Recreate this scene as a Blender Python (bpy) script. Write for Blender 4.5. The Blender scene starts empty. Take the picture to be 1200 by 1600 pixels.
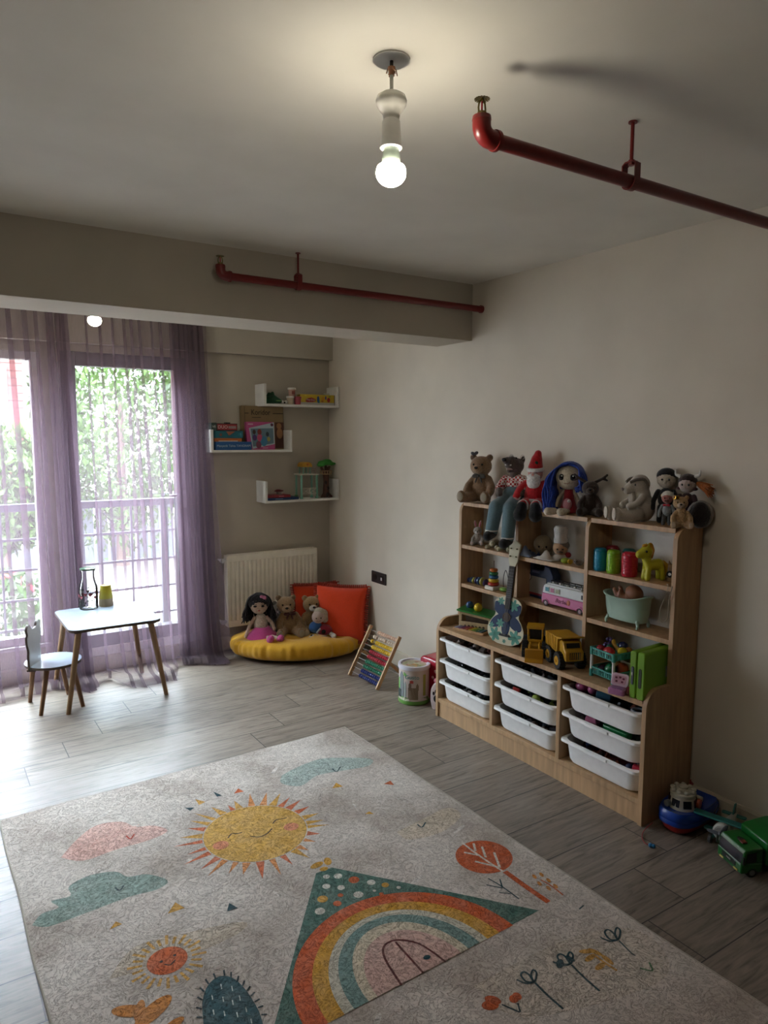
import bpy, bmesh, math, random
from mathutils import Vector, Matrix, Euler
PI = math.pi
C = bpy.context.scene.collection
SC = bpy.context.scene
random.seed(7)

# ---------------------------------------------------------------- camera
CAM = Vector((0, 0, 1.55)); FPX = 1115.5
yaw, pitch, roll = [math.radians(a) for a in (33.114, 6.1466, 0.2478)]
cf = Vector((math.sin(yaw)*math.cos(pitch), math.cos(yaw)*math.cos(pitch), -math.sin(pitch)))
r0 = Vector((math.cos(yaw), -math.sin(yaw), 0)); u0 = r0.cross(cf)
cr = math.cos(roll)*r0 + math.sin(roll)*u0; cu = -math.sin(roll)*r0 + math.cos(roll)*u0
cam_d = bpy.data.cameras.new('camera'); cam = bpy.data.objects.new('camera', cam_d); C.objects.link(cam)
m = Matrix(((cr.x, cu.x, -cf.x), (cr.y, cu.y, -cf.y), (cr.z, cu.z, -cf.z))).to_4x4(); m.translation = CAM
cam.matrix_world = m
cam_d.sensor_fit = 'HORIZONTAL'; cam_d.sensor_width = 36; cam_d.lens = 36*FPX/1200
cam_d.clip_start = 0.02; cam_d.clip_end = 200
SC.camera = cam

def at(px, py, x=None, y=None, z=None):
    """point of the room seen at a pixel, on the plane x=, y= or z="""
    d = cf + cr*(px-600)/FPX - cu*(py-800)/FPX
    for k, v in enumerate((x, y, z)):
        if v is not None: return CAM + d*((v-CAM[k])/d[k])

# ---------------------------------------------------------------- light and exposure
SC.view_settings.view_transform = 'Standard'; SC.view_settings.look = 'None'
SC.view_settings.gamma = 1; SC.view_settings.use_curve_mapping = False
SC.view_settings.exposure = EXPOSURE = 2.85
SKY_STRENGTH = 3.0
ZENITH_STRENGTH = 11.5
SUN_STRENGTH = 0.8
BULB = 21.0
w = bpy.data.worlds.new('sky'); SC.world = w; w.use_nodes = True
nt = w.node_tree; bg = nt.nodes['Background']
bg.inputs['Color'].default_value = (0.78, 0.88, 1.0, 1); bg.inputs['Strength'].default_value = SKY_STRENGTH
tc_ = nt.nodes.new('ShaderNodeTexCoord'); sx_ = nt.nodes.new('ShaderNodeSeparateXYZ'); mr_ = nt.nodes.new('ShaderNodeMapRange')
nt.links.new(tc_.outputs['Generated'], sx_.inputs[0]); nt.links.new(sx_.outputs['Z'], mr_.inputs['Value'])      # brighter towards the zenith
mr_.inputs['From Min'].default_value = .25; mr_.inputs['From Max'].default_value = .55; mr_.inputs['To Min'].default_value = SKY_STRENGTH; mr_.inputs['To Max'].default_value = ZENITH_STRENGTH
nt.links.new(mr_.outputs[0], bg.inputs['Strength'])
sl = bpy.data.lights.new('sun', 'SUN'); sl.energy = SUN_STRENGTH; sl.angle = 0.01; sl.color = (1, 0.96, 0.88)
so = bpy.data.objects.new('sun', sl); C.objects.link(so); so.rotation_euler = (math.radians(42), 0, math.radians(-25))
def portal(name, x0, x1, y, z0, z1):
    l = bpy.data.lights.new(name, 'AREA'); l.shape = 'RECTANGLE'; l.size = x1-x0; l.size_y = z1-z0
    l.cycles.is_portal = True
    o = bpy.data.objects.new(name, l); C.objects.link(o); o.location = ((x0+x1)/2, y, (z0+z1)/2)
    o.rotation_euler = (math.radians(-90), 0, 0)
portal('window_portal', -1.3, 0.66, 5.06, 0.2, 2.05)
portal('window_portal', 0.78, 1.55, 5.06, 0.05, 2.05)

# ---------------------------------------------------------------- materials
def lin(h):
    h = h.lstrip('#'); v = [int(h[i:i+2], 16)/255 for i in (0, 2, 4)]
    return tuple(c/12.92 if c <= 0.04045 else ((c+0.055)/1.055)**2.4 for c in v) + (1,)
MATS = {}
def node(nt, t, **kw):
    n = nt.nodes.new(t)
    for k, v in kw.items(): setattr(n, k, v)
    return n
def mat(col, kind='plain', rough=None, metal=0.0, emit=0, scale=None, col2=None):
    """procedural material; kind: plain, plastic, fuzz, cloth, wood, metal, knit, glass"""
    key = (col, kind, rough, metal, emit, scale, col2)
    if key in MATS: return MATS[key]
    m = bpy.data.materials.new(kind + '_' + col.lstrip('#')); m.use_nodes = True
    nt = m.node_tree; p = nt.nodes['Principled BSDF']; L = nt.links.new
    base = lin(col)
    p.inputs['Base Color'].default_value = base
    p.inputs['Roughness'].default_value = rough if rough is not None else dict(plain=.55, plastic=.28, fuzz=.95, cloth=.9, wood=.45, metal=.3, knit=.95, glass=.05).get(kind, .5)
    p.inputs['Metallic'].default_value = metal if kind != 'metal' else 1.0
    if kind == 'glass':
        p.inputs['Transmission Weight'].default_value = 1.0; p.inputs['IOR'].default_value = 1.45
        MATS[key] = m; return m
    if emit:
        p.inputs['Emission Color'].default_value = base; p.inputs['Emission Strength'].default_value = emit
        MATS[key] = m; return m
    tc = node(nt, 'ShaderNodeTexCoord')
    mp = node(nt, 'ShaderNodeMapping'); L(tc.outputs['Object'], mp.inputs['Vector'])
    nz = node(nt, 'ShaderNodeTexNoise'); L(mp.outputs['Vector'], nz.inputs['Vector'])
    sc, lo, hi, bump, dist = dict(plain=(18, .94, 1.05, .03, .001), plastic=(30, .96, 1.04, .02, .0005), fuzz=(170, .70, 1.22, .8, .004),
        cloth=(260, .84, 1.12, .35, .001), wood=(9, .80, 1.14, .08, .001), metal=(60, .9, 1.08, .04, .0005), knit=(120, .72, 1.2, .7, .003))[kind]
    if scale: sc = scale
    nz.inputs['Scale'].default_value = sc; nz.inputs['Detail'].default_value = 5
    if kind == 'wood': mp.inputs['Scale'].default_value = (6, 6, .55)
    mr = node(nt, 'ShaderNodeMapRange'); L(nz.outputs['Fac'], mr.inputs['Value'])
    mr.inputs['From Min'].default_value = .3; mr.inputs['From Max'].default_value = .7
    mr.inputs['To Min'].default_value = lo; mr.inputs['To Max'].default_value = hi
    hs = node(nt, 'ShaderNodeHueSaturation'); hs.inputs['Color'].default_value = base
    L(mr.outputs['Result'], hs.inputs['Value'])
    out = hs.outputs['Color']
    if col2:
        n2 = node(nt, 'ShaderNodeTexNoise'); n2.inputs['Scale'].default_value = 5; n2.inputs['Detail'].default_value = 3
        L(tc.outputs['Object'], n2.inputs['Vector'])
        r2 = node(nt, 'ShaderNodeMapRange'); L(n2.outputs['Fac'], r2.inputs['Value'])
        r2.inputs['From Min'].default_value = .4; r2.inputs['From Max'].default_value = .62
        mx = node(nt, 'ShaderNodeMix', data_type='RGBA'); L(r2.outputs['Result'], mx.inputs['Factor'])
        L(out, mx.inputs['A']); mx.inputs['B'].default_value = lin(col2); out = mx.outputs['Result']
    L(out, p.inputs['Base Color'])
    bp = node(nt, 'ShaderNodeBump'); bp.inputs['Strength'].default_value = bump; bp.inputs['Distance'].default_value = dist
    L(nz.outputs['Fac'], bp.inputs['Height']); L(bp.outputs['Normal'], p.inputs['Normal'])
    if kind in ('fuzz', 'cloth', 'knit'):
        p.inputs['Sheen Weight'].default_value = .25; p.inputs['Sheen Roughness'].default_value = .6
        p.inputs['Specular IOR Level'].default_value = .15
    MATS[key] = m; return m

# ---------------------------------------------------------------- mesh building
def rotm(rx=0, ry=0, rz=0): return Euler((math.radians(rx), math.radians(ry), math.radians(rz)), 'XYZ').to_matrix()
class MB:
    def __init__(s, k=1.0): s.v = []; s.f = []; s.m = []; s.k = k
    def add(s, vs, fs, mi=0, T=None):
        o = len(s.v)
        s.v += [(T @ Vector(v)) if T is not None else Vector(v) for v in vs]
        s.f += [tuple(o+i for i in f) for f in fs]; s.m += [mi]*len(fs); return s
    def box(s, c, d, R=None, mi=0, taper=1.0):
        x, y, z = d[0]/2, d[1]/2, d[2]/2; t = taper
        vs = [Vector(v) for v in ((-x,-y,-z),(x,-y,-z),(x,y,-z),(-x,y,-z),(-x*t,-y*t,z),(x*t,-y*t,z),(x*t,y*t,z),(-x*t,y*t,z))]
        if R is not None: vs = [R @ v for v in vs]
        c = Vector(c); return s.add([c+v for v in vs], [(3,2,1,0),(4,5,6,7),(0,1,5,4),(1,2,6,5),(2,3,7,6),(3,0,4,7)], mi)
    def b2(s, a, b, mi=0):      # box from corner to corner
        return s.box([(a[i]+b[i])/2 for i in range(3)], [abs(b[i]-a[i]) for i in range(3)], mi=mi)
    def cyl(s, p0, p1, r0, r1=None, n=20, mi=0, caps=True):
        r1 = r0 if r1 is None else r1; p0, p1 = Vector(p0), Vector(p1); d = (p1-p0).normalized()
        a = d.orthogonal().normalized(); b = d.cross(a)
        vs = [p0 + r0*(a*math.cos(2*PI*i/n)+b*math.sin(2*PI*i/n)) for i in range(n)] + [p1 + r1*(a*math.cos(2*PI*i/n)+b*math.sin(2*PI*i/n)) for i in range(n)]
        fs = [(i, (i+1) % n, n+(i+1) % n, n+i) for i in range(n)]
        if caps: fs += [tuple(range(n-1, -1, -1)), tuple(range(n, 2*n))]
        return s.add(vs, fs, mi)
    def ell(s, c, r, R=None, mi=0, nu=18, nv=12):
        if isinstance(r, (int, float)): r = (r, r, r)
        c = Vector(c); vs = []
        for j in range(1, nv):
            t = PI*j/nv
            for i in range(nu):
                a = 2*PI*i/nu; vs.append(Vector((r[0]*math.sin(t)*math.cos(a), r[1]*math.sin(t)*math.sin(a), r[2]*math.cos(t))))
        vs += [Vector((0, 0, r[2])), Vector((0, 0, -r[2]))]
        if R is not None: vs = [R @ v for v in vs]
        T, B = len(vs)-2, len(vs)-1
        fs = [((j)*nu+i, (j+1)*nu+i, (j+1)*nu+(i+1) % nu, j*nu+(i+1) % nu) for j in range(nv-2) for i in range(nu)]
        fs += [(T, i, (i+1) % nu) for i in range(nu)] + [(B, (nv-2)*nu+(i+1) % nu, (nv-2)*nu+i) for i in range(nu)]
        return s.add([c+v for v in vs], fs, mi)
    def lathe(s, prof, c=(0, 0, 0), n=28, mi=0, R=None, sq=None):
        c = Vector(c); vs = []; k = len(prof)
        for (r, z) in prof:
            for i in range(n):
                a = 2*PI*i/n; v = Vector((r*math.cos(a), r*math.sin(a), z))
                if sq: v.x *= sq[0]; v.y *= sq[1]
                if R is not None: v = R @ v
                vs.append(c+v)
        fs = [(j*n+i, j*n+(i+1) % n, (j+1)*n+(i+1) % n, (j+1)*n+i) for j in range(k-1) for i in range(n)]
        fs += [tuple(range(n-1, -1, -1)), tuple((k-1)*n+i for i in range(n))]
        return s.add(vs, fs, mi)
    def tube(s, pts, r, n=8, mi=0, closed=False):
        pts = [Vector(p) for p in pts]; vs = []; fs = []; k = len(pts); a = None
        for j, p in enumerate(pts):
            q0 = pts[j-1] if (j or closed) else p; q1 = pts[(j+1) % k] if (j < k-1 or closed) else p
            d = (q1-q0).normalized() if (q1-q0).length > 1e-9 else Vector((0, 0, 1))
            a = d.orthogonal().normalized() if a is None else (a - d*a.dot(d)).normalized()
            b = d.cross(a); rr = r[j] if isinstance(r, (list, tuple)) else r
            vs += [p + rr*(a*math.cos(2*PI*i/n)+b*math.sin(2*PI*i/n)) for i in range(n)]
        for j in range(k if closed else k-1):
            o, o2 = j*n, ((j+1) % k)*n
            fs += [(o+i, o+(i+1) % n, o2+(i+1) % n, o2+i) for i in range(n)]
        if not closed: fs += [tuple(range(n-1, -1, -1)), tuple((k-1)*n+i for i in range(n))]
        return s.add(vs, fs, mi)
    def prism(s, pts, h0, h1, axis='z', mi=0, T=None, side=None):
        """extrude a 2-D outline (counter clockwise) between h0 and h1 along an axis"""
        n = len(pts)
        def V(p, h): return {'z': (p[0], p[1], h), 'y': (p[0], h, p[1]), 'x': (h, p[0], p[1])}[axis]
        vs = [V(p, h0) for p in pts] + [V(p, h1) for p in pts]
        s.add(vs, [tuple(range(n-1, -1, -1)), tuple(range(n, 2*n))], mi, T)
        o = len(s.v)-2*n; s.f += [(o+i, o+(i+1) % n, o+n+(i+1) % n, o+n+i) for i in range(n)]; s.m += [mi if side is None else side]*n
        return s
    def torus(s, c, R0, r, R=None, n=28, k=8, mi=0, sq=(1, 1)):
        c = Vector(c); pts = []
        for i in range(n):
            a = 2*PI*i/n; v = Vector((R0*math.cos(a)*sq[0], R0*math.sin(a)*sq[1], 0)); pts.append(c + (R @ v if R is not None else v))
        return s.tube(pts, r, k, mi, True)
    def limb(s, pts, rs, n=14, mi=0):
        for p, q, a, c in zip(pts, pts[1:], rs, rs[1:]): s.cyl(p, q, a, c, n, mi)
        for p, a in zip(pts, rs): s.ell(p, a, mi=mi, nu=14, nv=9)
        return s
    def build(s, name, mats, parent=None, loc=None, bevel=0, smooth=40, sub=0, solid=0):
        me = bpy.data.meshes.new(name); me.from_pydata([tuple(v*s.k) for v in s.v], [], s.f); 
        if not isinstance(mats, (list, tuple)): mats = [mats]
        for m_ in mats: me.materials.append(m_)
        me.polygons.foreach_set('material_index', s.m)
        bm = bmesh.new(); bm.from_mesh(me); bmesh.ops.recalc_face_normals(bm, faces=bm.faces); bm.to_mesh(me); bm.free()
        if smooth:
            me.polygons.foreach_set('use_smooth', [True]*len(me.polygons)); me.set_sharp_from_angle(angle=math.radians(smooth))
        me.update()
        o = bpy.data.objects.new(name, me); C.objects.link(o)
        if parent is not None: o.parent = parent
        if loc is not None: o.location = loc
        if bevel:
            b = o.modifiers.new('bevel', 'BEVEL'); b.width = bevel; b.segments = 2; b.limit_method = 'ANGLE'; b.angle_limit = math.radians(45)
        if sub: o.modifiers.new('sub', 'SUBSURF').levels = sub; o.modifiers['sub'].render_levels = sub
        if solid: q = o.modifiers.new('solid', 'SOLIDIFY'); q.thickness = solid; q.offset = 0
        return o
    def blob(s, name, m, parent=None, voxel=.006, smooth=4, loc=None):
        """fuse everything collected into one continuous soft surface"""
        o = s.build('tmp', m, None, smooth=0)
        r = o.modifiers.new('r', 'REMESH'); r.mode = 'VOXEL'; r.voxel_size = voxel; r.use_smooth_shade = True
        q = o.modifiers.new('s', 'SMOOTH'); q.iterations = smooth; q.factor = .5
        me = bpy.data.meshes.new_from_object(o.evaluated_get(bpy.context.evaluated_depsgraph_get()))
        me.name = name; me.materials.clear(); me.materials.append(m)
        bpy.data.objects.remove(o)
        n = bpy.data.objects.new(name, me); C.objects.link(n); n.parent = parent
        if loc is not None: n.location = loc
        return n

def thing(name, label, cat, loc=(0, 0, 0), rz=0, group=None, rot=None):
    o = bpy.data.objects.new(name, None); C.objects.link(o); o.empty_display_size = .05
    o.location = loc; o.rotation_euler = rot if rot else (0, 0, math.radians(rz)); o['label'] = label; o['category'] = cat
    if group: o['group'] = group
    return o
def tag(o, label, cat, group=None, kind=None):
    o['label'] = label; o['category'] = cat
    if group: o['group'] = group
    if kind: o['kind'] = kind
    return o
def struct(o): o['kind'] = 'structure'; return o
def place(o, loc, rz=0, s=1.0, rot=None):
    o.location = loc; o.rotation_euler = rot if rot else (0, 0, math.radians(rz)); o.scale = (s, s, s); return o
def dup(root, loc, rz=0, label=None, s=None):
    """a copy of a thing with copies of its parts and sub-parts"""
    r = root.copy(); C.objects.link(r); r.location = loc; r.rotation_euler = (0, 0, math.radians(rz))
    if s: r.scale = (s, s, s)
    if label: r['label'] = label
    for ch in list(root.children):
        c = ch.copy(); C.objects.link(c); c.parent = r
        for g in list(ch.children):
            d = g.copy(); C.objects.link(d); d.parent = c
    return r
def text(name, s, size, m, parent, loc, rot, font_shear=0, ext=.0004, sx=1, align='CENTER', label=None):
    """lettering as a mesh of its own"""
    cu_ = bpy.data.curves.new(name, 'FONT'); cu_.body = s; cu_.size = size; cu_.extrude = ext; cu_.shear = font_shear
    cu_.align_x = align; cu_.align_y = 'CENTER'; cu_.resolution_u = 3
    t = bpy.data.objects.new('tmp', cu_); C.objects.link(t)
    me = bpy.data.meshes.new_from_object(t.evaluated_get(bpy.context.evaluated_depsgraph_get())); bpy.data.objects.remove(t)
    me.materials.clear(); me.materials.append(m)
    o = bpy.data.objects.new(name, me); C.objects.link(o); o.parent = parent; o.location = loc
    o.rotation_euler = [math.radians(a) for a in rot]; o.scale = (sx, 1, 1)
    if label: o['label'] = label
    return o
def rrect(x0, y0, x1, y1, r, n=5):
    pts = []
    for cx, cy, a0 in ((x1-r, y0+r, -90), (x1-r, y1-r, 0), (x0+r, y1-r, 90), (x0+r, y0+r, 180)):
        for i in range(n+1):
            a = math.radians(a0+90*i/n); pts.append((cx+r*math.cos(a), cy+r*math.sin(a)))
    return pts
def arc(p, n=12):     # catmull-rom through points
    out = []
    P = [Vector(q) for q in p]
    for i in range(len(P)-1):
        a, b, c, d = P[max(i-1, 0)], P[i], P[i+1], P[min(i+2, len(P)-1)]
        for k in range(n):
            t = k/n; out.append(.5*((2*b)+(c-a)*t+(2*a-5*b+4*c-d)*t*t+(3*b-a-3*c+d)*t**3))
    return out+[P[-1]]

# ---------------------------------------------------------------- the room
XR, YB, ZC, XL, YF = 2.657, 4.85, 2.39, -1.7, -1.4
def wall_mat(col, rough=.85):
    return mat(col, 'plain', rough, scale=3)
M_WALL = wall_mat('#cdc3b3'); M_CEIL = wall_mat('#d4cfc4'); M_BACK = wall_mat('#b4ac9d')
T = .2
struct(MB().b2((XR, YF-T, -T), (XR+T, YB+T, ZC+T)).build('wall_right', M_WALL, smooth=0))
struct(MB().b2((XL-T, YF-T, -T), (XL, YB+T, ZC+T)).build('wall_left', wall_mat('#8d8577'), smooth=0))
struct(MB().b2((XL, YF-T, -T), (XR, YF, ZC+T)).build('wall_front', wall_mat('#6f685c'), smooth=0))  # left and front walls, out of view, coloured darker to cut bounced light
# window wall with two openings
W1 = (-1.30, .652, .235, 2.045); D1 = (.769, 1.556, .16, 2.06)
b = MB()
b.b2((XL, YB, -T), (W1[0], YB+T, ZC+T)); b.b2((W1[1], YB, -T), (D1[0], YB+T, ZC+T)); b.b2((D1[1], YB, -T), (XR, YB+T, ZC+T))
b.b2((W1[0], YB, -T), (W1[1], YB+T, W1[2])); b.b2((W1[0], YB, W1[3]), (W1[1], YB+T, ZC+T))
b.b2((D1[0], YB, -T), (D1[1], YB+T, D1[2])); b.b2((D1[0], YB, D1[3]), (D1[1], YB+T, ZC+T))
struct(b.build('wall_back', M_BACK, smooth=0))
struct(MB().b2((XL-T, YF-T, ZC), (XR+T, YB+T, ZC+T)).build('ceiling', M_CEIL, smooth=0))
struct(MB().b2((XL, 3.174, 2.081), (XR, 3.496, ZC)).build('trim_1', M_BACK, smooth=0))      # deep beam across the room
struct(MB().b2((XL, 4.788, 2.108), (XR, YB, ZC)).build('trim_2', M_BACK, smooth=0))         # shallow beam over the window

# floor of wood look planks, 0.2045 x 1.232, each row shifted on by 0.195
def floor_material():
    m = bpy.data.materials.new('plank_floor'); m.use_nodes = True; nt = m.node_tree; L = nt.links.new
    p = nt.nodes['Principled BSDF']; tc = node(nt, 'ShaderNodeTexCoord'); sp = node(nt, 'ShaderNodeSeparateXYZ')
    L(tc.outputs['Object'], sp.inputs[0])
    def mth(op, a, b=None, c=None):
        n = node(nt, 'ShaderNodeMath', operation=op)
        for i, v in enumerate((a, b, c)):
            if v is None: continue
            if isinstance(v, (int, float)): n.inputs[i].default_value = v
            else: L(v, n.inputs[i])
        return n.outputs[0]
    v = mth('DIVIDE', mth('SUBTRACT', sp.outputs['Y'], 3.1705), .2045)
    row = mth('FLOOR', v); fv = mth('FRACT', v)
    u = mth('DIVIDE', mth('SUBTRACT', mth('SUBTRACT', sp.outputs['X'], .1425), mth('MULTIPLY', row, .195)), 1.232)
    col = mth('FLOOR', u); fu = mth('FRACT', u)
    dv = mth('MULTIPLY', mth('MINIMUM', fv, mth('SUBTRACT', 1, fv)), .2045)
    du = mth('MULTIPLY', mth('MINIMUM', fu, mth('SUBTRACT', 1, fu)), 1.232)
    gap = mth('LESS_THAN', mth('MINIMUM', dv, du), .0021)
    idc = node(nt, 'ShaderNodeCombineXYZ'); L(row, idc.inputs[0]); L(col, idc.inputs[1])
    wn = node(nt, 'ShaderNodeTexWhiteNoise'); L(idc.outputs[0], wn.inputs['Vector'])
    off = node(nt, 'ShaderNodeVectorMath', operation='SCALE'); L(wn.outputs['Color'], off.inputs[0]); off.inputs['Scale'].default_value = 17
    ad = node(nt, 'ShaderNodeVectorMath', operation='ADD'); L(tc.outputs['Object'], ad.inputs[0]); L(off.outputs[0], ad.inputs[1])
    mp = node(nt, 'ShaderNodeMapping'); mp.inputs['Scale'].default_value = (2.6, 24, 1); L(ad.outputs[0], mp.inputs['Vector'])
    nz = node(nt, 'ShaderNodeTexNoise'); nz.inputs['Scale'].default_value = 2.2; nz.inputs['Detail'].default_value = 9
    nz.inputs['Roughness'].default_value = .62; nz.inputs['Distortion'].default_value = .9; L(mp.outputs[0], nz.inputs['Vector'])
    mp2 = node(nt, 'ShaderNodeMapping'); mp2.inputs['Scale'].default_value = (2.2, 7, 1); L(ad.outputs[0], mp2.inputs['Vector'])
    n2 = node(nt, 'ShaderNodeTexNoise'); n2.inputs['Scale'].default_value = 1.6; n2.inputs['Detail'].default_value = 3; L(mp2.outputs[0], n2.inputs['Vector'])
    kn = node(nt, 'ShaderNodeMapRange'); L(n2.outputs['Fac'], kn.inputs['Value']); kn.inputs['From Min'].default_value = .62; kn.inputs['From Max'].default_value = .74
    cr_ = node(nt, 'ShaderNodeValToRGB'); L(nz.outputs['Fac'], cr_.inputs['Fac'])
    e = cr_.color_ramp.elements; e[0].position = .28; e[0].color = lin('#4f453b'); e[1].position = .70; e[1].color = lin('#8d8073')
    el = cr_.color_ramp.elements.new(.48); el.color = lin('#796e62')
    mk = node(nt, 'ShaderNodeMix', data_type='RGBA'); mk.blend_type = 'MULTIPLY'; L(kn.outputs[0], mk.inputs['Factor'])
    L(cr_.outputs['Color'], mk.inputs['A']); mk.inputs['B'].default_value = (.50, .44, .38, 1)
    hs = node(nt, 'ShaderNodeHueSaturation'); L(mk.outputs['Result'], hs.inputs['Color'])
    vr = node(nt, 'ShaderNodeMapRange'); L(wn.outputs['Value'], vr.inputs['Value']); vr.inputs['To Min'].default_value = .86; vr.inputs['To Max'].default_value = 1.12
    L(vr.outputs[0], hs.inputs['Value'])
    mg = node(nt, 'ShaderNodeMix', data_type='RGBA'); L(gap, mg.inputs['Factor']); L(hs.outputs['Color'], mg.inputs['A']); mg.inputs['B'].default_value = lin('#2f2c29')
    L(mg.outputs['Result'], p.inputs['Base Color'])
    p.inputs['Roughness'].default_value = .40
    hh = mth('SUBTRACT', mth('MULTIPLY', nz.outputs['Fac'], .25), mth('MULTIPLY', gap, 1))
    bp = node(nt, 'ShaderNodeBump'); bp.inputs['Strength'].default_value = .35; bp.inputs['Distance'].default_value = .002
    L(hh, bp.inputs['Height']); L(bp.outputs['Normal'], p.inputs['Normal'])
    return m
struct(MB().b2((XL-T, YF-T, -.2), (XR+T, YB+T, 0)).build('floor', floor_material(), smooth=0))

# baseboards, moulded top
def skirting(a0, a1, wall, name, m):
    pr = [(0, 0), (.016, 0), (.016, .075), (.013, .082), (.013, .09), (.006, .1), (0, .1)]
    b = MB()
    if wall == 'right': b.prism([(XR-p[0], p[1]) for p in pr], a0, a1, 'y')
    if wall == 'back': b.prism([(YB-p[0], p[1]) for p in pr], a0, a1, 'x')
    if wall == 'left': b.prism([(XL+p[0], p[1]) for p in pr], a0, a1, 'y')
    return struct(b.build(name, m, smooth=30))
M_SKIRT = mat('#b5ab97', 'plain', .5)
skirting(YF, YB, 'right', 'baseboard_right', M_SKIRT); skirting(XL, XR, 'back', 'baseboard_back', M_SKIRT); skirting(YF, YB, 'left', 'baseboard_left', M_SKIRT)

# ---------------------------------------------------------------- window and glazed door
M_DARK = mat('#232328', 'plain', .4); M_LITE = mat('#c9c4c4', 'plain', .45)
def pane_mat():
    m = bpy.data.materials.new('window_glass'); m.use_nodes = True; nt = m.node_tree; nt.nodes.clear(); L = nt.links.new
    o = node(nt, 'ShaderNodeOutputMaterial'); t = node(nt, 'ShaderNodeBsdfTransparent'); t.inputs[0].default_value = (.93, .96, .95, 1)
    g = node(nt, 'ShaderNodeBsdfGlossy'); g.inputs['Roughness'].default_value = .02; mx = node(nt, 'ShaderNodeMixShader'); mx.inputs[0].default_value = .05
    L(t.outputs[0], mx.inputs[1]); L(g.outputs[0], mx.inputs[2]); L(mx.outputs[0], o.inputs[0]); return m
PANE = pane_mat()
def sash(name, x0, x1, z0, z1, fw, mframe, y0=4.87, y1=4.94, mull=()):
    root = bpy.data.objects.new(name, None); C.objects.link(root); root.location = ((x0+x1)/2, y0, z0); root['kind'] = 'structure'
    cx = (x0+x1)/2; a, b_ = x0-cx, x1-cx; h = z1-z0; d = y1-y0
    f = MB(); f.b2((a, 0, 0), (a+fw, d, h)); f.b2((b_-fw, 0, 0), (b_, d, h)); f.b2((a+fw, 0, 0), (b_-fw, d, fw)); f.b2((a+fw, 0, h-fw), (b_-fw, d, h))
    for q in mull: f.b2((q-cx-fw*.45, 0, fw), (q-cx+fw*.45, d, h-fw))
    f.build('frame', mframe, root, bevel=.003, smooth=30)
    MB().b2((a+fw, d*.45, fw), (b_-fw, d*.55, h-fw)).build('glass_pane', PANE, root, smooth=0)
    return root
sash('window_1', W1[0], W1[1], W1[2], W1[3], .05, M_LITE, mull=(-.35,))
dr = sash('door_1', D1[0], D1[1], D1[2], D1[3], .085, M_DARK, y0=4.84, y1=4.92)
h = MB(); h.box((.355, -.012, .95), (.028, .012, .12)); h.cyl((.355, -.015, .98), (.355, -.05, .98), .009); h.tube([(.355, -.05, .98), (.30, -.055, .98), (.24, -.055, .978)], .009)
h.build('door_handle', mat('#8d8d92', 'metal'), dr)
struct(MB().b2((W1[0], 4.84, W1[2]-.025), (W1[1], 4.87, W1[2])).build('trim_3', M_LITE, bevel=.004))
struct(MB().b2((D1[0], 4.835, .10), (D1[1], 4.87, D1[2])).build('trim_4', M_LITE, bevel=.004))

# ---------------------------------------------------------------- outside: railing, ground, trees, neighbour
M_RAIL = mat('#4b4e57', 'plain', .5)
b = MB(); b.b2((-1.6, 5.125, 1.047), (1.9, 5.175, 1.096))
rl = b.build('balcony_railing', M_RAIL, bevel=.004); tag(rl, 'dark grey metal railing outside the window and glazed door', 'railing')
for z in (.862, .66, .46, .265, .07): MB().b2((-1.6, 5.143, z-.008), (1.9, 5.157, z+.008)).build('rail_bar', M_RAIL, rl)
for x, t in ((-1.2, .05), (-.6, .014), (-.1, .014), (.42, .014), (1.03, .014), (1.235, .014), (1.46, .05)):
    MB().b2((x-t/2, 5.15-t/2, -.1), (x+t/2, 5.15+t/2, 1.05)).build('post', M_RAIL, rl)
struct(MB().b2((-2.2, 5.05, -.3), (2.2, 5.32, -.1)).build('balcony_slab', mat('#6f6b64')))
struct(MB().b2((-16, 5.4, -.9), (22, 40, -.8)).build('ground', mat('#5a554d', 'plain', .9, scale=1)))
def siding_mat():
    m = mat('#7a443f', 'plain', .8, col2=None, scale=2); return m
b = MB(); HX = at(36, 600, y=17).x
b.b2((-9, 17, -.8), (HX, 22, 6.4))
hs_ = b.build('neighbour_house', siding_mat()); tag(hs_, 'red clapboard house across the street, far left behind the curtain', 'house')
for k in range(46):
    z = -.7+k*.155
    MB().b2((-9, 16.97, z), (HX+.02, 17.0, z+.145)).build('siding_board', mat('#7a443f', 'plain', .8, scale=2), hs_) if k % 1 == 0 else None
wx = at(10, 600, y=17).x
f = MB().b2((wx-1.3, 16.92, 1.35), (wx, 16.97, 2.95)).build('window', mat('#a8a8aa'), hs_)
MB().b2((wx-1.2, 16.90, 1.45), (wx-.12, 16.925, 2.85)).build('pane', mat('#9fb4c8', 'plastic', .1), f)
MB().prism([(16.6, 6.4), (22.4, 6.4), (19.5, 8.2)], -9.3, HX+.4, 'x').build('roof', mat('#7c5a52'), hs_)
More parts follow.
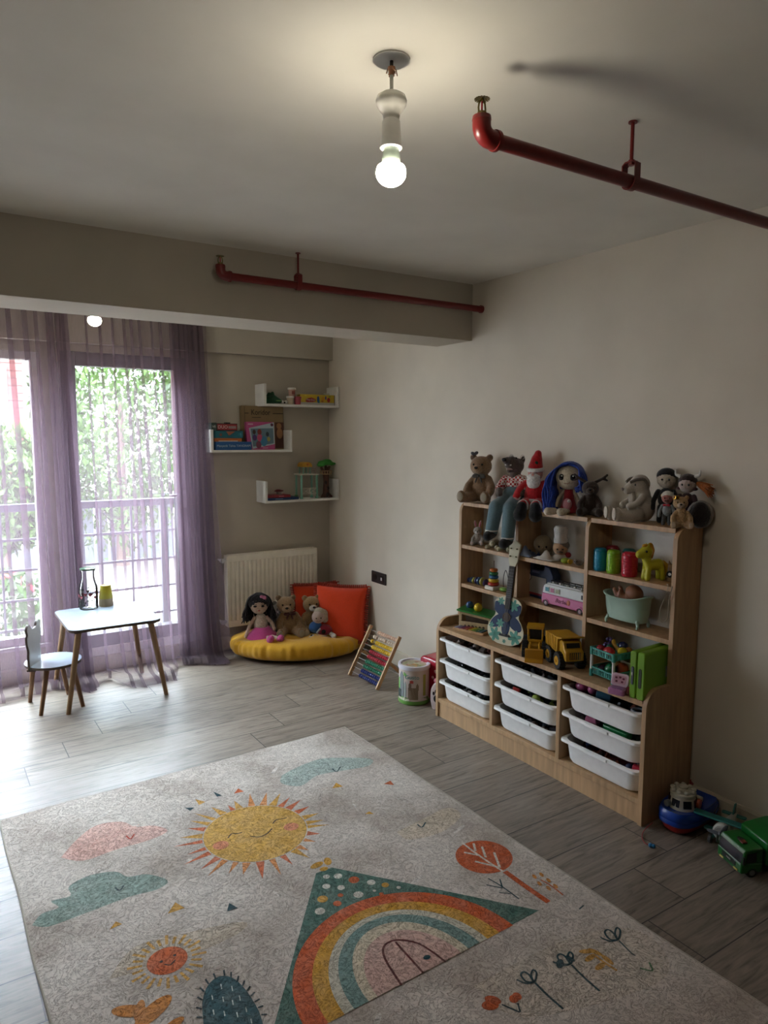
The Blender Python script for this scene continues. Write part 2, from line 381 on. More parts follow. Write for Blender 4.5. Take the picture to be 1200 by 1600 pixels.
# pale fence across the yard
b = MB()
for k in range(60): b.b2((-6+k*.24, 13.6, -.8), (-6+k*.24+.2, 13.63, .45))
tag(b.build('fence', mat('#6a7074')), 'pale board fence across the yard outside the window', 'fence')
def leaves(name, c, r, n, size, m, parent, rng):
    b = MB()
    for i in range(n):
        a = rng.uniform(0, 2*PI); u = rng.uniform(-1, 1); q = rng.uniform(.55, 1.04)**.5
        p = Vector((math.cos(a)*math.sqrt(1-u*u)*r[0], math.sin(a)*math.sqrt(1-u*u)*r[1], u*r[2]))*q*(1+.16*math.sin(5*a+3*u))
        R = Euler((rng.uniform(0, PI), rng.uniform(0, PI), rng.uniform(0, PI))).to_matrix(); s = size*rng.uniform(.6, 1.3)
        vs = [Vector(c)+p+R @ Vector(v) for v in ((-s, 0, 0), (0, -s*.45, s*.1), (s, 0, 0), (0, s*.45, s*.1))]
        b.add(vs, [(0, 1, 2, 3)])
    return b.build(name, m, parent, smooth=0)
def leaf_mat(c):
    m = bpy.data.materials.new('leaf_'+c[1:]); m.use_nodes = True; nt = m.node_tree; p = nt.nodes['Principled BSDF']; L = nt.links.new
    tr = node(nt, 'ShaderNodeBsdfTranslucent'); mx = node(nt, 'ShaderNodeMixShader'); mx.inputs[0].default_value = .35
    g = node(nt, 'ShaderNodeNewGeometry'); hs = node(nt, 'ShaderNodeHueSaturation'); hs.inputs['Color'].default_value = lin(c)
    mr = node(nt, 'ShaderNodeMapRange'); mr.inputs['To Min'].default_value = .55; mr.inputs['To Max'].default_value = 1.3
    L(g.outputs['Random Per Island'], mr.inputs['Value']); L(mr.outputs[0], hs.inputs['Value'])
    L(hs.outputs[0], p.inputs['Base Color']); L(hs.outputs[0], tr.inputs[0]); p.inputs['Roughness'].default_value = .6
    L(p.outputs[0], mx.inputs[1]); L(tr.outputs[0], mx.inputs[2]); L(mx.outputs[0], nt.nodes['Material Output'].inputs[0]); return m
rng = random.Random(3)
LM1, LM2 = leaf_mat('#2e4718'), leaf_mat('#445f25')
def tree(x, y, h, r, lab, lm, n=3600):
    t = thing('garden_tree', lab, 'tree', (x, y, -.8), group='trees outside')
    MB().cyl((0, 0, 0), (.05, 0, h), .12, .05, 10).build('trunk', mat('#5b4a3c', 'wood'), t)
    leaves('foliage', (0, 0, h), r, int(n*2.2), .075, lm, t, rng)
tree(5.2, 11.5, 3.0, (1.7, 1.4, 2.5), 'leafy tree filling the glazed door, right of the door middle', LM1, 5200)
tree(3.0, 13.2, 2.9, (1.25, 1.2, 2.4), 'leafy tree seen at the left side of the glazed door', LM2, 4200)
tree(1.0, 12.2, 1.5, (.75, .7, .9), 'low leafy tree below the red clapboard house', LM2, 3200)
sh = thing('flowering_shrub', 'low green shrub with red flowers outside the left window', 'shrub', (.35, 9.3, -.8))
leaves('foliage', (0, 0, .35), (1.1, .6, .45), 1600, .07, LM1, sh, rng)
leaves('flowers', (0, 0, .42), (1.1, .62, .5), 60, .07, mat('#c23a3a'), sh, rng)

# ---------------------------------------------------------------- sheer curtain
def curtain_mat():
    m = bpy.data.materials.new('sheer_lilac'); m.use_nodes = True; nt = m.node_tree; nt.nodes.clear(); L = nt.links.new
    o = node(nt, 'ShaderNodeOutputMaterial'); tp = node(nt, 'ShaderNodeBsdfTransparent'); tp.inputs[0].default_value = (.96, .95, .96, 1)
    df = node(nt, 'ShaderNodeBsdfDiffuse'); df.inputs[0].default_value = lin('#7a6a72'); tl = node(nt, 'ShaderNodeBsdfTranslucent'); tl.inputs[0].default_value = lin('#8a7582')
    m1 = node(nt, 'ShaderNodeMixShader'); m1.inputs[0].default_value = .45; L(df.outputs[0], m1.inputs[1]); L(tl.outputs[0], m1.inputs[2])
    tc = node(nt, 'ShaderNodeTexCoord'); mp = node(nt, 'ShaderNodeMapping'); mp.inputs['Scale'].default_value = (260, 260, 14); L(tc.outputs['Object'], mp.inputs[0])
    nz = node(nt, 'ShaderNodeTexNoise'); nz.inputs['Scale'].default_value = 1; nz.inputs['Detail'].default_value = 2; L(mp.outputs[0], nz.inputs['Vector'])
    mr = node(nt, 'ShaderNodeMapRange'); L(nz.outputs['Fac'], mr.inputs['Value']); mr.inputs['From Min'].default_value = .3; mr.inputs['From Max'].default_value = .7
    mr.inputs['To Min'].default_value = .36; mr.inputs['To Max'].default_value = .44
    m2 = node(nt, 'ShaderNodeMixShader'); L(mr.outputs[0], m2.inputs[0]); L(tp.outputs[0], m2.inputs[1]); L(m1.outputs[0], m2.inputs[2]); L(m2.outputs[0], o.inputs[0])
    return m
def curtain():
    rng = random.Random(11)
    # pleats: (x at the top, x at the floor, doubled width)
    pl = []
    def cluster(a0, a1, b0, b1, n, w0, w1):
        for i in range(n):
            t = (i+.5)/n; pl.append((a0+(a1-a0)*t+rng.uniform(-.006, .006), b0+(b1-b0)*t+rng.uniform(-.012, .012), rng.uniform(w0, w1)))
    cluster(-1.25, -.1, -1.25, -.1, 12, .02, .06)
    cluster(-.05, .34, 0.0, .38, 4, .015, .035)
    pl += [(.40, .44, .03), (.475, .54, .05), (.56, .63, .055), (.62, .67, .04)]
    cluster(.665, .80, .70, .86, 5, .035, .06)
    pl += [(.90, .94, .018), (.975, 1.03, .024), (1.05, 1.09, .02), (1.12, 1.19, .03), (1.165, 1.235, .03), (1.21, 1.29, .028), (1.29, 1.37, .02), (1.345, 1.43, .03)]
    cluster(1.40, 1.62, 1.46, 1.70, 7, .04, .07)
    pl.sort()
    rows = []
    zs = [2.385, 2.3, 2.2, 2.05, 1.85, 1.6, 1.35, 1.1, .85, .6, .4, .24, .12, .05]
    x_end0, x_end1 = 1.655, 1.79
    ys = [rng.uniform(-.012, .012) for _ in pl]; ph = [rng.uniform(0, 6.28) for _ in pl]
    hem = [(-1.3, .24), (.1, .22), (.35, .20), (.62, .12), (.78, .27), (.95, .10), (1.0, .33), (1.28, .36), (1.4, .06), (1.62, .17), (1.72, .2), (1.8, .06)]
    def hemf(x):
        for (a, p), (c, q) in zip(hem, hem[1:]):
            if x <= c:
                t = max(0, (x-a)/(c-a)); t = t*t*(3-2*t); return p+(q-p)*t
        return hem[-1][1]
    def row(z, puddle=0.0, k=0):
        t = 1-z/2.385; pts = [(-1.34, 0)]; sp = 1+.35*t
        for i, (a, c, w) in enumerate(pl):
            x = a+(c-a)*(t**.85) + .006*math.sin(ph[i]+4*t)*t; ww = w*(.75+.45*t); yy = ys[i]
            pts += [(x-ww*.9, yy*.4), (x+ww*.5, yy-.016*sp), (x+ww*.2, yy-.004), (x-ww*.5, yy+.002), (x-ww*.2, yy+.016*sp), (x+ww*.9, -yy*.4)]
        xe = x_end0+(x_end1-x_end0)*t**1.6; pts.append((xe, .01))
        pts = [(min(p[0], xe), p[1]) for p in pts]
        out = []
        for j, (x, y) in enumerate(pts):
            h = hemf(x); Y = 4.715+y*.9
            if z < .7: Y -= (h*.42)*((.7-z)/.7)**2.2
            zz = z
            if puddle > 0:
                Y = 4.715-h*.42+y*1.2-(h*.6)*puddle
                rip = .5+.5*math.sin(x*31+2*math.sin(x*9)+k*.9)
                zz = [.035, .05, .018, .006][k-1]*(.5+rip) + .004
                Y += .02*math.sin(x*23+k)
            out.append((x, Y, zz))
        return out
    for z in zs: rows.append(row(z))
    for k, p in enumerate((.25, .55, .85, 1.0)): rows.append(row(0, p, k+1))
    n = len(rows[0]); b = MB()
    b.add([p for r in rows for p in r], [(j*n+i, j*n+i+1, (j+1)*n+i+1, (j+1)*n+i) for j in range(len(rows)-1) for i in range(n-1)])
    o = b.build('sheer_curtain', curtain_mat(), smooth=180, sub=2)
    tag(o, 'sheer lilac curtain hanging from the ceiling over the window and pooling on the floor', 'curtain')
curtain()
tr_ = MB().b2((-1.5, 4.69, 2.383), (1.66, 4.74, 2.39)).build('curtain_rail', mat('#d8d6d2')); tag(tr_, 'white curtain track fixed to the ceiling above the window', 'curtain rail')

# ---------------------------------------------------------------- bare bulbs hanging from the ceiling
M_PORC = mat('#d9d6cd', 'plastic', .2); M_WH = mat('#dddcd8', 'plastic', .4); M_BULB = mat('#fff6e2', emit=BULB)
def pendant(loc, lab):
    t = thing('pendant_bulb', lab, 'lamp', loc, group=None); z0 = -2.39
    MB().cyl((0, 0, -.0035), (0, 0, 0), .042, n=32).build('ceiling_plate', mat('#c4c1ba', 'plain', .6), t, smooth=30)
    MB().cyl((0, 0, -.02), (0, 0, -.003), .004).build('wire', mat('#2a2422'), t)
    b = MB()
    for k in range(9):
        a = k*2.4; r = .008+.004*math.sin(k*3)
        b.tube([(0, 0, -.014), (r*math.cos(a), r*math.sin(a), -.018-.001*k), (1.4*r*math.cos(a+.5), 1.4*r*math.sin(a+.5), -.032)], .0013, 6)
    b.cyl((0, 0, -.034), (0, 0, -.017), .006, .009, 10)
    b.build('twisted_wires', mat('#9a6f56', 'metal', .45), t)
    MB().cyl((0, 0, -.075), (0, 0, -.03), .0042, n=14).build('cord', mat('#b6b3ab'), t)
    MB().lathe([(.006, -.073), (.024, -.074), (.032, -.079), (.0352, -.088), (.034, -.098), (.027, -.108), (.0205, -.117), (.018, -.127), (.0185, -.130), (.015, -.131)], n=32).build('ceramic_holder', M_PORC, t)
    MB().lathe([(.013, -.129), (.0185, -.130), (.0205, -.134), (.0235, -.187), (.025, -.190), (.0235, -.192), (.017, -.192)], n=32).build('socket_extender', M_WH, t)
    MB().lathe([(.0175, -.188), (.0185, -.195), (.0215, -.222), (.0235, -.228)], n=32).build('bulb_base', mat('#7c877c', 'plastic', .35), t)
    prof = [(.0235, -.228), (.0305, -.230)]
    for k in range(10):
        a = math.radians(20-110*k/9); prof.append((.0345*math.cos(a)+.0001, -.243+.0295*math.sin(a)-.0015))
    MB().lathe(prof, n=32).build('bulb_globe', M_BULB, t, smooth=60, ).data
    return t
pendant((.942, 1.421, 2.39), 'bare lit bulb in a white porcelain holder hanging nearest on the open ceiling')
pendant((.823, 4.07, 2.39), 'lit bulb half hidden behind the ceiling beam, in front of the curtain')

# ---------------------------------------------------------------- red sprinkler pipes
M_RED = mat('#6c1715', 'plastic', .32); M_BRASS = mat('#7d6f45', 'metal', .35)
def sprinkler_pipe(x0, y, z, xrod, lab):
    t = thing('sprinkler_pipe', lab, 'pipe', (x0, y, z), group=None); Lx = XR-x0-.001
    MB().cyl((.02, 0, 0), (Lx, 0, 0), .0172, n=24).build('pipe', M_RED, t)
    b = MB()
    pts = [(.042, 0, 0), (.028, 0, 0)]+[(.026-.026*math.sin(a), 0, .026-.026*math.cos(a)) for a in [k*PI/12 for k in range(1, 7)]]+[(0, 0, .036)]
    b.tube(pts, [.0215]*len(pts), 20); b.cyl((.038, 0, 0), (.047, 0, 0), .024, n=24); b.cyl((0, 0, .036), (0, 0, .045), .0225, .021, n=24)
    b.build('elbow', M_RED, t)
    s = MB(); s.cyl((0, 0, .043), (0, 0, .050), .0125, n=6); s.cyl((0, 0, .050), (0, 0, .054), .0105)
    for sx in (-1, 1): s.tube([(sx*.009, 0, .052), (sx*.0105, 0, .062), (sx*.0085, 0, .074), (sx*.002, 0, .080)], .0022, 8)
    s.cyl((0, 0, .077), (0, 0, .083), .004)
    hd = s.build('sprinkler_head', M_BRASS, t)
    MB().cyl((0, 0, .054), (0, 0, .078), .0022, n=10).build('glass_bulb', mat('#a01822', 'plastic', .1), hd)
    d = MB(); d.cyl((0, 0, .083), (0, 0, .0845), .009)
    for k in range(16):
        a = 2*PI*k/16; R = Matrix.Rotation(a, 3, 'Z') @ rotm(0, 12, 0); d.box(R @ Vector((.013, 0, 0))+Vector((0, 0, .0855)), (.011, .0034, .001), R)
    d.build('deflector', M_BRASS, hd)
    hz = ZC-z; xr_ = xrod-x0
    c = MB(); c.cyl((xr_, 0, .045), (xr_, 0, hz), .005, n=12)
    c.cyl((xr_, 0, .042), (xr_, 0, .056), .009, n=6); c.cyl((xr_, 0, hz-.004), (xr_, 0, hz), .012)
    u = [(xr_, .021*math.cos(a), .021*math.sin(a)) for a in [PI+k*PI/10 for k in range(11)]]
    path = [(xr_, -.012, .050), (xr_, -.021, .044)]+u+[(xr_, .021, .044), (xr_, .012, .050)]
    for p, q in zip(path, path[1:]):
        p, q = Vector(p), Vector(q); d_ = q-p; a = math.atan2(d_.z, d_.y)
        c.box((p+q)/2, (.022, d_.length+.002, .003), Matrix.Rotation(a, 3, 'X'))
    c.box((xr_, 0, .050), (.022, .026, .004))
    c.build('hanger', M_RED, t)
    MB().cyl((Lx-.012, 0, 0), (Lx, 0, 0), .021, n=20).build('wall_collar', M_RED, t)
sprinkler_pipe(1.13, 1.328, 2.235, 1.659, 'long red sprinkler pipe nearest the camera, at upper right under the ceiling')
sprinkler_pipe(1.156, 3.092, 2.243, 1.533, 'red sprinkler pipe running along the front of the ceiling beam')

# ---------------------------------------------------------------- radiator and socket
M_RAD = mat('#ece5d5', 'plain', .4)
rd = thing('radiator', 'white panel radiator with vertical grooves on the back wall behind the toys', 'radiator', (2.14, 4.85, .185))
W2 = .355; H2 = .515
prof = []; n = 21
xs = -W2+.012
b = MB(); b.b2((-W2, -.100, 0), (W2, -.094, .045)); b.b2((-W2, -.100, H2-.045), (W2, -.094, H2)); b.b2((-W2, -.1, .045), (-W2+.015, -.094, H2-.045)); b.b2((W2-.015, -.1, .045), (W2, -.094, H2-.045))
step = (2*W2-.03)/n
for k in range(n):
    x0 = -W2+.015+k*step
    pr = [(x0, -.0995), (x0+step*.18, -.0995), (x0+step*.36, -.091), (x0+step*.64, -.091), (x0+step*.82, -.0995), (x0+step, -.0995), (x0+step, -.088), (x0, -.088)]
    b.prism(pr, .045, H2-.045, 'z')
b.build('front_panel', M_RAD, rd, smooth=25, bevel=.001)
MB().b2((-W2+.01, -.035, .01), (W2-.01, -.028, H2-.01)).build('rear_panel', M_RAD, rd)
b = MB()
for sx in (-1, 1): b.b2((sx*W2, -.094, .0), (sx*(W2-.004), -.028, H2))
b.build('side_cover', M_RAD, rd)
b = MB(); b.b2((-W2, -.094, H2-.006), (W2, -.028, H2-.002))
for k in range(44): b.b2((-W2+.02+k*.0158, -.088, H2-.003), (-W2+.026+k*.0158, -.034, H2+.001))
b.build('top_grille', M_RAD, rd)
b = MB()
for zz in (.08, H2-.08):
    for sx in (-1, 1): b.b2((sx*.22-.02, -.03, zz-.02), (sx*.22+.02, -.001, zz+.02))
b.build('wall_bracket', M_RAD, rd)
for z in (.035, H2-.035):
    v = MB(); v.cyl((-W2, -.06, z), (-W2-.035, -.06, z), .009); v.cyl((-W2-.03, -.085 if z > .1 else -.075, z), (-W2-.03, -.06, z), .017, .015); v.cyl((-W2-.03, -.06, z), (-W2-.03, -.001, z), .007)
    v.cyl((-W2-.012, -.06, z), (-W2-.004, -.06, z), .014, n=6); v.build('valve', M_WH, rd)
so_ = thing('wall_socket', 'black double wall socket on the right wall above the big orange pillow', 'socket', (XR, 4.129, .559), -90)
MB().prism(rrect(-.091, -.04, .091, .04, .006), -.009, 0, 'y').build('face_plate', mat('#2c2a29', 'plastic', .35), so_, bevel=.002)
MB().cyl((-.043, -.0105, 0), (-.043, -.008, 0), .022).build('socket_well', mat('#161616', 'plastic'), so_)
q = MB(); q.b2((.018, -.0115, -.024), (.066, -.008, .024)); q = q.build('socket_insert', mat('#1d1d1d', 'plastic'), so_)
MB().b2((.034, -.0125, -.012), (.05, -.011, .008)).build('port', mat('#c9c9c9'), so_)

# ---------------------------------------------------------------- floating U shelves
M_SHELF = mat('#d9d8d2', 'plain', .4)
def u_shelf(x0, x1, z0, z1, yf, lab):
    t = thing('floating_shelf', lab, 'shelf', ((x0+x1)/2, YB, z0), group='white wall shelves'); w = (x1-x0)/2; d = yf-YB; h = z1-z0; k = .016
    MB().b2((-w, d, 0), (w, 0, k)).build('shelf_board', M_SHELF, t, bevel=.001)
    MB().b2((-w, d, k), (-w+k, 0, h)).build('side_board', M_SHELF, t, bevel=.001)
    MB().b2((w-k, d, k), (w, 0, h)).build('side_board', M_SHELF, t, bevel=.001)
    return z0+k
SY = 4.685
zA = at(530, 637.3, y=SY).z; zB = at(456.6, 706, y=SY).z; zD = at(530, 780.8, y=SY).z
SA = u_shelf(2.053, 2.653, zA, zA+.155, SY, 'top white U shaped wall shelf with the green and yellow things')
xb1 = at(456.6, 706, y=SY).x
SB = u_shelf(xb1-.6, xb1, zB, zB+.155, SY, 'middle white wall shelf carrying the stack of game boxes')
SD = u_shelf(2.053, 2.653, zD, zD+.155, SY, 'lowest white wall shelf carrying the toy tree and toy tower')

# ---------------------------------------------------------------- toy cabinet against the right wall
def proj(p):
    d = Vector(p)-CAM; return 600+FPX*d.dot(cr)/d.dot(cf), 800-FPX*d.dot(cu)/d.dot(cf)
def sy(px, x, z):
    """point with given x and z that stands in image column px"""
    lo, hi = .3, 6.0
    for _ in range(50):
        m_ = (lo+hi)/2
        if proj((x, m_, z))[0] > px: lo = m_
        else: hi = m_
    return Vector((x, (lo+hi)/2, z))
M_OAK = mat('#b08e68', 'wood', .5); M_BACKP = mat('#c9c4ba', 'plain', .6)
CF, CU, CB, Y0, Y1 = 2.338, 2.487, 2.652, 1.697, 3.052
YP1, YP2 = 2.597, 2.152; TH = .020
ZD, ZS1, ZS2, ZT = .510, .735, .952, 1.187      # deck, shelf tops, very top
cab = thing('toy_cabinet', 'oak toy cabinet on the right wall with open shelves above and nine white bins below', 'cabinet', (2.49, 2.3745, 0))
def CL(x, y, z): return (x-2.49, y-2.3745, z)
def side_profile(xf, xu, xb, z0, zs, zt, r1=.075, r2=.055):
    p = [(xb, z0), (xb, zt)]
    p += [(xu+r2-r2*math.sin(a), zt-r2+r2*math.cos(a)) for a in [k*PI/2/8 for k in range(9)]]
    p += [(xu, zs)] + [(xf+r1-r1*math.sin(a), zs-r1+r1*math.cos(a)) for a in [k*PI/2/8 for k in range(9)]] + [(xf, z0)]
    return [(q[0]-2.49, q[1]) for q in p]
for y in (Y0, Y1-TH):
    MB().prism(side_profile(CF, CU, CB, 0, .556, ZT+.001), y-2.3745, y+TH-2.3745, 'y').build('side_panel', M_OAK, cab, smooth=25, bevel=.001)
for y in (YP1, YP2):
    MB().b2(CL(CF, y-TH/2, .105), CL(CB-.006, y+TH/2, ZD-.022)).build('lower_partition', M_OAK, cab, bevel=.001)
    r = .055; pr = [(CB-.006, ZD), (CB-.006, ZT), (CU+r, ZT)]+[(CU+r-r*math.sin(a), ZT-r+r*math.cos(a)) for a in [k*PI/2/8 for k in range(1, 9)]]+[(CU, ZD)]
    MB().prism([(q[0]-2.49, q[1]) for q in pr], y-TH/2-2.3745, y+TH/2-2.3745, 'y').build('upper_partition', M_OAK, cab, smooth=25, bevel=.001)
MB().b2(CL(CF+.002, Y0+TH, ZD-.022), CL(CB-.006, Y1-TH, ZD)).build('deck', M_OAK, cab, bevel=.001)
MB().b2(CL(CF+.002, Y0+TH, .083), CL(CB-.006, Y1-TH, .105)).build('bottom_board', M_OAK, cab, bevel=.001)
MB().b2(CL(CF+.010, Y0+TH, 0), CL(CF+.030, Y1-TH, .083)).build('plinth', M_OAK, cab)
MB().b2(CL(CB-.006, Y0+TH, .083), CL(CB, Y1-TH, ZT-.01)).build('back_panel', M_BACKP, cab)
bays = [(YP1+TH/2, Y1-TH), (YP2+TH/2, YP1-TH/2), (Y0+TH, YP2-TH/2)]
for y0, y1 in bays:
    for z in (ZS1, ZS2): MB().b2(CL(CU+.004, y0, z-.020), CL(CB-.006, y1, z)).build('shelf_board', M_OAK, cab, bevel=.001)
    MB().b2(CL(CU+.012, y0, ZT-.020), CL(CB-.006, y1, ZT)).build('top_board', M_OAK, cab, bevel=.001)

# white tubs, three to a bay
M_TUB = mat('#f0f0ee', 'plastic', .35); M_RUN = mat('#dcdcd8', 'plastic', .4)
def make_bin(lab):
    t = thing('storage_bin', lab, 'bin', (0, 0, 0), -90, 'white storage bins in the toy cabinet')
    b = MB(); rings = []
    def ring(w, d, r, z, dy=0): return [(x, y+dy, z) for x, y in rrect(-w/2, -d/2, w/2, d/2, r, 7)]
    secs = [ring(.33, .20, .045, -.102, .0), ring(.365, .232, .052, -.098), ring(.376, .245, .052, -.086), ring(.396, .262, .05, -.006), ring(.400, .270, .05, 0), ring(.416, .292, .03, 0.001), ring(.418, .294, .03, -.008),
            ring(.416, .290, .03, -.008), ring(.414, .288, .03, -.003), ring(.386, .270, .05, -.004)]
    secs = secs[:7]
    inner = [ring(.416, .292, .03, .003), ring(.392, .264, .05, .003), ring(.388, .256, .05, -.006), ring(.368, .239, .05, -.084), ring(.33, .20, .045, -.097)]
    allr = secs+inner; n = len(allr[0])
    vs = [p for r in allr for p in r]; fs = [(j*n+i, j*n+(i+1) % n, (j+1)*n+(i+1) % n, (j+1)*n+i) for j in range(len(allr)-1) for i in range(n)]
    fs += [tuple(range(n-1, -1, -1)), tuple((len(allr)-1)*n+i for i in range(n))]
    b.add(vs, fs).build('tub', M_TUB, t, smooth=40)
    MB().prism(rrect(-.06, -.1515, .06, -.1455, .002), -.009, .003, 'z').build('handle_lip', M_TUB, t)
    return t
BIN = make_bin('x'); first = True
RIMZ = (.449, .329, .209)
rown = ('top', 'middle', 'bottom'); coln = ('left', 'middle', 'right')
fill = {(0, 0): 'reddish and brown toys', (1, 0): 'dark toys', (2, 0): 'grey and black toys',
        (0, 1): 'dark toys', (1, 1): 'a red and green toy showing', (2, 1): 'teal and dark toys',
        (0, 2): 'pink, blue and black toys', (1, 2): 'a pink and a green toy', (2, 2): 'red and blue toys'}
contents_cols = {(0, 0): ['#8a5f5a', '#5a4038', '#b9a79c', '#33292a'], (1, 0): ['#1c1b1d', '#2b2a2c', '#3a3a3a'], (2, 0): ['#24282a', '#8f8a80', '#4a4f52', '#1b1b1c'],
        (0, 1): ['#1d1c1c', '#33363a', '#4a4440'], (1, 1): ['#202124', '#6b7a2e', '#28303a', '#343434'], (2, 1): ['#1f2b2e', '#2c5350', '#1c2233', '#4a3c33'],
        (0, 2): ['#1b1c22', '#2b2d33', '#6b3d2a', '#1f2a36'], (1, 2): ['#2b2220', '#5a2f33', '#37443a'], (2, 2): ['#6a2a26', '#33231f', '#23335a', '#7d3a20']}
rb = random.Random(21)
for c, (y0, y1) in enumerate(bays):
    for r in range(3):
        lab = 'white bin, %s row, %s column, with %s' % (rown[r], coln[c], fill[(r, c)])
        loc = (CF+.138, (y0+y1)/2, RIMZ[r])
        if first: BIN.location = loc; BIN['label'] = lab; first = False
        else: dup(BIN, loc, -90, lab)
        for s in (-1, 1):  # runners belong to the cabinet
            yy = y0 if s < 0 else y1
            MB().b2(CL(CF+.02, yy, RIMZ[r]-.016), CL(CB-.03, yy-s*.010, RIMZ[r]-.009)).build('runner', M_RUN, cab)
        cols = contents_cols[(r, c)]; b = MB()
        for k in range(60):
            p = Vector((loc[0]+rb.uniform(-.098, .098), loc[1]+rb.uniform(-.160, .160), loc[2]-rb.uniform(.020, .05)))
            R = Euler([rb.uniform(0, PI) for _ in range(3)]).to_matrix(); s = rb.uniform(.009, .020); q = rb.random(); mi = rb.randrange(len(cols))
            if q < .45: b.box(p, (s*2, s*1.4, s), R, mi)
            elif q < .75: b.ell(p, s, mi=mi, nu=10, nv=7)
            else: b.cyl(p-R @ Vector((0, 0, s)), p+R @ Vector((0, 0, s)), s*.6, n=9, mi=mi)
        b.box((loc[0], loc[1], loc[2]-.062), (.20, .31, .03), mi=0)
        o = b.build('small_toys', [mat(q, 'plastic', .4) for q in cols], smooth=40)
        tag(o, 'jumble of small %s in the %s %s bin' % (fill[(r, c)].replace('a red and green toy showing', 'green and black toys').replace('a pink and a green toy', 'brown and red toys'), rown[r], coln[c]), 'toys', kind='stuff')
def single(b, name, m, lab, cat, group=None, **kw):
    return tag(b.build(name, m, **kw), lab, cat, group)
zr = RIMZ[0]
p = sy(893, 2.42, zr); single(MB().ell((2.41, 2.08, zr-.002), (.028, .034, .026)), 'toy_bowl', mat('#b0527c', 'plastic'), 'pink toy bowl at the left end of the top right bin', 'toy')
single(MB().ell((2.425, 2.03, zr-.002), (.03, .024, .024)), 'toy_cup', mat('#c96a94', 'plastic'), 'lighter pink toy cup lying in the top right bin', 'toy')
single(MB().cyl((2.39, 1.985, zr-.006), (2.42, 1.93, zr-.006), .018, .022), 'toy_funnel', mat('#37627a', 'plastic'), 'blue grey toy funnel in the top right bin', 'toy', bevel=.003)
single(MB().torus((2.39, 1.77, zr-.006), .026, .006), 'toy_ring', mat('#7f8f9d', 'plastic'), 'grey blue plastic ring at the right end of the top right bin', 'toy', smooth=180)
single(MB().cyl((2.39, 2.03, RIMZ[1]-.010), (2.40, 1.98, RIMZ[1]-.004), .022, .02), 'toy_pot', mat('#a8607c', 'plastic'), 'pink toy pot in the middle right bin', 'toy', bevel=.003)
single(MB().prism(rrect(-.065, -.02, .065, .02, .012), -.015, .012, 'z', T=Matrix.Translation((2.39, 1.87, RIMZ[1]-.006)) @ Matrix.Rotation(PI/2, 4, 'Z')), 'toy_boat_hull', mat('#1c6b3a', 'plastic'), 'long dark green toy in the middle right bin', 'toy', bevel=.004)
single(MB().box((2.37, 2.45, RIMZ[1]-.004), (.03, .035, .022), rotm(10, 20, 30)), 'toy_block', mat('#a3322c', 'plastic'), 'red toy block in the middle bin of the middle column', 'toy', bevel=.003)
single(MB().ell((2.37, 2.32, RIMZ[1]-.006), (.018, .022, .018)), 'toy_lemon', mat('#7d8f33', 'plastic'), 'yellow green toy fruit in the middle bin of the middle column', 'toy')
single(MB().box((2.37, 1.725+.03, RIMZ[2]-.0), (.02, .03, .03), rotm(10, 0, 20)), 'toy_brick', mat('#a8223a', 'plastic'), 'red toy brick at the right end of the bottom right bin', 'toy', bevel=.003)

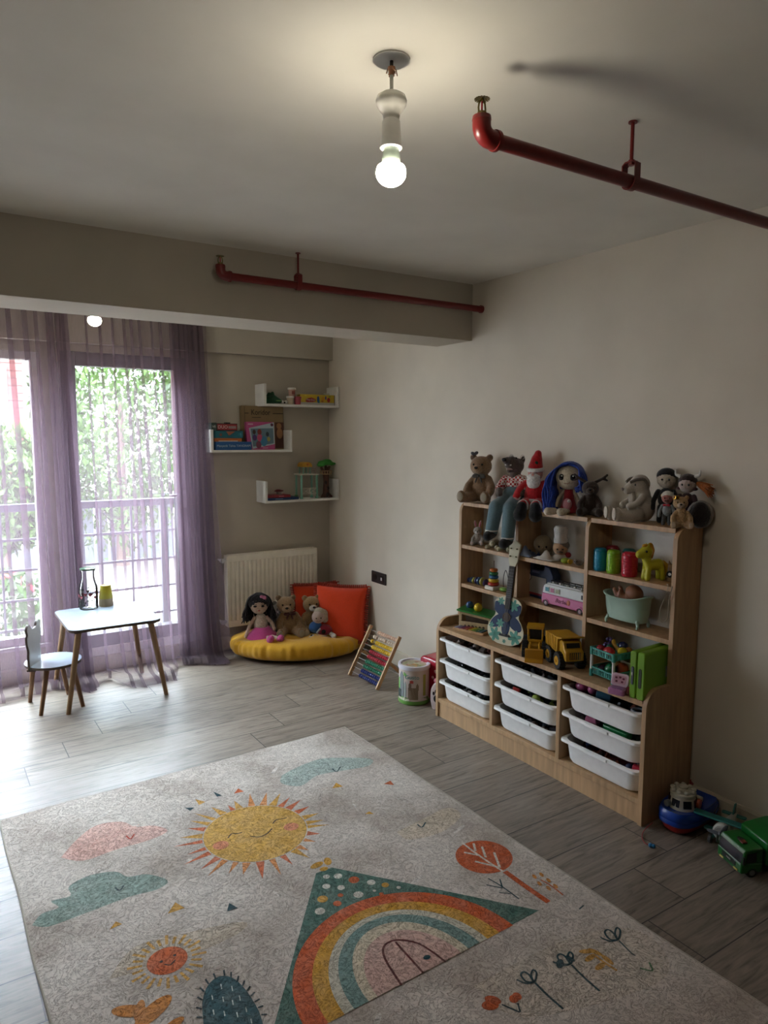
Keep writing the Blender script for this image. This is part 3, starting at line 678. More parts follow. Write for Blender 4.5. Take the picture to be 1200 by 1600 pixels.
# ---------------------------------------------------------------- rug with its printed picture
def rug():
    Zr = .0085
    A = at(536, 1138, z=Zr); A = Vector((1.822, 3.168, 0)); Bk = Vector((.196, 3.112, 0))
    right = Vector((1.852, .90, 0)); left = Bk + (right-A)
    ctr = (A+left)/2
    root = thing('printed_rug', 'large pale cream rug printed with a smiling sun, rainbow tent and clouds, on the floor', 'rug', (ctr.x, ctr.y, 0))
    def base_mat():
        m = bpy.data.materials.new('rug_pile'); m.use_nodes = True; nt = m.node_tree; p = nt.nodes['Principled BSDF']; L = nt.links.new
        tc = node(nt, 'ShaderNodeTexCoord')
        n1 = node(nt, 'ShaderNodeTexNoise'); n1.inputs['Scale'].default_value = 3.2; n1.inputs['Detail'].default_value = 4; L(tc.outputs['Object'], n1.inputs['Vector'])
        c1 = node(nt, 'ShaderNodeValToRGB'); e = c1.color_ramp.elements; e[0].position = .36; e[0].color = lin('#a2968b'); e[1].position = .62; e[1].color = lin('#c4bbb1')
        x = c1.color_ramp.elements.new(.5); x.color = lin('#b8aea4'); L(n1.outputs['Fac'], c1.inputs['Fac'])
        n2 = node(nt, 'ShaderNodeTexNoise'); n2.inputs['Scale'].default_value = 45; n2.inputs['Detail'].default_value = 6; n2.inputs['Distortion'].default_value = 1.5; L(tc.outputs['Object'], n2.inputs['Vector'])
        return m, nt, p, L, c1.outputs['Color'], n2.outputs['Fac'], tc
    def finish(m, nt, p, L, col, fine, tc, con=.16):
        n3 = node(nt, 'ShaderNodeTexNoise'); n3.inputs['Scale'].default_value = 17; n3.inputs['Detail'].default_value = 7; n3.inputs['Distortion'].default_value = 3.2; n3.inputs['Roughness'].default_value = .7; L(tc.outputs['Object'], n3.inputs['Vector'])
        # thin wandering creases where the noise crosses its middle value
        ab = node(nt, 'ShaderNodeMath', operation='SUBTRACT'); L(n3.outputs['Fac'], ab.inputs[0]); ab.inputs[1].default_value = .5
        a2 = node(nt, 'ShaderNodeMath', operation='ABSOLUTE'); L(ab.outputs[0], a2.inputs[0])
        cm = node(nt, 'ShaderNodeMapRange'); L(a2.outputs[0], cm.inputs['Value']); cm.inputs['From Max'].default_value = .022; cm.inputs['To Min'].default_value = 1-con*3.0; cm.inputs['To Max'].default_value = 1
        fr = node(nt, 'ShaderNodeMapRange'); L(fine, fr.inputs['Value']); fr.inputs['From Min'].default_value = .3; fr.inputs['From Max'].default_value = .7; fr.inputs['To Min'].default_value = 1-con; fr.inputs['To Max'].default_value = 1+con
        mu = node(nt, 'ShaderNodeMath', operation='MULTIPLY'); L(cm.outputs[0], mu.inputs[0]); L(fr.outputs[0], mu.inputs[1])
        hs = node(nt, 'ShaderNodeHueSaturation'); L(mu.outputs[0], hs.inputs['Value'])
        if isinstance(col, tuple): hs.inputs['Color'].default_value = col
        else: L(col, hs.inputs['Color'])
        L(hs.outputs[0], p.inputs['Base Color']); p.inputs['Roughness'].default_value = .8; p.inputs['Specular IOR Level'].default_value = .2
        bp = node(nt, 'ShaderNodeBump'); bp.inputs['Strength'].default_value = .7; bp.inputs['Distance'].default_value = .003
        ad = node(nt, 'ShaderNodeMath', operation='ADD'); L(cm.outputs[0], ad.inputs[0]); L(fine, ad.inputs[1]); L(ad.outputs[0], bp.inputs['Height']); L(bp.outputs[0], p.inputs['Normal'])
    m0, nt, p, L, col, fine, tc = base_mat(); finish(m0, nt, p, L, col, fine, tc, .13)
    mats = [m0]; idx = {}
    def pm(c, tp=0):
        if (c, tp) in idx: return idx[(c, tp)]
        m, nt, p, L, col, fine, tc = base_mat()
        mx = node(nt, 'ShaderNodeMix', data_type='RGBA'); mx.inputs['Factor'].default_value = 1-tp; L(col, mx.inputs['A']); mx.inputs['B'].default_value = lin(c)
        n4 = node(nt, 'ShaderNodeTexNoise'); n4.inputs['Scale'].default_value = 22; n4.inputs['Detail'].default_value = 5; L(tc.outputs['Object'], n4.inputs['Vector'])
        wr = node(nt, 'ShaderNodeMapRange'); L(n4.outputs['Fac'], wr.inputs['Value']); wr.inputs['From Min'].default_value = .35; wr.inputs['From Max'].default_value = .7; wr.inputs['To Min'].default_value = 1-tp; wr.inputs['To Max'].default_value = (1-tp)*.86
        L(wr.outputs[0], mx.inputs['Factor'])
        finish(m, nt, p, L, mx.outputs['Result'], fine, tc, .2); m.name = 'rug_print'
        mats.append(m); idx[(c, tp)] = len(mats)-1; return idx[(c, tp)]
    b = MB(); off = Vector((ctr.x, ctr.y, 0))
    def fl(px, py): q = at(px, py, z=Zr); return (q.x-ctr.x, q.y-ctr.y)
    corners = [left-off, right-off, A-off, Bk-off]
    # slab with soft wavy border
    def edge(a, c, n=26, amp=.0025):
        out = []
        for i in range(n):
            t = i/n; q = a+(c-a)*t; nn = Vector((-(c-a).y, (c-a).x, 0)).normalized(); out.append(q+nn*amp*math.sin(t*23+a.x*5))
        return out
    ring = edge(corners[0], corners[1])+edge(corners[1], corners[2])+edge(corners[2], corners[3])+edge(corners[3], corners[0])
    b.prism([(q.x, q.y) for q in ring], .0005, Zr, 'z')
    lay = [0]
    def poly(pts, c, tp=0, world=False, layer=1):
        lay[0] += 1; z = Zr+.00025*layer+.000001*lay[0] if layer else Zr+.00004+.0000003*lay[0]
        P = [q if world else fl(*q) for q in pts]
        mi = pm(c, tp); o = len(b.v); b.v += [Vector((q[0], q[1], z)) for q in P]; b.f.append(tuple(range(o, o+len(P)))); b.m.append(mi)
    def ellp(c, rx, ry, ang, n=40): return [(c[0]+rx*math.cos(t)*math.cos(ang)-ry*math.sin(t)*math.sin(ang), c[1]+rx*math.cos(t)*math.sin(ang)+ry*math.sin(t)*math.cos(ang)) for t in [2*PI*k/n for k in range(n)]]
    def W(x, y): return (x-ctr.x, y-ctr.y)
    def stroke(pts, w, c, world=False, layer=3, tp=0):
        P = [Vector(q if world else fl(*q)).to_2d() for q in pts]
        if len(P) > 2: P = [Vector(q).to_2d() for q in arc([(a.x, a.y, 0) for a in P], 5)]
        Lf, Rt = [], []
        for i, q in enumerate(P):
            d = (P[min(i+1, len(P)-1)]-P[max(i-1, 0)]).normalized(); n = Vector((-d.y, d.x))*w/2; Lf.append(tuple(q+n)); Rt.append(tuple(q-n))
        mi = pm(c, tp); lay[0] += 1; z = Zr+.00025*layer+.000001*lay[0]; o = len(b.v); k = len(P)
        b.v += [Vector((q[0], q[1], z)) for q in Lf+Rt]; b.f += [(o+i, o+i+1, o+k+i+1, o+k+i) for i in range(k-1)]; b.m += [mi]*(k-1)
    R = random.Random(5)
    OR, YE, TE, DK, GR, PK = '#bb5a2a', '#c08f33', '#63867c', '#25444b', '#4f7268', '#d09a8c'
    # clouds and tints
    poly(arc([(95, 1340), (120, 1312), (150, 1290), (190, 1284), (212, 1292), (240, 1290), (262, 1298), (235, 1312), (180, 1328), (130, 1345), (95, 1340)], 4), PK, .35)
    poly(arc([(50, 1446), (65, 1428), (92, 1418), (80, 1408), (110, 1400), (108, 1385), (140, 1368), (180, 1362), (200, 1370), (230, 1366), (262, 1376), (245, 1390), (200, 1402), (120, 1432), (75, 1448), (50, 1446)], 4), TE, .25)
    poly(arc([(440, 1212), (462, 1200), (500, 1186), (540, 1184), (580, 1186), (575, 1197), (530, 1205), (495, 1212), (470, 1228), (440, 1224), (440, 1212)], 4), '#93a79f', .2)
    poly(arc([(170, 1530), (210, 1480), (290, 1458), (380, 1440), (370, 1460), (280, 1500), (210, 1520), (170, 1530)], 4), '#b3a288', .45)
    poly(arc([(620, 1300), (660, 1280), (700, 1262), (720, 1275), (690, 1300), (640, 1312), (620, 1300)], 4), '#c9b79a', .5)
    poly(arc([(740, 1540), (880, 1470), (980, 1450), (1040, 1490), (1020, 1540), (820, 1590), (740, 1540)], 5), '#b9ac9a', .5)
    for x0, y0, x1, y1, c, n in ((112, 1330, 215, 1290, '#b8685c', 60), (450, 1220, 540, 1190, DK, 50), (110, 1395, 150, 1375, DK, 26)):
        for k in range(n):
            t = R.random(); q = fl(x0+(x1-x0)*t+R.uniform(-5, 5), y0+(y1-y0)*t+R.uniform(-5, 5)); poly(ellp(q, .0025, .0018, 0, 6), c, .2, True, 2)
    for q in ((203, 1308, '#b04a38'), (186, 1389, DK), (525, 1203, DK), (658, 1290, DK)):
        stroke([(q[0]-6, q[1]-2), (q[0]+1, q[1]+3), (q[0]+7, q[1]-5)], .006, q[2])
    # confetti triangles
    for tri, c in (([(288, 1262), (304, 1262), (297, 1267)], DK), ([(305, 1249), (321, 1253), (311, 1258)], YE), ([(333, 1237), (347, 1243), (339, 1245)], DK), ([(366, 1240), (372, 1232), (381, 1237)], OR),
                   ([(519, 1232), (525, 1223), (536, 1229)], YE), ([(600, 1225), (610, 1220), (616, 1227)], OR), ([(570, 1272), (577, 1268), (584, 1272)], YE),
                   ([(262, 1428), (274, 1410), (289, 1419)], YE), ([(171, 1453), (181, 1440), (191, 1444)], YE), ([(355, 1424), (358, 1411), (372, 1419)], DK)):
        poly(tri, c, 0, layer=2)
    # big sun
    sc = Vector(W(1.025, 2.478)); rs = .198
    for k in range(30):
        a = 2*PI*k/30+R.uniform(-.04, .04); l = R.choice((.055, .075, .11, .09)); wd = R.uniform(.011, .018); c = R.choice((OR, YE, '#c9803f'))
        d = Vector((math.cos(a), math.sin(a))); n = Vector((-d.y, d.x)); poly([tuple(sc+d*(rs+.004)-n*wd), tuple(sc+d*(rs+.004)+n*wd), tuple(sc+d*(rs+l))], c, .05, True, 1)
    poly(ellp(sc, rs, rs, 0, 64), '#c4973c', .05, True, 2)
    poly(ellp(fl(345, 1321), .030, .028, 0, 20), '#cf7a50', .1, True, 3); poly(ellp(fl(455, 1292), .030, .028, 0, 20), '#cf7a50', .1, True, 3)
    stroke([(356, 1310), (362, 1303), (370, 1303), (378, 1301)], .005, '#2a2420'); stroke([(426, 1287), (432, 1281), (440, 1280), (448, 1278)], .005, '#2a2420'); stroke([(391, 1307), (405, 1308), (417, 1303), (425, 1295)], .005, '#2a2420')
    # small sun
    s2 = Vector(W(.535, 1.978)); ex = Vector(fl(292, 1490))-Vector(fl(234, 1516))
    for k in range(24):
        a = 2*PI*k/24; d = Vector((math.cos(a), math.sin(a))); n = Vector((-d.y, d.x))
        poly([tuple(s2+d*.070-n*.004), tuple(s2+d*.070+n*.004), tuple(s2+d*(.100+.012*(k % 2))+n*.005), tuple(s2+d*(.100+.012*(k % 2))-n*.005)], YE, .1, True, 1)
    poly(ellp(s2, .058, .056, .2), OR, 0, True, 2)
    poly(ellp(fl(252, 1503), .005, .005, 0, 10), '#2a2420', 0, True, 3); poly(ellp(fl(273, 1493), .005, .005, 0, 10), '#2a2420', 0, True, 3); stroke([(257, 1507), (266, 1508), (274, 1500)], .004, '#2a2420')
    # rainbow tent
    c0 = Vector(W(1.132, 1.530)); ax = Vector((1, .024)); ay = Vector((-.024, 1))
    def L2(u, v): q = c0+ax*u+ay*v; return (q.x, q.y)
    poly([L2(-.487, 0), L2(.487, .004), L2(.045, .584), L2(-.018, .586)], '#45685d', .02, True, 1)
    def arch(a_, b_): return [L2(a_*math.cos(t), b_*math.sin(t)) for t in [PI*k/40 for k in range(41)]]
    for a_, b_, c, tp, ly in ((.366, .372, '#bd5628', 0, 2), (.307, .326, '#c08f2e', 0, 3), (.257, .290, '#bcb6a5', 0, 4), (.226, .268, '#6f8a84', 0, 5), (.180, .236, '#c4b79f', 0, 6), (.150, .195, '#c39c90', .15, 7)):
        poly(arch(a_, b_), c, tp, True, ly)
    stroke([(627, 1540), (602, 1500), (600, 1480), (618, 1470), (650, 1474), (675, 1488), (696, 1504)], .007, '#5e2a28', layer=9)
    stroke([(618, 1473), (661, 1521)], .007, '#5e2a28', layer=9); poly(ellp(fl(667, 1497), .012, .009, 0, 16), DK, 0, True, 9)
    for x, y, r_, c in ((510, 1370, .012, '#c9c6ba'), (528, 1369, .015, '#c9c6ba'), (553, 1375, .019, OR), (580, 1379, .015, '#c9c6ba'), (602, 1383, .013, YE), (510, 1385, .014, '#c9c6ba'), (533, 1387, .013, '#c9c6ba'), (560, 1398, .017, '#c9c6ba'),
                        (504, 1405, .018, YE), (532, 1399, .010, OR), (527, 1412, .014, OR), (500, 1424, .017, '#c9c6ba'), (623, 1387, .008, '#c9c6ba'), (596, 1397, .008, OR), (585, 1392, .006, '#c9c6ba')):
        poly(ellp(fl(x, y), r_, r_, 0, 16), c, 0, True, 2)
    poly(ellp(fl(495, 1352), .028, .014, .2, 16), YE, 0, True, 2); poly(ellp(fl(512, 1346), .024, .014, 1.2, 16), YE, 0, True, 2); poly(ellp(fl(506, 1358), .016, .012, 0, 16), YE, 0, True, 2)
    # tree
    tc_ = W(1.667, 1.872); poly(ellp(tc_, .106, .102, 0, 40), '#b8562a', 0, True, 1)
    stroke([(722, 1317), (750, 1338), (786, 1362)], .008, '#c9c0b4', layer=2)
    for a, c in (((740, 1318), (743, 1330)), ((753, 1323), (759, 1340)), ((772, 1332), (781, 1356)), ((725, 1332), (750, 1337)), ((742, 1346), (778, 1355))): stroke([a, c], .009, '#c9c0b4', layer=2)
    stroke([(789, 1362), (822, 1386), (857, 1410)], .021, '#b8562a')
    stroke([(763, 1373), (785, 1386), (811, 1405)], .005, DK); stroke([(760, 1383), (785, 1388)], .005, DK); stroke([(781, 1374), (785, 1387)], .005, DK); stroke([(780, 1395), (798, 1397)], .004, DK)
    stroke([(845, 1375), (862, 1385), (880, 1399)], .006, '#b8623a')
    for q in ((835, 1370), (846, 1367), (843, 1381), (857, 1376), (857, 1388), (868, 1385)): poly(ellp(fl(*q), .013, .007, 1.2, 12), '#bd7d38', 0, True, 3)
    # flowers in the near right corner
    poly(ellp(fl(766, 1571), .024, .017, -.4, 16), '#b8562a', 0, True, 2); poly(ellp(fl(770, 1563), .023, .015, -.9, 16), '#b8562a', 0, True, 2); poly(ellp(fl(803, 1561), .015, .013, .5, 16), '#b8562a', 0, True, 2); poly(ellp(fl(808, 1557), .014, .012, 1.4, 16), '#b8562a', 0, True, 2)
    stroke([(784, 1570), (812, 1582)], .005, '#2a4048'); stroke([(809, 1568), (813, 1582)], .005, '#2a4048')
    for dx, dy, fill_ in ((0, 0, 0), (57, -28, 1), (131, -66, 0)):
        stroke([(836+dx, 1536+dy), (856+dx, 1556+dy*1.0), (880+dx-(18 if dx > 100 else 0), 1577+dy-(18 if dx > 100 else 0))], .007 if dx < 100 else .005, DK)
        for q in ([(834, 1535), (822, 1537), (807, 1531)], [(834, 1535), (822, 1534), (814, 1524), (818, 1519), (826, 1523), (834, 1535)], [(834, 1535), (830, 1524), (833, 1516), (838, 1520), (837, 1530), (834, 1535)]):
            stroke([(a+dx, c+dy) for a, c in q], .006, DK)
        if fill_: poly(ellp(fl(818+dx, 1534+dy), .020, .011, .6, 12), DK, 0, True, 2); poly(ellp(fl(833+dx, 1526+dy), .016, .009, 1.9, 12), DK, 0, True, 2)
    stroke([(930, 1494), (945, 1505), (964, 1517)], .008, '#b98a3f')
    for q, a in (((916, 1487), -.5), ((930, 1488), 1.9), ((922, 1497), .1), ((949, 1500), 1.5), ((938, 1510), .1)): poly(ellp(fl(*q), .023, .009, a, 14), '#bd8e3f', 0, True, 3)
    stroke([(1000, 1513), (1019, 1517), (1014, 1504)], .006, '#5c7a5a'); stroke([(905, 1421), (912, 1415)], .005, DK)
    for k in range(60):
        q = W(R.uniform(.35, 1.8), R.uniform(1.0, 3.0)); 
        poly(ellp(q, R.uniform(.012, .04), R.uniform(.004, .012), R.uniform(0, 3), 10), R.choice(('#a39a90', '#d9d5cf', '#b8a99c')), .55, True, 0)
    # cactus and leaves at the bottom edge
    poly(arc([(318, 1600), (316, 1570), (322, 1545), (336, 1529), (352, 1525), (368, 1531), (384, 1547), (398, 1568), (408, 1590), (414, 1625), (400, 1660), (340, 1660), (320, 1630), (318, 1600)], 4), '#2f5258', 0, layer=1)
    for k in range(18):
        t = k/17; x = 316+98*t if t > .3 else 316+20*t; q = [(316, 1590), (315, 1577), (316, 1563), (319, 1550), (326, 1538), (337, 1530), (351, 1525), (361, 1528), (371, 1534), (379, 1541), (386, 1549), (392, 1557), (398, 1566), (403, 1575), (408, 1586)][k % 15]
        d = Vector((q[0]-360, q[1]-1590)).normalized(); stroke([q, (q[0]+d.x*9, q[1]+d.y*9)], .005, '#24393f')
    for x, y in ((345, 1538), (362, 1541), (331, 1555), (348, 1558), (363, 1563), (374, 1556), (333, 1578), (350, 1580), (370, 1582), (384, 1574), (392, 1592)): stroke([(x, y), (x+1.5, y+8)], .003, '#b9c2bd')
    for q, a, l in (((203, 1580), -.6, .050), ((219, 1576), 1.2, .030), ((240, 1580), .5, .062), ((270, 1602), .3, .034)): poly(ellp(fl(*q), l, l*.42, a, 18), '#bd7a35', 0, layer=2, world=True)
    stroke([(213, 1588), (220, 1610), (222, 1640)], .014, '#bd7a35')
    b.build('pile', mats, root, smooth=0)
    e = MB(); ed = [(q.x, q.y, .0045) for q in ring]; e.tube(ed, .0048, 6, closed=True)
    e.build('bound_edge', mat('#9c9484', 'cloth'), root, smooth=180)
rug()

# ---------------------------------------------------------------- soft toys
BLK = mat('#17161a', 'plastic', .2); WHT = mat('#d8d5cf', 'plain', .6)
def eyes(t, k, pos, r, m=BLK, name='eye', flat=.5):
    for p in pos: MB(k).ell(p, (r, r*flat, r)).build(name, m, t, smooth=60)
def bear(name, lab, cat, loc, rz, h, col, muz, sole, group=None, bow=None, vox=None, lean=0, head=(0, -.05, .74), ears=True, spread=.25, kind='fuzz', earcol=None):
    t = thing(name, lab, cat, loc, rz, group); k = h
    m = mat(col, kind); b = MB(k)
    b.ell((0, 0, .26), (.21, .18, .25)); b.ell((0, -.01, .42), (.17, .145, .14)); b.ell(head, (.225, .20, .205)); b.cyl((0, 0, .4), head, .13, .13, 14)
    for s in (-1, 1):
        b.limb([(s*.15, -.02, .47), (s*.25, -.10, .33), (s*.25, -.19, .22)], [.085, .078, .082])
        b.limb([(s*.12, -.08, .12), (s*.2, -.28, .105), (s*spread, -.44, .115)], [.11, .105, .10])
        b.ell((s*spread, -.47, .14), (.095, .07, .125))
        if ears: b.ell((s*.175+head[0], head[1]+.02, head[2]+.17), (.075, .045, .075))
    b.blob('body', m, t, voxel=vox or h*.017, smooth=5)
    MB(k).ell((head[0], head[1]-.18, head[2]-.06), (.105, .10, .085), mi=0).build('muzzle', mat(muz, kind), t, smooth=60)
    MB(k).ell((head[0], head[1]-.275, head[2]-.025), (.04, .022, .028)).build('nose', BLK if h > .1 else BLK, t, smooth=60)
    eyes(t, k, [(head[0]+s*.09, head[1]-.178, head[2]+.035) for s in (-1, 1)], .021, flat=.7)
    for s in (-1, 1):
        MB(k).ell((s*spread, -.535, .145), (.065, .014, .09)).build('foot_pad', mat(sole, 'cloth'), t, smooth=60)
        if ears and earcol: MB(k).ell((s*.175+head[0], head[1]-.02, head[2]+.17), (.048, .015, .048)).build('inner_ear', mat(earcol, 'cloth'), t, smooth=60)
    if bow:
        q = MB(k)
        for s in (-1, 1): q.ell((s*.075, -.17, .545), (.075, .025, .045), rotm(0, s*15, 0)); q.ell((s*.05, -.175, .47), (.02, .012, .07), rotm(0, -s*20, 0))
        q.ell((0, -.185, .545), .028); q.build('bow', mat(bow, 'cloth'), t, smooth=60)
    return t
XT = 2.575
tp = sy(752, XT, ZT)
t = bear('teddy_bear', 'brown teddy bear with grey bow sitting at the left end of the cabinet top', 'teddy bear', tp, -62, .268, '#8a6c50', '#9a7d5f', '#a69a88', bow='#4b463f', earcol='#6b5240')
q = MB(.268).ell((-.16, -.10, .99), (.05, .03, .035), rotm(0, 30, 0)).ell((-.09, -.10, 1.0), (.05, .03, .035), rotm(0, -30, 0)).ell((-.125, -.11, .99), .022); q.build('hair_bow', mat('#4f5054', 'cloth'), t, smooth=60)

# wolf in dungarees, legs hanging over the edge
p0 = sy(804, 2.545, ZT)
t = thing('wolf_toy', 'grey brown plush wolf in checked shirt and blue trousers dangling from the cabinet top', 'soft toy', p0, -68); t.scale = (1.08, 1.08, 1.08)
m = mat('#5d5049', 'fuzz')
b = MB(); b.ell((0, -.035, .205), (.036, .048, .034), rotm(-20, 0, 0)); b.ell((0, .0, .195), (.040, .042, .038)); b.limb([(-.002, -.04, .215), (-.006, -.095, .222)], [.024, .016])
b.limb([(0, -.03, .185), (0, -.072, .176)], [.018, .012]); b.cyl((0, 0, .12), (0, 0, .18), .026, .026)
for s in (-1, 1): b.ell((s*.028, .02, .225), (.012, .008, .018))
for s in (-1, 1): b.limb([(s*.045, -.005, .125), (s*.062, -.04, .085), (s*.045, -.075, .06)], [.018, .017, .016])
b.blob('body', m, t, voxel=.0045)
MB().ell((-.006, -.112, .226), (.012, .010, .009)).build('nose', BLK, t, smooth=60)
MB().ell((0, -.062, .181), (.014, .030, .006), rotm(-8, 0, 0)).build('tongue', mat('#c9b9b0', 'cloth'), t, smooth=60)
b = MB()
for k in range(5):
    for s in (-1, 1): b.cyl((s*.012, -.045-.010*k, .204), (s*.012, -.045-.010*k, .197), .003, .0004, 6)
b.build('teeth', WHT, t)
eyes(t, 1, [(s*.022, -.045, .232) for s in (-1, 1)], .0055)
for s in (-1, 1): MB().torus((s*.028, .013, .236), .010, .002, rotm(90, 0, 0)).build('ear_rim', mat('#b5aca2'), t, smooth=180)
def check_mat(a, c, sc=60):
    m = bpy.data.materials.new('check_cloth'); m.use_nodes = True; nt = m.node_tree; p = nt.nodes['Principled BSDF']; tc = node(nt, 'ShaderNodeTexCoord')
    ck = node(nt, 'ShaderNodeTexChecker'); ck.inputs['Scale'].default_value = sc; ck.inputs['Color1'].default_value = lin(a); ck.inputs['Color2'].default_value = lin(c)
    nt.links.new(tc.outputs['Object'], ck.inputs['Vector']); nt.links.new(ck.outputs['Color'], p.inputs['Base Color']); p.inputs['Roughness'].default_value = .9; return m
CHK = check_mat('#a02a28', '#d5cdc4', 95)
b = MB(); b.ell((0, .0, .108), (.046, .038, .042)); b.limb([(-.03, -.005, .135), (.035, -.012, .138)], [.016, .018])
for s in (-1, 1): b.limb([(s*.045, -.005, .13), (s*.062, -.035, .092)], [.023, .022])
b.blob('checked_shirt', CHK, t, voxel=.0045)
b = MB(); b.ell((0, -.005, .055), (.056, .050, .058))
for s, e in ((-1, (-.050, -.135, -.100)), (1, (.038, -.150, -.125))): b.limb([(s*.026, -.03, .035), (s*.036, -.125, .008), e], [.036, .034, .030])
b.blob('trousers', mat('#5c747c', 'cloth'), t, voxel=.005)
for e in ((-.050, -.137, -.112), (.038, -.152, -.138)):
    MB().cyl((e[0], e[1], e[2]+.008), (e[0], e[1], e[2]+.014), .031, .031).build('cuff', WHT, t)
    MB().limb([(e[0], e[1]+.004, e[2]), (e[0]-.004, e[1]-.034, e[2]-.014)], [.026, .022]).blob('shoe', mat('#1b1a1d', 'cloth'), t, voxel=.005)
# santa doll
p0 = sy(835, 2.565, ZT)
t = thing('santa_doll', 'crocheted santa doll in a red hat and coat on the cabinet top', 'doll', p0, -62)
RD = mat('#b3141b', 'knit'); WK = mat('#d6d2cc', 'knit'); BK = mat('#131215', 'knit'); SKN = mat('#c98f84', 'knit')
MB().ell((0, 0, .075), (.056, .046, .062)).ell((0, 0, .115), (.042, .036, .035)).blob('coat', RD, t, voxel=.004)
MB().torus((0, -.0, .045), .056, .0085, sq=(1, .86)).build('coat_trim', WK, t, smooth=180)
MB().ell((0, -.0, .175), (.037, .034, .036)).build('head', SKN, t, smooth=60)
MB().ell((0, -.028, .140), (.036, .022, .042)).ell((-.018, -.030, .162), (.018, .012, .010)).ell((.018, -.030, .162), (.018, .012, .010)).blob('beard', WK, t, voxel=.003)
MB().ell((0, -.040, .172), .0075).build('nose', SKN, t, smooth=60); eyes(t, 1, [(s*.014, -.032, .185) for s in (-1, 1)], .0035)
MB().torus((0, -.002, .198), .034, .010, rotm(8, 0, 0)).build('hat_band', WK, t, smooth=180)
MB().limb([(0, 0, .205), (.004, .004, .245), (.010, .006, .275)], [.037, .028, .018]).blob('hat', RD, t, voxel=.004)
MB().ell((.012, -.026, .230), (.009, .004, .009)).build('hat_button', mat('#1f3a26', 'knit'), t, smooth=60)
for s in (-1, 1):
    MB().limb([(s*.045, 0, .125), (s*.070, -.02, .095), (s*.078, -.045, .062)], [.020, .021, .021]).blob('sleeve', RD, t, voxel=.004)
    MB().torus((s*.079, -.048, .056), .017, .006, rotm(50, s*10, 0)).build('cuff', WK, t, smooth=180)
    MB().ell((s*.080, -.058, .040), (.017, .017, .021)).build('hand', mat('#c48f8f', 'knit'), t, smooth=60)
    MB().limb([(s*.028, -.035, .032), (s*.032, -.078, .026)], [.027, .026]).blob('trouser_leg', RD, t, voxel=.004)
    MB().torus((s*.033, -.086, .022), .024, .007, rotm(80, 0, 0)).build('boot_trim', WK, t, smooth=180)
    MB().limb([(s*.034, -.098, .018), (s*.040, -.110, -.020)], [.026, .034]).blob('boot', BK, t, voxel=.004)
# doll with long blue yarn hair
def yarn(name, m, parent, strands, r=.0022, n=5):
    b = MB()
    for p in strands: b.tube(arc(p, 5), r, n)
    return b.build(name, m, parent, smooth=180)
p0 = sy(884, 2.560, ZT)
t = thing('yarn_doll', 'rag doll with long bright blue yarn hair and red dress on the cabinet top', 'doll', p0, -60)
SK = mat('#c4b49c', 'knit')
MB().ell((.012, -.005, .170), (.062, .052, .060)).build('head', SK, t, smooth=60)
rr = random.Random(2); st = []
for k in range(190):
    a = rr.uniform(-1.0, 1.0); side = -1 if k % 5 else 1
    y = rr.uniform(-.045, .045); end = rr.uniform(.0, .03) if side < 0 else rr.uniform(.10, .13)
    st.append([(.012+rr.uniform(-.01, .01), y*.6, .236+rr.uniform(-.006, .006)), (.012+side*.050, y*.9-.012, .214), (.012+side*((.088 if side < 0 else .072)+rr.uniform(-.022, .012)), y-.012, .155), (.012+side*((.092 if side < 0 else .070)+rr.uniform(-.035, .020)), y-.012, .09 if side < 0 else .12), (.012+side*((.085 if side < 0 else .066)+rr.uniform(-.032, .022)), y-.014, end)])
HB = mat('#173a96', 'knit'); hr = MB()
for p in st: hr.tube(arc(p, 5), .0042, 5)
for k in range(46):
    a = PI*k/45; hr.tube(arc([(.012-.064*math.cos(a), -.036*math.sin(a)-.012, .178+.058*math.sin(a)), (.012-.066*math.cos(a), .015, .180+.060*math.sin(a)), (.012-.060*math.cos(a), .045, .165+.05*math.sin(a)), (.012-.05*math.cos(a), .050, .11)], 4), .0046, 5)
hr.ell((.012, .012, .178), (.064, .050, .062)); hr.build('yarn_hair', HB, t, smooth=180)
for s in (-1, 1):
    e = MB().ell((.012+s*.026, -.052, .172), (.013, .005, .015)).build('eye', BLK, t, smooth=60); MB().ell((.015+s*.026, -.057, .178), .003).build('eye_glint', WHT, e, smooth=60)
MB().tube([(-.002, -.055, .145), (.012, -.0575, .142), (.028, -.054, .147)], .0012, 5).build('mouth', mat('#8a4a44'), t)
MB().lathe([(.018, .115), (.022, .105), (.024, .075), (.034, .04), (.046, .010), (.044, .004)], (.012, 0, 0)).build('dress', mat('#9a1f2c', 'cloth'), t)
MB().ell((.014, -.036, .045), (.022, .010, .028)).build('apron', mat('#b77a82', 'cloth'), t, smooth=60)
MB().ell((.022, -.040, .060), .008).build('flower', WHT, t, smooth=60)
for s in (-1, 1):
    MB().limb([(.012+s*.022, 0, .105), (.012+s*.045, -.012, .07), (.012+s*.052, -.025, .035)], [.009, .0085, .008]).blob('arm', SK, t, voxel=.003)
    MB().limb([(.0+s*.02, -.03, .012), (-.01+s*.022, -.075, .012)], [.012, .011]).blob('leg', SK, t, voxel=.003)
    MB().limb([(-.012+s*.024, -.082, .014), (-.030+s*.030, -.108, .014)], [.017, .019]).blob('shoe', mat('#cbbfab', 'knit'), t, voxel=.003)
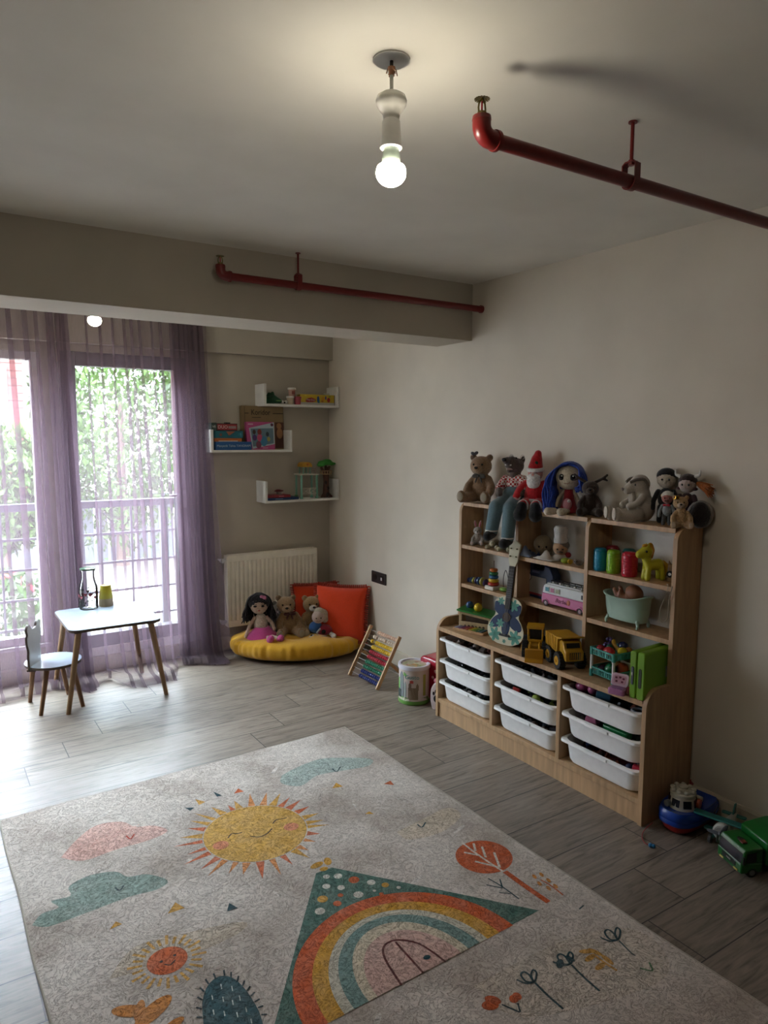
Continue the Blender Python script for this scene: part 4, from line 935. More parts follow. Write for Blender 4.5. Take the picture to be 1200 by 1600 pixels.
# small dark brown moose
p0 = sy(921, 2.57, ZT)
t = bear('moose_toy', 'small dark brown plush moose between the blue haired doll and the grey plush', 'soft toy', p0, -50, .17, '#35261f', '#3f2e25', '#2c201b', ears=False, kind='fuzz')
b = MB(.17)
for s in (-1, 1): b.limb([(s*.12, .0, .90), (s*.30, -.02, 1.0), (s*.42, -.02, 1.10)], [.045, .04, .035]); b.limb([(s*.30, -.02, 1.0), (s*.42, -.02, .96)], [.035, .03])
b.blob('antlers', mat('#2e2320', 'cloth'), t, voxel=.003)
# grey plush seen from the side
p0 = sy(1001, 2.575, ZT)
t = thing('grey_plush', 'smooth grey beige plush animal in profile with white soles on the cabinet top', 'soft toy', p0, -118); t.scale = (.86, .86, .93)
m = mat('#b3a99c', 'cloth'); b = MB()
b.ell((0, .01, .065), (.058, .058, .066)); b.ell((0, .0, .12), (.044, .042, .05)); b.ell((0, -.012, .172), (.043, .050, .046)); b.limb([(0, -.045, .165), (0, -.075, .148)], [.028, .022])
for s in (-1, 1):
    b.limb([(s*.045, -.015, .115), (s*.052, -.05, .085), (s*.040, -.08, .075)], [.017, .016, .016]); b.limb([(s*.040, -.035, .035), (s*.046, -.085, .028), (s*.05, -.125, .030)], [.030, .025, .022])
    b.ell((s*.05, -.142, .038), (.026, .018, .034))
b.blob('body', m, t, voxel=.0045, smooth=6)
for s in (-1, 1):
    MB().ell((s*.05, -.160, .040), (.021, .006, .028)).build('sole', mat('#c0b9ab', 'cloth'), t, smooth=60)
    MB().tube(arc([(s*.022, -.072, .182), (s*.036, -.045, .196), (s*.043, -.010, .196), (s*.044, .012, .165)], 5), [.007]*16, 6).build('ear', mat('#6d6359', 'cloth'), t, smooth=180)
eyes(t, 1, [(s*.036, -.052, .172) for s in (-1, 1)], .0055)
MB().ell((0, -.101, .150), (.010, .005, .007)).build('nose', mat('#6b5a50'), t, smooth=60)
MB().ell((0, -.050, .105), (.024, .014, .042)).build('belly', mat('#aaa091', 'cloth'), t, smooth=60)
# group of small crocheted dolls at the right
def small_doll(name, lab, loc, rz, h, body, legs, skin, hair, extra=None, hk='knit'):
    t = thing(name, lab, 'doll', loc, rz); k = h
    MB(k).ell((0, 0, .42), (.13, .10, .17)).ell((0, 0, .52), (.10, .08, .09)).blob('torso', mat(body, 'knit'), t, voxel=h*.02)
    MB(k).ell((0, 0, .76), (.155, .14, .16)).build('head', mat(skin, 'knit'), t, smooth=60)
    MB(k).ell((0, .02, .81), (.165, .145, .14)).build('hair', mat(hair, 'knit'), t, smooth=60)
    eyes(t, k, [(s*.055, -.132, .755) for s in (-1, 1)], .018)
    MB(k).ell((0, -.145, .715), .02).build('nose', mat(skin, 'knit'), t, smooth=60)
    for s in (-1, 1):
        MB(k).limb([(s*.12, 0, .54), (s*.19, -.03, .38), (s*.19, -.06, .26)], [.05, .045, .045]).blob('arm', mat(body, 'knit'), t, voxel=h*.02)
        MB(k).limb([(s*.065, 0, .28), (s*.075, -.02, .14), (s*.08, -.05, .055)], [.06, .05, .055]).blob('leg', mat(legs, 'knit'), t, voxel=h*.02)
    return t
p0 = sy(1038, 2.615, ZT); p0.z = ZT
t = small_doll('black_haired_doll', 'tall black and white knitted doll behind the small grey doll', p0, -60, .245, '#1a191c', '#141316', '#b6a998', '#131216')
MB(.245).ell((0, -.085, .48), (.07, .03, .05)).build('yellow_patch', mat('#b98b2c', 'knit'), t, smooth=60)
p0 = sy(1041, 2.553, ZT)
t = small_doll('bow_tie_doll', 'small grey knitted doll with a red bow tie in front of the black haired doll', p0, -62, .150, '#7f8488', '#4c4d50', '#a8685c', '#c4bfb4')
q = MB(.15).ell((-.05, -.13, .57), (.05, .02, .035)).ell((.05, -.13, .57), (.05, .02, .035)).ell((0, -.14, .57), .02); q.build('bow_tie', mat('#a8243a', 'cloth'), t, smooth=60)
MB(.15).ell((0, -.14, .685), (.06, .03, .03)).build('beard', mat('#5a2f26', 'knit'), t, smooth=60)
p0 = sy(1071, 2.600, ZT)
t = small_doll('viking_doll', 'knitted viking doll with horned hat and orange ponytail at the right end', p0, -72, .225, '#3a2024', '#2c2524', '#a99a92', '#2f1f1c')
for s in (-1, 1): MB(.225).tube(arc([(s*.12, 0, .90), (s*.20, -.01, .93), (s*.21, -.01, 1.02)], 4), [.035, .034, .032, .03, .026, .022, .017, .012, .006], 8).build('horn', WHT, t, smooth=180)
rr = random.Random(8); st = []
for k in range(46):
    a = rr.uniform(0, 6.28); s = rr.uniform(.2, 1); st.append([(.10, .02, .80), (.26+rr.uniform(-.02, .02), .05*math.cos(a)*s-.02, .74+.07*math.sin(a)*s), (.42+rr.uniform(-.05, .04), .12*math.cos(a)*s-.03, .64+.13*math.sin(a)*s)])
b = MB(.225)
for p in st: b.tube(arc(p, 4), .010, 5)
b.build('orange_ponytail', mat('#a85a1c', 'knit'), t, smooth=180)
for s in (-1, 1): MB(.225).ell((s*.14, -.03, .68), (.05, .05, .03)).build('collar', mat('#4a262a', 'knit'), t, smooth=60)
p0 = sy(1064, 2.540, ZT)
t = bear('hippo_toy', 'small tan plush with a shiny gold hat in front of the viking doll', 'soft toy', p0, -52, .128, '#ab8a62', '#a99480', '#b5a08a', head=(-.05, -.06, .78))
MB(.128).lathe([(.13, .88), (.13, .90), (.075, .905), (.07, .98), (.0, 1.0)], (-.16, -.12, 0.02)).build('gold_hat', mat('#a07c2e', 'metal', .25), t)
p0 = sy(1093, 2.610, ZT)
t = thing('dark_plush', 'dark plush cushion toy with a grey fluffy rim at the cabinet top corner', 'soft toy', p0, -55)
MB().ell((0, 0, .052), (.038, .030, .052)).build('dark_body', mat('#241b1a', 'fuzz'), t, smooth=60)
MB().torus((0, .004, .052), .040, .010, rotm(90, 0, 0), sq=(1, 1.18)).build('fluffy_rim', mat('#837d76', 'fuzz'), t, smooth=180)

# ---------------------------------------------------------------- upper row of the shelves
XS = 2.56
p0 = sy(746, 2.56, ZS2)
t = bear('bunny_toy', 'small white plush bunny with pink ears on the upper left shelf', 'soft toy', p0, -45, .105, '#a7a09a', '#c9c2bd', '#c9b9b4', ears=False)
for s in (-1, 1):
    e = MB(.105).ell((s*.12, 0, 1.08), (.065, .04, .21), rotm(0, s*12, 0)).build('ear', mat('#b79a98', 'fuzz'), t, smooth=60)
    MB(.105).ell((s*.12, -.035, 1.08), (.04, .015, .16), rotm(0, s*12, 0)).build('inner_ear', mat('#b86a76', 'cloth'), e, smooth=60)
for k, (px, c1, c2, lab) in enumerate(((772, '#8b7a63', '#b3a98d', 'small tan plush lying under the dangling wolf shoes, left of the green one'), (790, '#5d6b4c', '#b9b59a', 'small green and cream plush turtle under the dangling wolf shoes'), (812, '#4c5a42', '#c2bda6', 'small dark green plush toy beside the ukulele head on the upper shelf'))):
    p0 = sy(px, 2.55, ZS2); t = thing('plush_turtle', lab, 'soft toy', p0, -60)
    MB().ell((0, .01, .026), (.030, .034, .024)).build('shell', mat(c1, 'fuzz'), t, smooth=60)
    MB().ell((0, -.030, .028), (.015, .016, .015)).build('head', mat(c2, 'cloth'), t, smooth=60)
    for s in (-1, 1):
        MB().limb([(s*.018, -.018, .012), (s*.026, -.040, .011)], [.010, .011]).build('front_foot', mat(c2, 'cloth'), t, smooth=60); MB().limb([(s*.020, .025, .012), (s*.030, .038, .011)], [.010, .010]).build('back_foot', mat(c2, 'cloth'), t, smooth=60)
# middle bay, upper row
def round_head(lab, px, x, r, rz, col):
    p0 = sy(px, x, ZS2); t = thing('round_head_doll', lab, 'doll', p0, rz)
    MB().ell((0, .01, r+.012), (r, r*.9, r)).build('head', mat(col, 'cloth'), t, smooth=60)
    MB().ell((0, .02, .02), (r*.8, r*.6, .02)).build('body', mat('#a89a84', 'cloth'), t, smooth=60)
    eyes(t, 1, [(s*r*.38, -r*.80+.006, r*1.0+.006) for s in (-1, 1)], .0045)
    MB().ell((0, -r*.88+.008, r*.80+.008), .004).build('nose', mat('#8a6a54'), t, smooth=60)
round_head('doll with a big plain round beige head on the upper middle shelf', 848, 2.585, .047, -50, '#8f7c62')
round_head('second beige round headed doll partly behind the ukulele head', 818, 2.61, .034, -50, '#7d6c58')
p0 = sy(875, 2.565, ZS2)
t = thing('chef_doll', 'doll with a tall white chef hat on the upper middle shelf', 'doll', p0, -50)
MB().ell((0, 0, .062), (.036, .034, .036)).build('head', mat('#b08b6c', 'cloth'), t, smooth=60)
MB().ell((.006, .006, .075), (.037, .035, .028)).build('hair', mat('#6a6660', 'knit'), t, smooth=60)
MB().lathe([(.032, .088), (.034, .105), (.030, .112), (.031, .13), (.034, .155), (.026, .168), (.010, .172)], (0, .002, 0)).build('chef_hat', mat('#bdbab8', 'cloth'), t)
MB().ell((0, 0, .018), (.034, .026, .02)).build('body', mat('#b8aca0', 'cloth'), t, smooth=60)
eyes(t, 1, [(s*.013, -.033, .060) for s in (-1, 1)], .004)
MB().tube([(-.014, -.034, .046), (0, -.037, .050), (.014, -.034, .046)], .003, 6).build('moustache', mat('#3a302b', 'knit'), t)
MB().ell((.036, .0, .030), (.016, .014, .014)).build('red_scarf', mat('#8e1f28', 'cloth'), t, smooth=60)
def cloth(name, lab, c, size, m, rz, amp, seed, cat='cloth'):
    rr = random.Random(seed); n = 16; b = MB(); ph = [rr.uniform(0, 6) for _ in range(4)]; vs = []
    for j in range(n+1):
        for i in range(n+1):
            u, v = i/n-.5, j/n-.5; z = amp*(.5+.5*math.sin(9*u+ph[0]+3*v))*(.5+.5*math.cos(8*v+ph[1]))+amp*.35*math.sin(17*u*v+ph[2]+9*u); z = max(z, 0)*(1-(2*abs(u))**4)*(1-(2*abs(v))**4)+.004
            vs.append((u*size[0]*(1+.12*math.sin(7*v+ph[3])), v*size[1]*(1+.1*math.cos(6*u)), z))
    b.add(vs, [(j*(n+1)+i, j*(n+1)+i+1, (j+1)*(n+1)+i+1, (j+1)*(n+1)+i) for j in range(n) for i in range(n)])
    o = b.build(name, m, smooth=180, solid=.003); place(o, c, rz); tag(o, lab, cat); return o
cloth('folded_cloth', 'crumpled white cloth at the front of the upper middle shelf', sy(855, 2.535, ZS2), (.13, .075), mat('#bfb9b0', 'cloth'), -90, .035, 4)
NV = check_mat('#1b2b55', '#26365e', 40); NV2 = mat('#1c2c55', 'cloth', col2='#8a97ad')
cloth('navy_cloth', 'navy and white patterned cloth left of the white cloth on the upper middle shelf', sy(826, 2.535, ZS2), (.085, .085), NV2, -90, .045, 9)
p0 = sy(884, 2.53, ZS2)
t = thing('toy_frog', 'small yellow green toy with orange nose on the upper middle shelf edge', 'toy', p0, -60)
MB().ell((0, .0, .014), (.024, .018, .014)).build('body', mat('#8a9a2e', 'plastic'), t, smooth=60); MB().cyl((.018, -.012, .014), (.026, -.020, .014), .010, .012).build('trumpet_nose', mat('#b5912a', 'plastic'), t)
p0 = sy(905, 2.54, ZS2)
t = thing('grey_critter', 'small grey toy animal at the right end of the upper middle shelf', 'toy', p0, -60)
MB().ell((0, 0, .016), (.020, .026, .014)).ell((-.010, -.022, .022), (.012, .012, .012)).ell((.022, .0, .028), (.008, .010, .012)).blob('body', mat('#7a716b', 'fuzz'), t, voxel=.003)
eyes(t, 1, [(-.015, -.033, .024), (-.005, -.034, .024)], .002)
# right bay, upper row: ribbed cups and yellow horse
def cup(px, x, col, h, lab, rw=.029):
    p0 = sy(px, x, ZS2); t = thing('toy_canister', lab, 'canister', p0, 0, 'coloured toy canisters')
    pr = [(rw*.9, 0), (rw, .004)]
    for k in range(9): z = .010+k*(h-.034)/9; pr += [(rw, z), (rw*1.03, z+.002), (rw*1.03, z+.005), (rw, z+.007)]
    pr += [(rw, h-.020), (rw*.93, h-.006), (rw*.7, h)]
    MB().lathe(pr, sq=(1, 1)).build('ribbed_body', mat(col, 'plastic', .3), t, smooth=50)
    MB().torus((0, 0, h-.014), rw*.97, .0015).build('lid_seam', mat(col, 'plastic', .2), t, smooth=180)
cup(937, 2.535, '#1f7f9f', .102, 'blue ribbed canister, leftmost in front on the upper right shelf')
cup(958, 2.535, '#7fae28', .102, 'lime green ribbed canister between the blue and red ones')
cup(983, 2.535, '#b52034', .104, 'red ribbed canister in front, right of the lime green one', .033)
cup(956, 2.61, '#8e2a34', .107, 'dark red lidded canister standing behind the blue and green ones')
cup(982, 2.61, '#2c6a66', .104, 'teal canister behind the red one')
p0 = sy(1018, 2.55, ZS2)
t = thing('toy_horse', 'plain yellow plastic toy horse on the upper right shelf', 'toy horse', p0, -112)
t.scale = (1.05, 1.05, 1.05)
YL = mat('#b7b224', 'plastic', .4); b = MB()
b.limb([(0, .026, .062), (0, -.016, .060)], [.023, .022]); b.limb([(0, -.020, .068), (0, -.030, .098)], [.019, .018]); b.limb([(0, -.028, .114), (0, -.056, .104)], [.025, .017])
for sx in (-1, 1):
    b.limb([(sx*.012, .034, .05), (sx*.014, .038, .008)], [.011, .012]); b.limb([(sx*.012, -.022, .05), (sx*.013, -.026, .008)], [.011, .012]); b.ell((sx*.010, -.024, .140), (.005, .004, .010))
b.blob('body', YL, t, voxel=.0035)
MB().limb([(0, -.012, .138), (0, -.006, .120), (0, -.008, .092)], [.012, .013, .009]).ell((0, -.034, .138), (.010, .014, .008)).blob('mane', mat('#c08a18', 'plastic', .4), t, voxel=.003)
MB().limb([(0, .048, .068), (0, .064, .050), (0, .060, .018)], [.010, .014, .008]).blob('tail', mat('#b9961c', 'plastic', .4), t, voxel=.003)
eyes(t, 1, [(s*.0215, -.040, .118) for s in (-1, 1)], .0045, flat=1)
p0 = sy(1050, 2.575, ZS2)
t = thing('wooden_owl', 'small brown wooden figure at the right end of the upper right shelf', 'figurine', p0, -75)
MB().box((0, 0, .038), (.036, .020, .076)).build('body', mat('#74552f', 'wood'), t, bevel=.005)
for s in (-1, 1): MB().cyl((s*.012, 0, .074), (s*.016, 0, .090), .007, .001, 8).build('ear', mat('#74552f', 'wood'), t)
MB().cyl((-.006, -.0105, .035), (-.006, -.014, .035), .014).build('dial', BLK, t); MB().cyl((-.006, -.014, .035), (-.006, -.0155, .035), .006).build('dial_centre', WHT, t)

# ---------------------------------------------------------------- second row
# articulated wooden caterpillar
p0 = sy(752, 2.55, ZS1); q0 = sy(728, 2.56, ZS1)
t = thing('caterpillar_toy', 'striped wooden caterpillar with an orange head on the middle left shelf', 'toy', sy(768, 2.535, ZS1), 0)
d0 = t.location.copy(); pts = [sy(px, 2.545, ZS1)-d0 for px in (768, 760, 755, 750.5, 746.5, 742, 738, 733.5, 729)]
cols = ['#c4632a', '#3d3358', '#b0a650', '#46628c', '#3d3358', '#b0a650', '#46628c', '#3f4f86', '#4a7390']; rad = [.019, .021, .023, .023, .021, .018, .017, .013, .009]
for i, (p, c_, r) in enumerate(zip(pts, cols, rad)):
    b = MB()
    if i == 0: b.ell((p.x, p.y, r), r); b.build('head', mat(c_, 'plastic'), t, smooth=60)
    else: b.ell((p.x, p.y+.004, r), (r, .011, r)); b.build('body_ring', mat(c_, 'plastic'), t, smooth=60)
# ring stacker
t = thing('ring_stacker', 'wooden ring stacker with rainbow rings on a white base', 'toy', sy(771, 2.535, ZS1), 0)
t.scale = (1.12, 1.12, 1.12)
MB().box((0, 0, .009), (.06, .06, .018)).build('base', mat('#cfc8bb', 'plain'), t, bevel=.003)
for k, (c_, r) in enumerate((('#a8301f', .030), ('#c9a52a', .027), ('#2f5f8a', .024), ('#2a6a44', .021), ('#b9662a', .018))):
    MB().torus((0, 0, .027+.0165*k), r*.62, .009).ell((0, 0, .027+.0165*k), (r*.6, r*.6, .0075)).build('ring', mat(c_, 'plastic'), t, smooth=180)
MB().cyl((0, 0, .018), (0, 0, .138), .0028).build('peg', mat('#6c5a48', 'wood'), t)
single(MB().ell((0, 0, .012), (.020, .026, .012)), 'green_toy', mat('#6f9a3c', 'plastic'), 'small light green toy behind the ukulele neck on the middle left shelf', 'toy').location = sy(787, 2.54, ZS1)
b = MB(); b.tube(arc([(0, -.02, 0.002), (0, -.026, .05), (0, -.004, .105), (0, .014, .06), (0, .012, .002)], 6), .0022, 6)
o = single(b, 'wire_loop', mat('#57565a', 'metal'), 'thin grey wire toy behind the ukulele neck on the middle left shelf', 'toy', smooth=180); o.location = sy(789, 2.58, ZS1)
# navy carry case
p0 = sy(845, 2.605, ZS1)
t = thing('carry_case', 'navy blue plastic carry case standing behind the pink camper van', 'case', p0, -90)
pr = [(-.105, .004), (-.1, 0), (.1, 0), (.105, .004), (.105, .13), (.08, .168), (.045, .178), (.04, .15), (-.03, .15), (-.04, .178), (-.075, .182), (-.105, .165)]
MB().prism(pr, -.028, .028, 'y').build('shell', mat('#17284e', 'plastic'), t, bevel=.005)
MB().tube(arc([(-.045, 0, .172), (-.03, 0, .186), (.03, 0, .186), (.048, 0, .172)], 5), .007).build('handle', mat('#17284e', 'plastic'), t)
MB().box((-.018, -.029, .068), (.16, .003, .085)).build('label_panel', mat('#9a9690'), t); MB().box((-.018, -.0295, .022), (.16, .003, .010)).build('red_strip', mat('#8a2030'), t)
MB().cyl((-.062, -.029, .105), (-.062, -.032, .105), .022, n=24).build('badge', mat('#b5a297'), t); MB().torus((-.062, -.031, .105), .022, .002, rotm(90, 0, 0)).build('badge_ring', mat('#1b1a24'), t)
MB().ell((-.078, -.029, .150), (.011, .002, .006)).build('small_logo', mat('#8a93a8'), t); MB().box((-.01, -.0295, .135), (.05, .002, .012)).build('lettering_strip', mat('#5d6b8e'), t)
# pink camper van
y0 = sy(849, 2.515, ZS1).y; y1 = YP2+TH/2+.006
t = thing('camper_van', 'white and pink toy camper van on the middle shelf', 'toy van', (2.535, (y0+y1)/2, ZS1), -90)
Lh = (y0-y1)/2; PKM = mat('#b9628c', 'plastic', .35)
MB().prism(rrect(-Lh, .012, Lh, .060, .008), -.032, .032, 'y').build('lower_body', PKM, t, bevel=.005)
MB().prism([(-Lh+.002, .060), (Lh-.002, .060), (Lh-.006, .098), (Lh-.016, .106), (-Lh+.022, .106), (-Lh+.010, .098)], -.031, .031, 'y').build('upper_body', mat('#c6cac8', 'plastic'), t, bevel=.004)
MB().box((0, 0, .1095), (2*Lh-.05, .05, .008)).build('roof', mat('#b9bfc0', 'plastic'), t, bevel=.003)
for k, (xw_, c_) in enumerate(((-Lh+.035, '#3b7a86'), (-Lh+.068, '#a35a76'), (-Lh+.101, '#8a8f72'), (Lh-.012, '#20252a'))):
    w_ = .011 if k < 3 else .005
    f = MB().box((xw_, -.0325, .082), (w_*2+.005, .003, .025)).build('window_frame', WHT, t, bevel=.001); MB().box((xw_, -.034, .082), (w_*2, .002, .020)).build('window_picture', mat(c_, 'plastic'), f)
for xw_ in (-Lh+.028, Lh-.024):
    for s in (-1, 1):
        q = MB().cyl((xw_, s*.024, .014), (xw_, s*.034, .014), .0145, n=24).build('wheel', mat('#1b1a1d', 'plastic', .6), t, bevel=.002); MB().cyl((xw_, s*.034, .014), (xw_, s*.0355, .014), .009, .007).build('hubcap', mat('#8a7078', 'plastic'), q)
    MB().tube([(xw_-.021, -.033, .012), (xw_-.016, -.033, .026), (xw_, -.033, .033), (xw_+.016, -.033, .026), (xw_+.021, -.033, .012)], .003, 6).build('wheel_arch', PKM, t)
b = MB(); b.tube([(-Lh+.045, -.018, .124), (Lh-.02, -.018, .124), (Lh-.02, .018, .124), (-Lh+.045, .018, .124)], .003, 6, closed=True)
for k in range(6):
    xx = -Lh+.05+k*(2*Lh-.075)/5; b.tube([(xx, -.018, .113), (xx, -.018, .124)], .002, 5); b.tube([(xx, .018, .113), (xx, .018, .124)], .002, 5)
b.build('roof_rack', BLK, t)
for k in range(5): MB().ell((-Lh+.055+k*(2*Lh-.085)/4, -.012, .117), .0065).build('roof_lamp', WHT, t, smooth=60)
MB().tube([(-Lh-.004, -.024, .016), (-Lh-.006, -.024, .03), (-Lh+.0, -.024, .062), (-Lh+.004, -.024, .09)], .003, 6).build('bumper_bar', mat('#b88aa2', 'plastic'), t)
text('pink_lettering', 'Barbie', .030, mat('#6e1f3e'), t, (-.006, -.0335, .038), (90, 0, 0), .35, label='dark pink script lettering')
MB().ell((.038, -.033, .040), (.011, .002, .013)).build('figure_sticker', mat('#a85a3c'), t, smooth=60)
# bathtub with baby doll
pL = sy(942, 2.52, ZS1); pR = sy(1006, 2.52, ZS1); cy_ = (pL.y+pR.y)/2; Lh = .090
t = thing('toy_bathtub', 'pale mint toy bathtub on four feet on the right shelf', 'toy bathtub', (2.545, cy_-.002, ZS1), -90)
t.scale = (1.22, 1.22, 1.22)
MT = mat('#9db8a9', 'plastic', .3); b = MB(); n = 40
def ringt(a, c, z0, lift): return [(a*math.copysign(abs(math.cos(t_))**.8, math.cos(t_)), c*math.copysign(abs(math.sin(t_))**.8, math.sin(t_)), z0+lift*((math.cos(t_)*.5+.5)*.35+(math.cos(2*t_)*.5+.5)*.65)) for t_ in [2*PI*k/n for k in range(n)]]
rg = [ringt(.066, .028, .017, 0), ringt(.076, .037, .021, 0), ringt(.083, .042, .055, .0), ringt(.088, .045, .090, .018), ringt(.095, .050, .094, .020), ringt(.096, .051, .098, .020), ringt(.094, .049, .100, .020), ringt(.084, .041, .098, .020), ringt(.080, .039, .055, 0), ringt(.068, .030, .025, 0)]
vs = [p for r in rg for p in r]; fs = [(j*n+i, j*n+(i+1) % n, (j+1)*n+(i+1) % n, (j+1)*n+i) for j in range(len(rg)-1) for i in range(n)]+[tuple(range(n-1, -1, -1)), tuple((len(rg)-1)*n+i for i in range(n))]
b.add(vs, fs); b.build('tub', MT, t, smooth=50)
for sx in (-1, 1):
    for s_ in (-1, 1): MB().limb([(sx*.062, s_*.026, .024), (sx*.068, s_*.030, .012), (sx*.066, s_*.031, .005)], [.007, .005, .005]).build('foot', MT, t, smooth=60)
t2 = thing('baby_doll', 'bare brown baby doll lying in the mint toy bathtub', 'doll', (2.545, cy_-.004, ZS1+.052), -90); t2.scale = (1.35, 1.35, 1.35)
b = MB(); b.ell((.022, 0, .068), (.030, .026, .026), rotm(0, 25, 0)); b.ell((-.016, 0, .045), (.034, .022, .018)); b.limb([(-.03, -.016, .05), (-.045, -.014, .072)], [.008, .007]); b.limb([(-.03, .012, .05), (-.042, .010, .075)], [.008, .007]); b.limb([(-.02, -.018, .05), (-.022, -.014, .070)], [.007, .006]); b.ell((-.004, -.0, .078), (.007, .006, .006))
b.blob('body', mat('#8a5c40', 'plastic', .5), t2, voxel=.003)
# white cord hanging from the shelf
q1 = sy(1045, CU-.003, ZS2); zc = ZS2
b = MB(); P = [sy(1042, 2.52, ZS2+.002), sy(1044, 2.483, ZS2+.001), at(1038, 935, x=2.48), at(1031, 955, x=2.485), at(1034, 972, x=2.485), at(1043, 965, x=2.485), at(1045, 940, x=2.48), sy(1050, 2.483, ZS2+.001), sy(1050, 2.53, ZS2+.002)]
b.tube(arc([tuple(p) for p in P], 6), .0018, 6); single(b, 'looped_necklace', mat('#9f9480', 'cloth'), 'thin white cord looped over the edge of the upper right shelf', 'necklace', smooth=180)

# ---------------------------------------------------------------- things on the cabinet deck
# ball bench
p0 = sy(748, 2.50, ZD)
t = thing('pounding_bench', 'wooden toy bench with green top and yellow ball at the left of the deck', 'toy', p0, -63)
t.scale = (1.25, 1.25, 1.25)
WD = mat('#b39a72', 'wood'); w_ = .075
fr = [(-w_, 0), (-w_, .078), (w_, .060), (w_, 0)]
hole = [(-w_+.014, .034), (-w_+.014, .066), (w_-.03, .053), (w_-.014, .042), (w_-.014, .034)]
b = MB(); b.b2((-w_, -.045, 0), (w_, -.037, .034)); b.b2((-w_, -.045, .034), (-w_+.014, -.037, .074)); b.b2((w_-.014, -.045, .034), (w_, -.037, .060)); b.prism([(-w_, .066), (w_, .050), (w_, .062), (-w_, .080)], -.045, -.037, 'y')
b.build('front_board', WD, t, bevel=.0015); MB().b2((-w_, .030, 0), (w_, .045, .06)).build('rear_board', mat('#4a3826', 'wood'), t); MB().b2((-w_, -.037, 0), (w_, .037, .003)).build('bench_floor', mat('#4a3826', 'wood'), t)  # rear board and floor coloured dark, standing in for the shaded interior
MB().prism([(-w_-.008, .079), (w_+.008, .062), (w_+.008, .070), (-w_-.008, .087)], -.055, .055, 'y').build('green_top', mat('#2f7a34', 'plastic'), t, bevel=.003)
MB().ell((.0, -.01, .094), .019).build('yellow_ball', mat('#c9a71f', 'plastic', .25), t, smooth=60); MB().ell((-.05, .015, .094), .017).build('blue_ball', mat('#25456f', 'plastic', .25), t, smooth=60)
for k in range(6): MB().cyl((-.045+k*.017, -.0455, .018), (-.045+k*.017, -.047, .018), .0035+.0008*(k % 3), n=12).build('cut_out', mat('#4a3a28'), t)
# xylophone
p0 = sy(735, 2.415, ZD)
t = thing('xylophone', 'small wooden xylophone with coloured bars in front of the green topped bench', 'toy xylophone', (2.425, p0.y-.01, ZD), -76)
b = MB(); b.prism([(-.105, -.040), (.085, -.028), (.085, .028), (-.105, .040)], 0, .014, 'z'); b.build('frame', mat('#b98f63', 'wood'), t, bevel=.002)
for k, c_ in enumerate(('#8f8fa6', '#6b4a78', '#8a2f4a', '#a34a2c', '#b59a2f', '#6f8a2f', '#2a6a4c', '#23505e')):
    MB().box((-.088+k*.022, 0, .0175), (.016, .074-.003*k, .004)).build('bar', mat(c_, 'plastic', .25), t, bevel=.001)
# ukulele leaning on the shelves
pb = at(786, 1008, x=2.395); base = Vector((2.400, pb.y, ZD+.002)); head = at(806, 846, x=CU-.012)
up = (head-base).normalized(); nrm = Vector((-1, -.25, 0)); nrm = (nrm-up*nrm.dot(up)).normalized(); sd = up.cross(nrm).normalized()
Lk = (head-base).length; Rk = Matrix((sd, nrm*-1, up)).transposed()
if Rk.determinant() < 0: sd = -sd; Rk = Matrix((sd, nrm*-1, up)).transposed()
t = thing('ukulele', 'white ukulele painted with a blue butterfly and green flowers leaning on the cabinet shelves', 'ukulele', base, rot=Rk.to_euler())
k_ = Lk/.56
def uk_outline(n=64):
    pts = []
    half = arc([(0, 0), (.045, .006), (.082, .035), (.092, .078), (.078, .118), (.062, .145), (.060, .165), (.068, .190), (.066, .222), (.045, .245), (.018, .252), (.0, .252)], 5) if False else None
    H = [(0, 0), (.045, .006), (.082, .035), (.092, .078), (.078, .118), (.062, .145), (.060, .165), (.068, .190), (.066, .222), (.045, .245), (.018, .252), (0, .252)]
    a = [(q.x, q.y) for q in arc([(p[0], p[1], 0) for p in H], 5)]
    return a+[(-x, y) for x, y in a[-2:0:-1]]
O = uk_outline(); O = [(x*1.22, y*1.02) for x, y in O]
def uu(name, pts, y0, y1, m, bev=0, **kw): return MB(k_).prism(pts, y0, y1, 'y').build(name, m, t, bevel=bev, **kw)
CR = mat('#cbc5aa', 'plain', .35); UB = mat('#0c274e', 'plain', .35); UG = mat('#549080', 'plain', .35)
uu('sides', O, 0, .050, mat('#8a6d4c', 'wood'), .002, smooth=50)
fb = MB(k_); fb.prism([(x*1.01, y*1.005) for x, y in O], -.003, .001, 'y'); fb.build('front', CR, t, smooth=50)
def clipd(pts):  # keep painted shapes on the face
    out = []
    for x, y in pts:
        y = min(max(y, .004), .250); w_ = min((abs(px_) for px_, py_ in O if abs(py_-y) < .012), default=.04) if False else max([abs(px_) for px_, py_ in O if abs(py_-y) < .010] or [.03])
        out.append((max(-w_+.001, min(w_-.001, x)), y))
    return out
def painted(name, shapes, m, d):
    b = MB(k_)
    for s_ in shapes: b.prism(clipd(s_), -.0036-d*.0003, -.0030, 'y')
    return b.build(name, m, t, smooth=0)
def petal(c, a, l, w_): return [(c[0]+l*(.5+.5*math.cos(q))*math.cos(a)-w_*math.sin(q)*math.sin(a), c[1]+l*(.5+.5*math.cos(q))*math.sin(a)+w_*math.sin(q)*math.cos(a)) for q in [2*PI*k/18 for k in range(18)]]
cc = (0, .160)
painted('butterfly_wings', [petal(cc, math.radians(33), .105, .032), petal(cc, math.radians(147), .105, .032), petal(cc, math.radians(-36), .118, .030), petal(cc, math.radians(-144), .118, .030), petal(cc, math.radians(-90), .115, .026), petal(cc, math.radians(90), .08, .016)], UB, 0)
fl_ = []
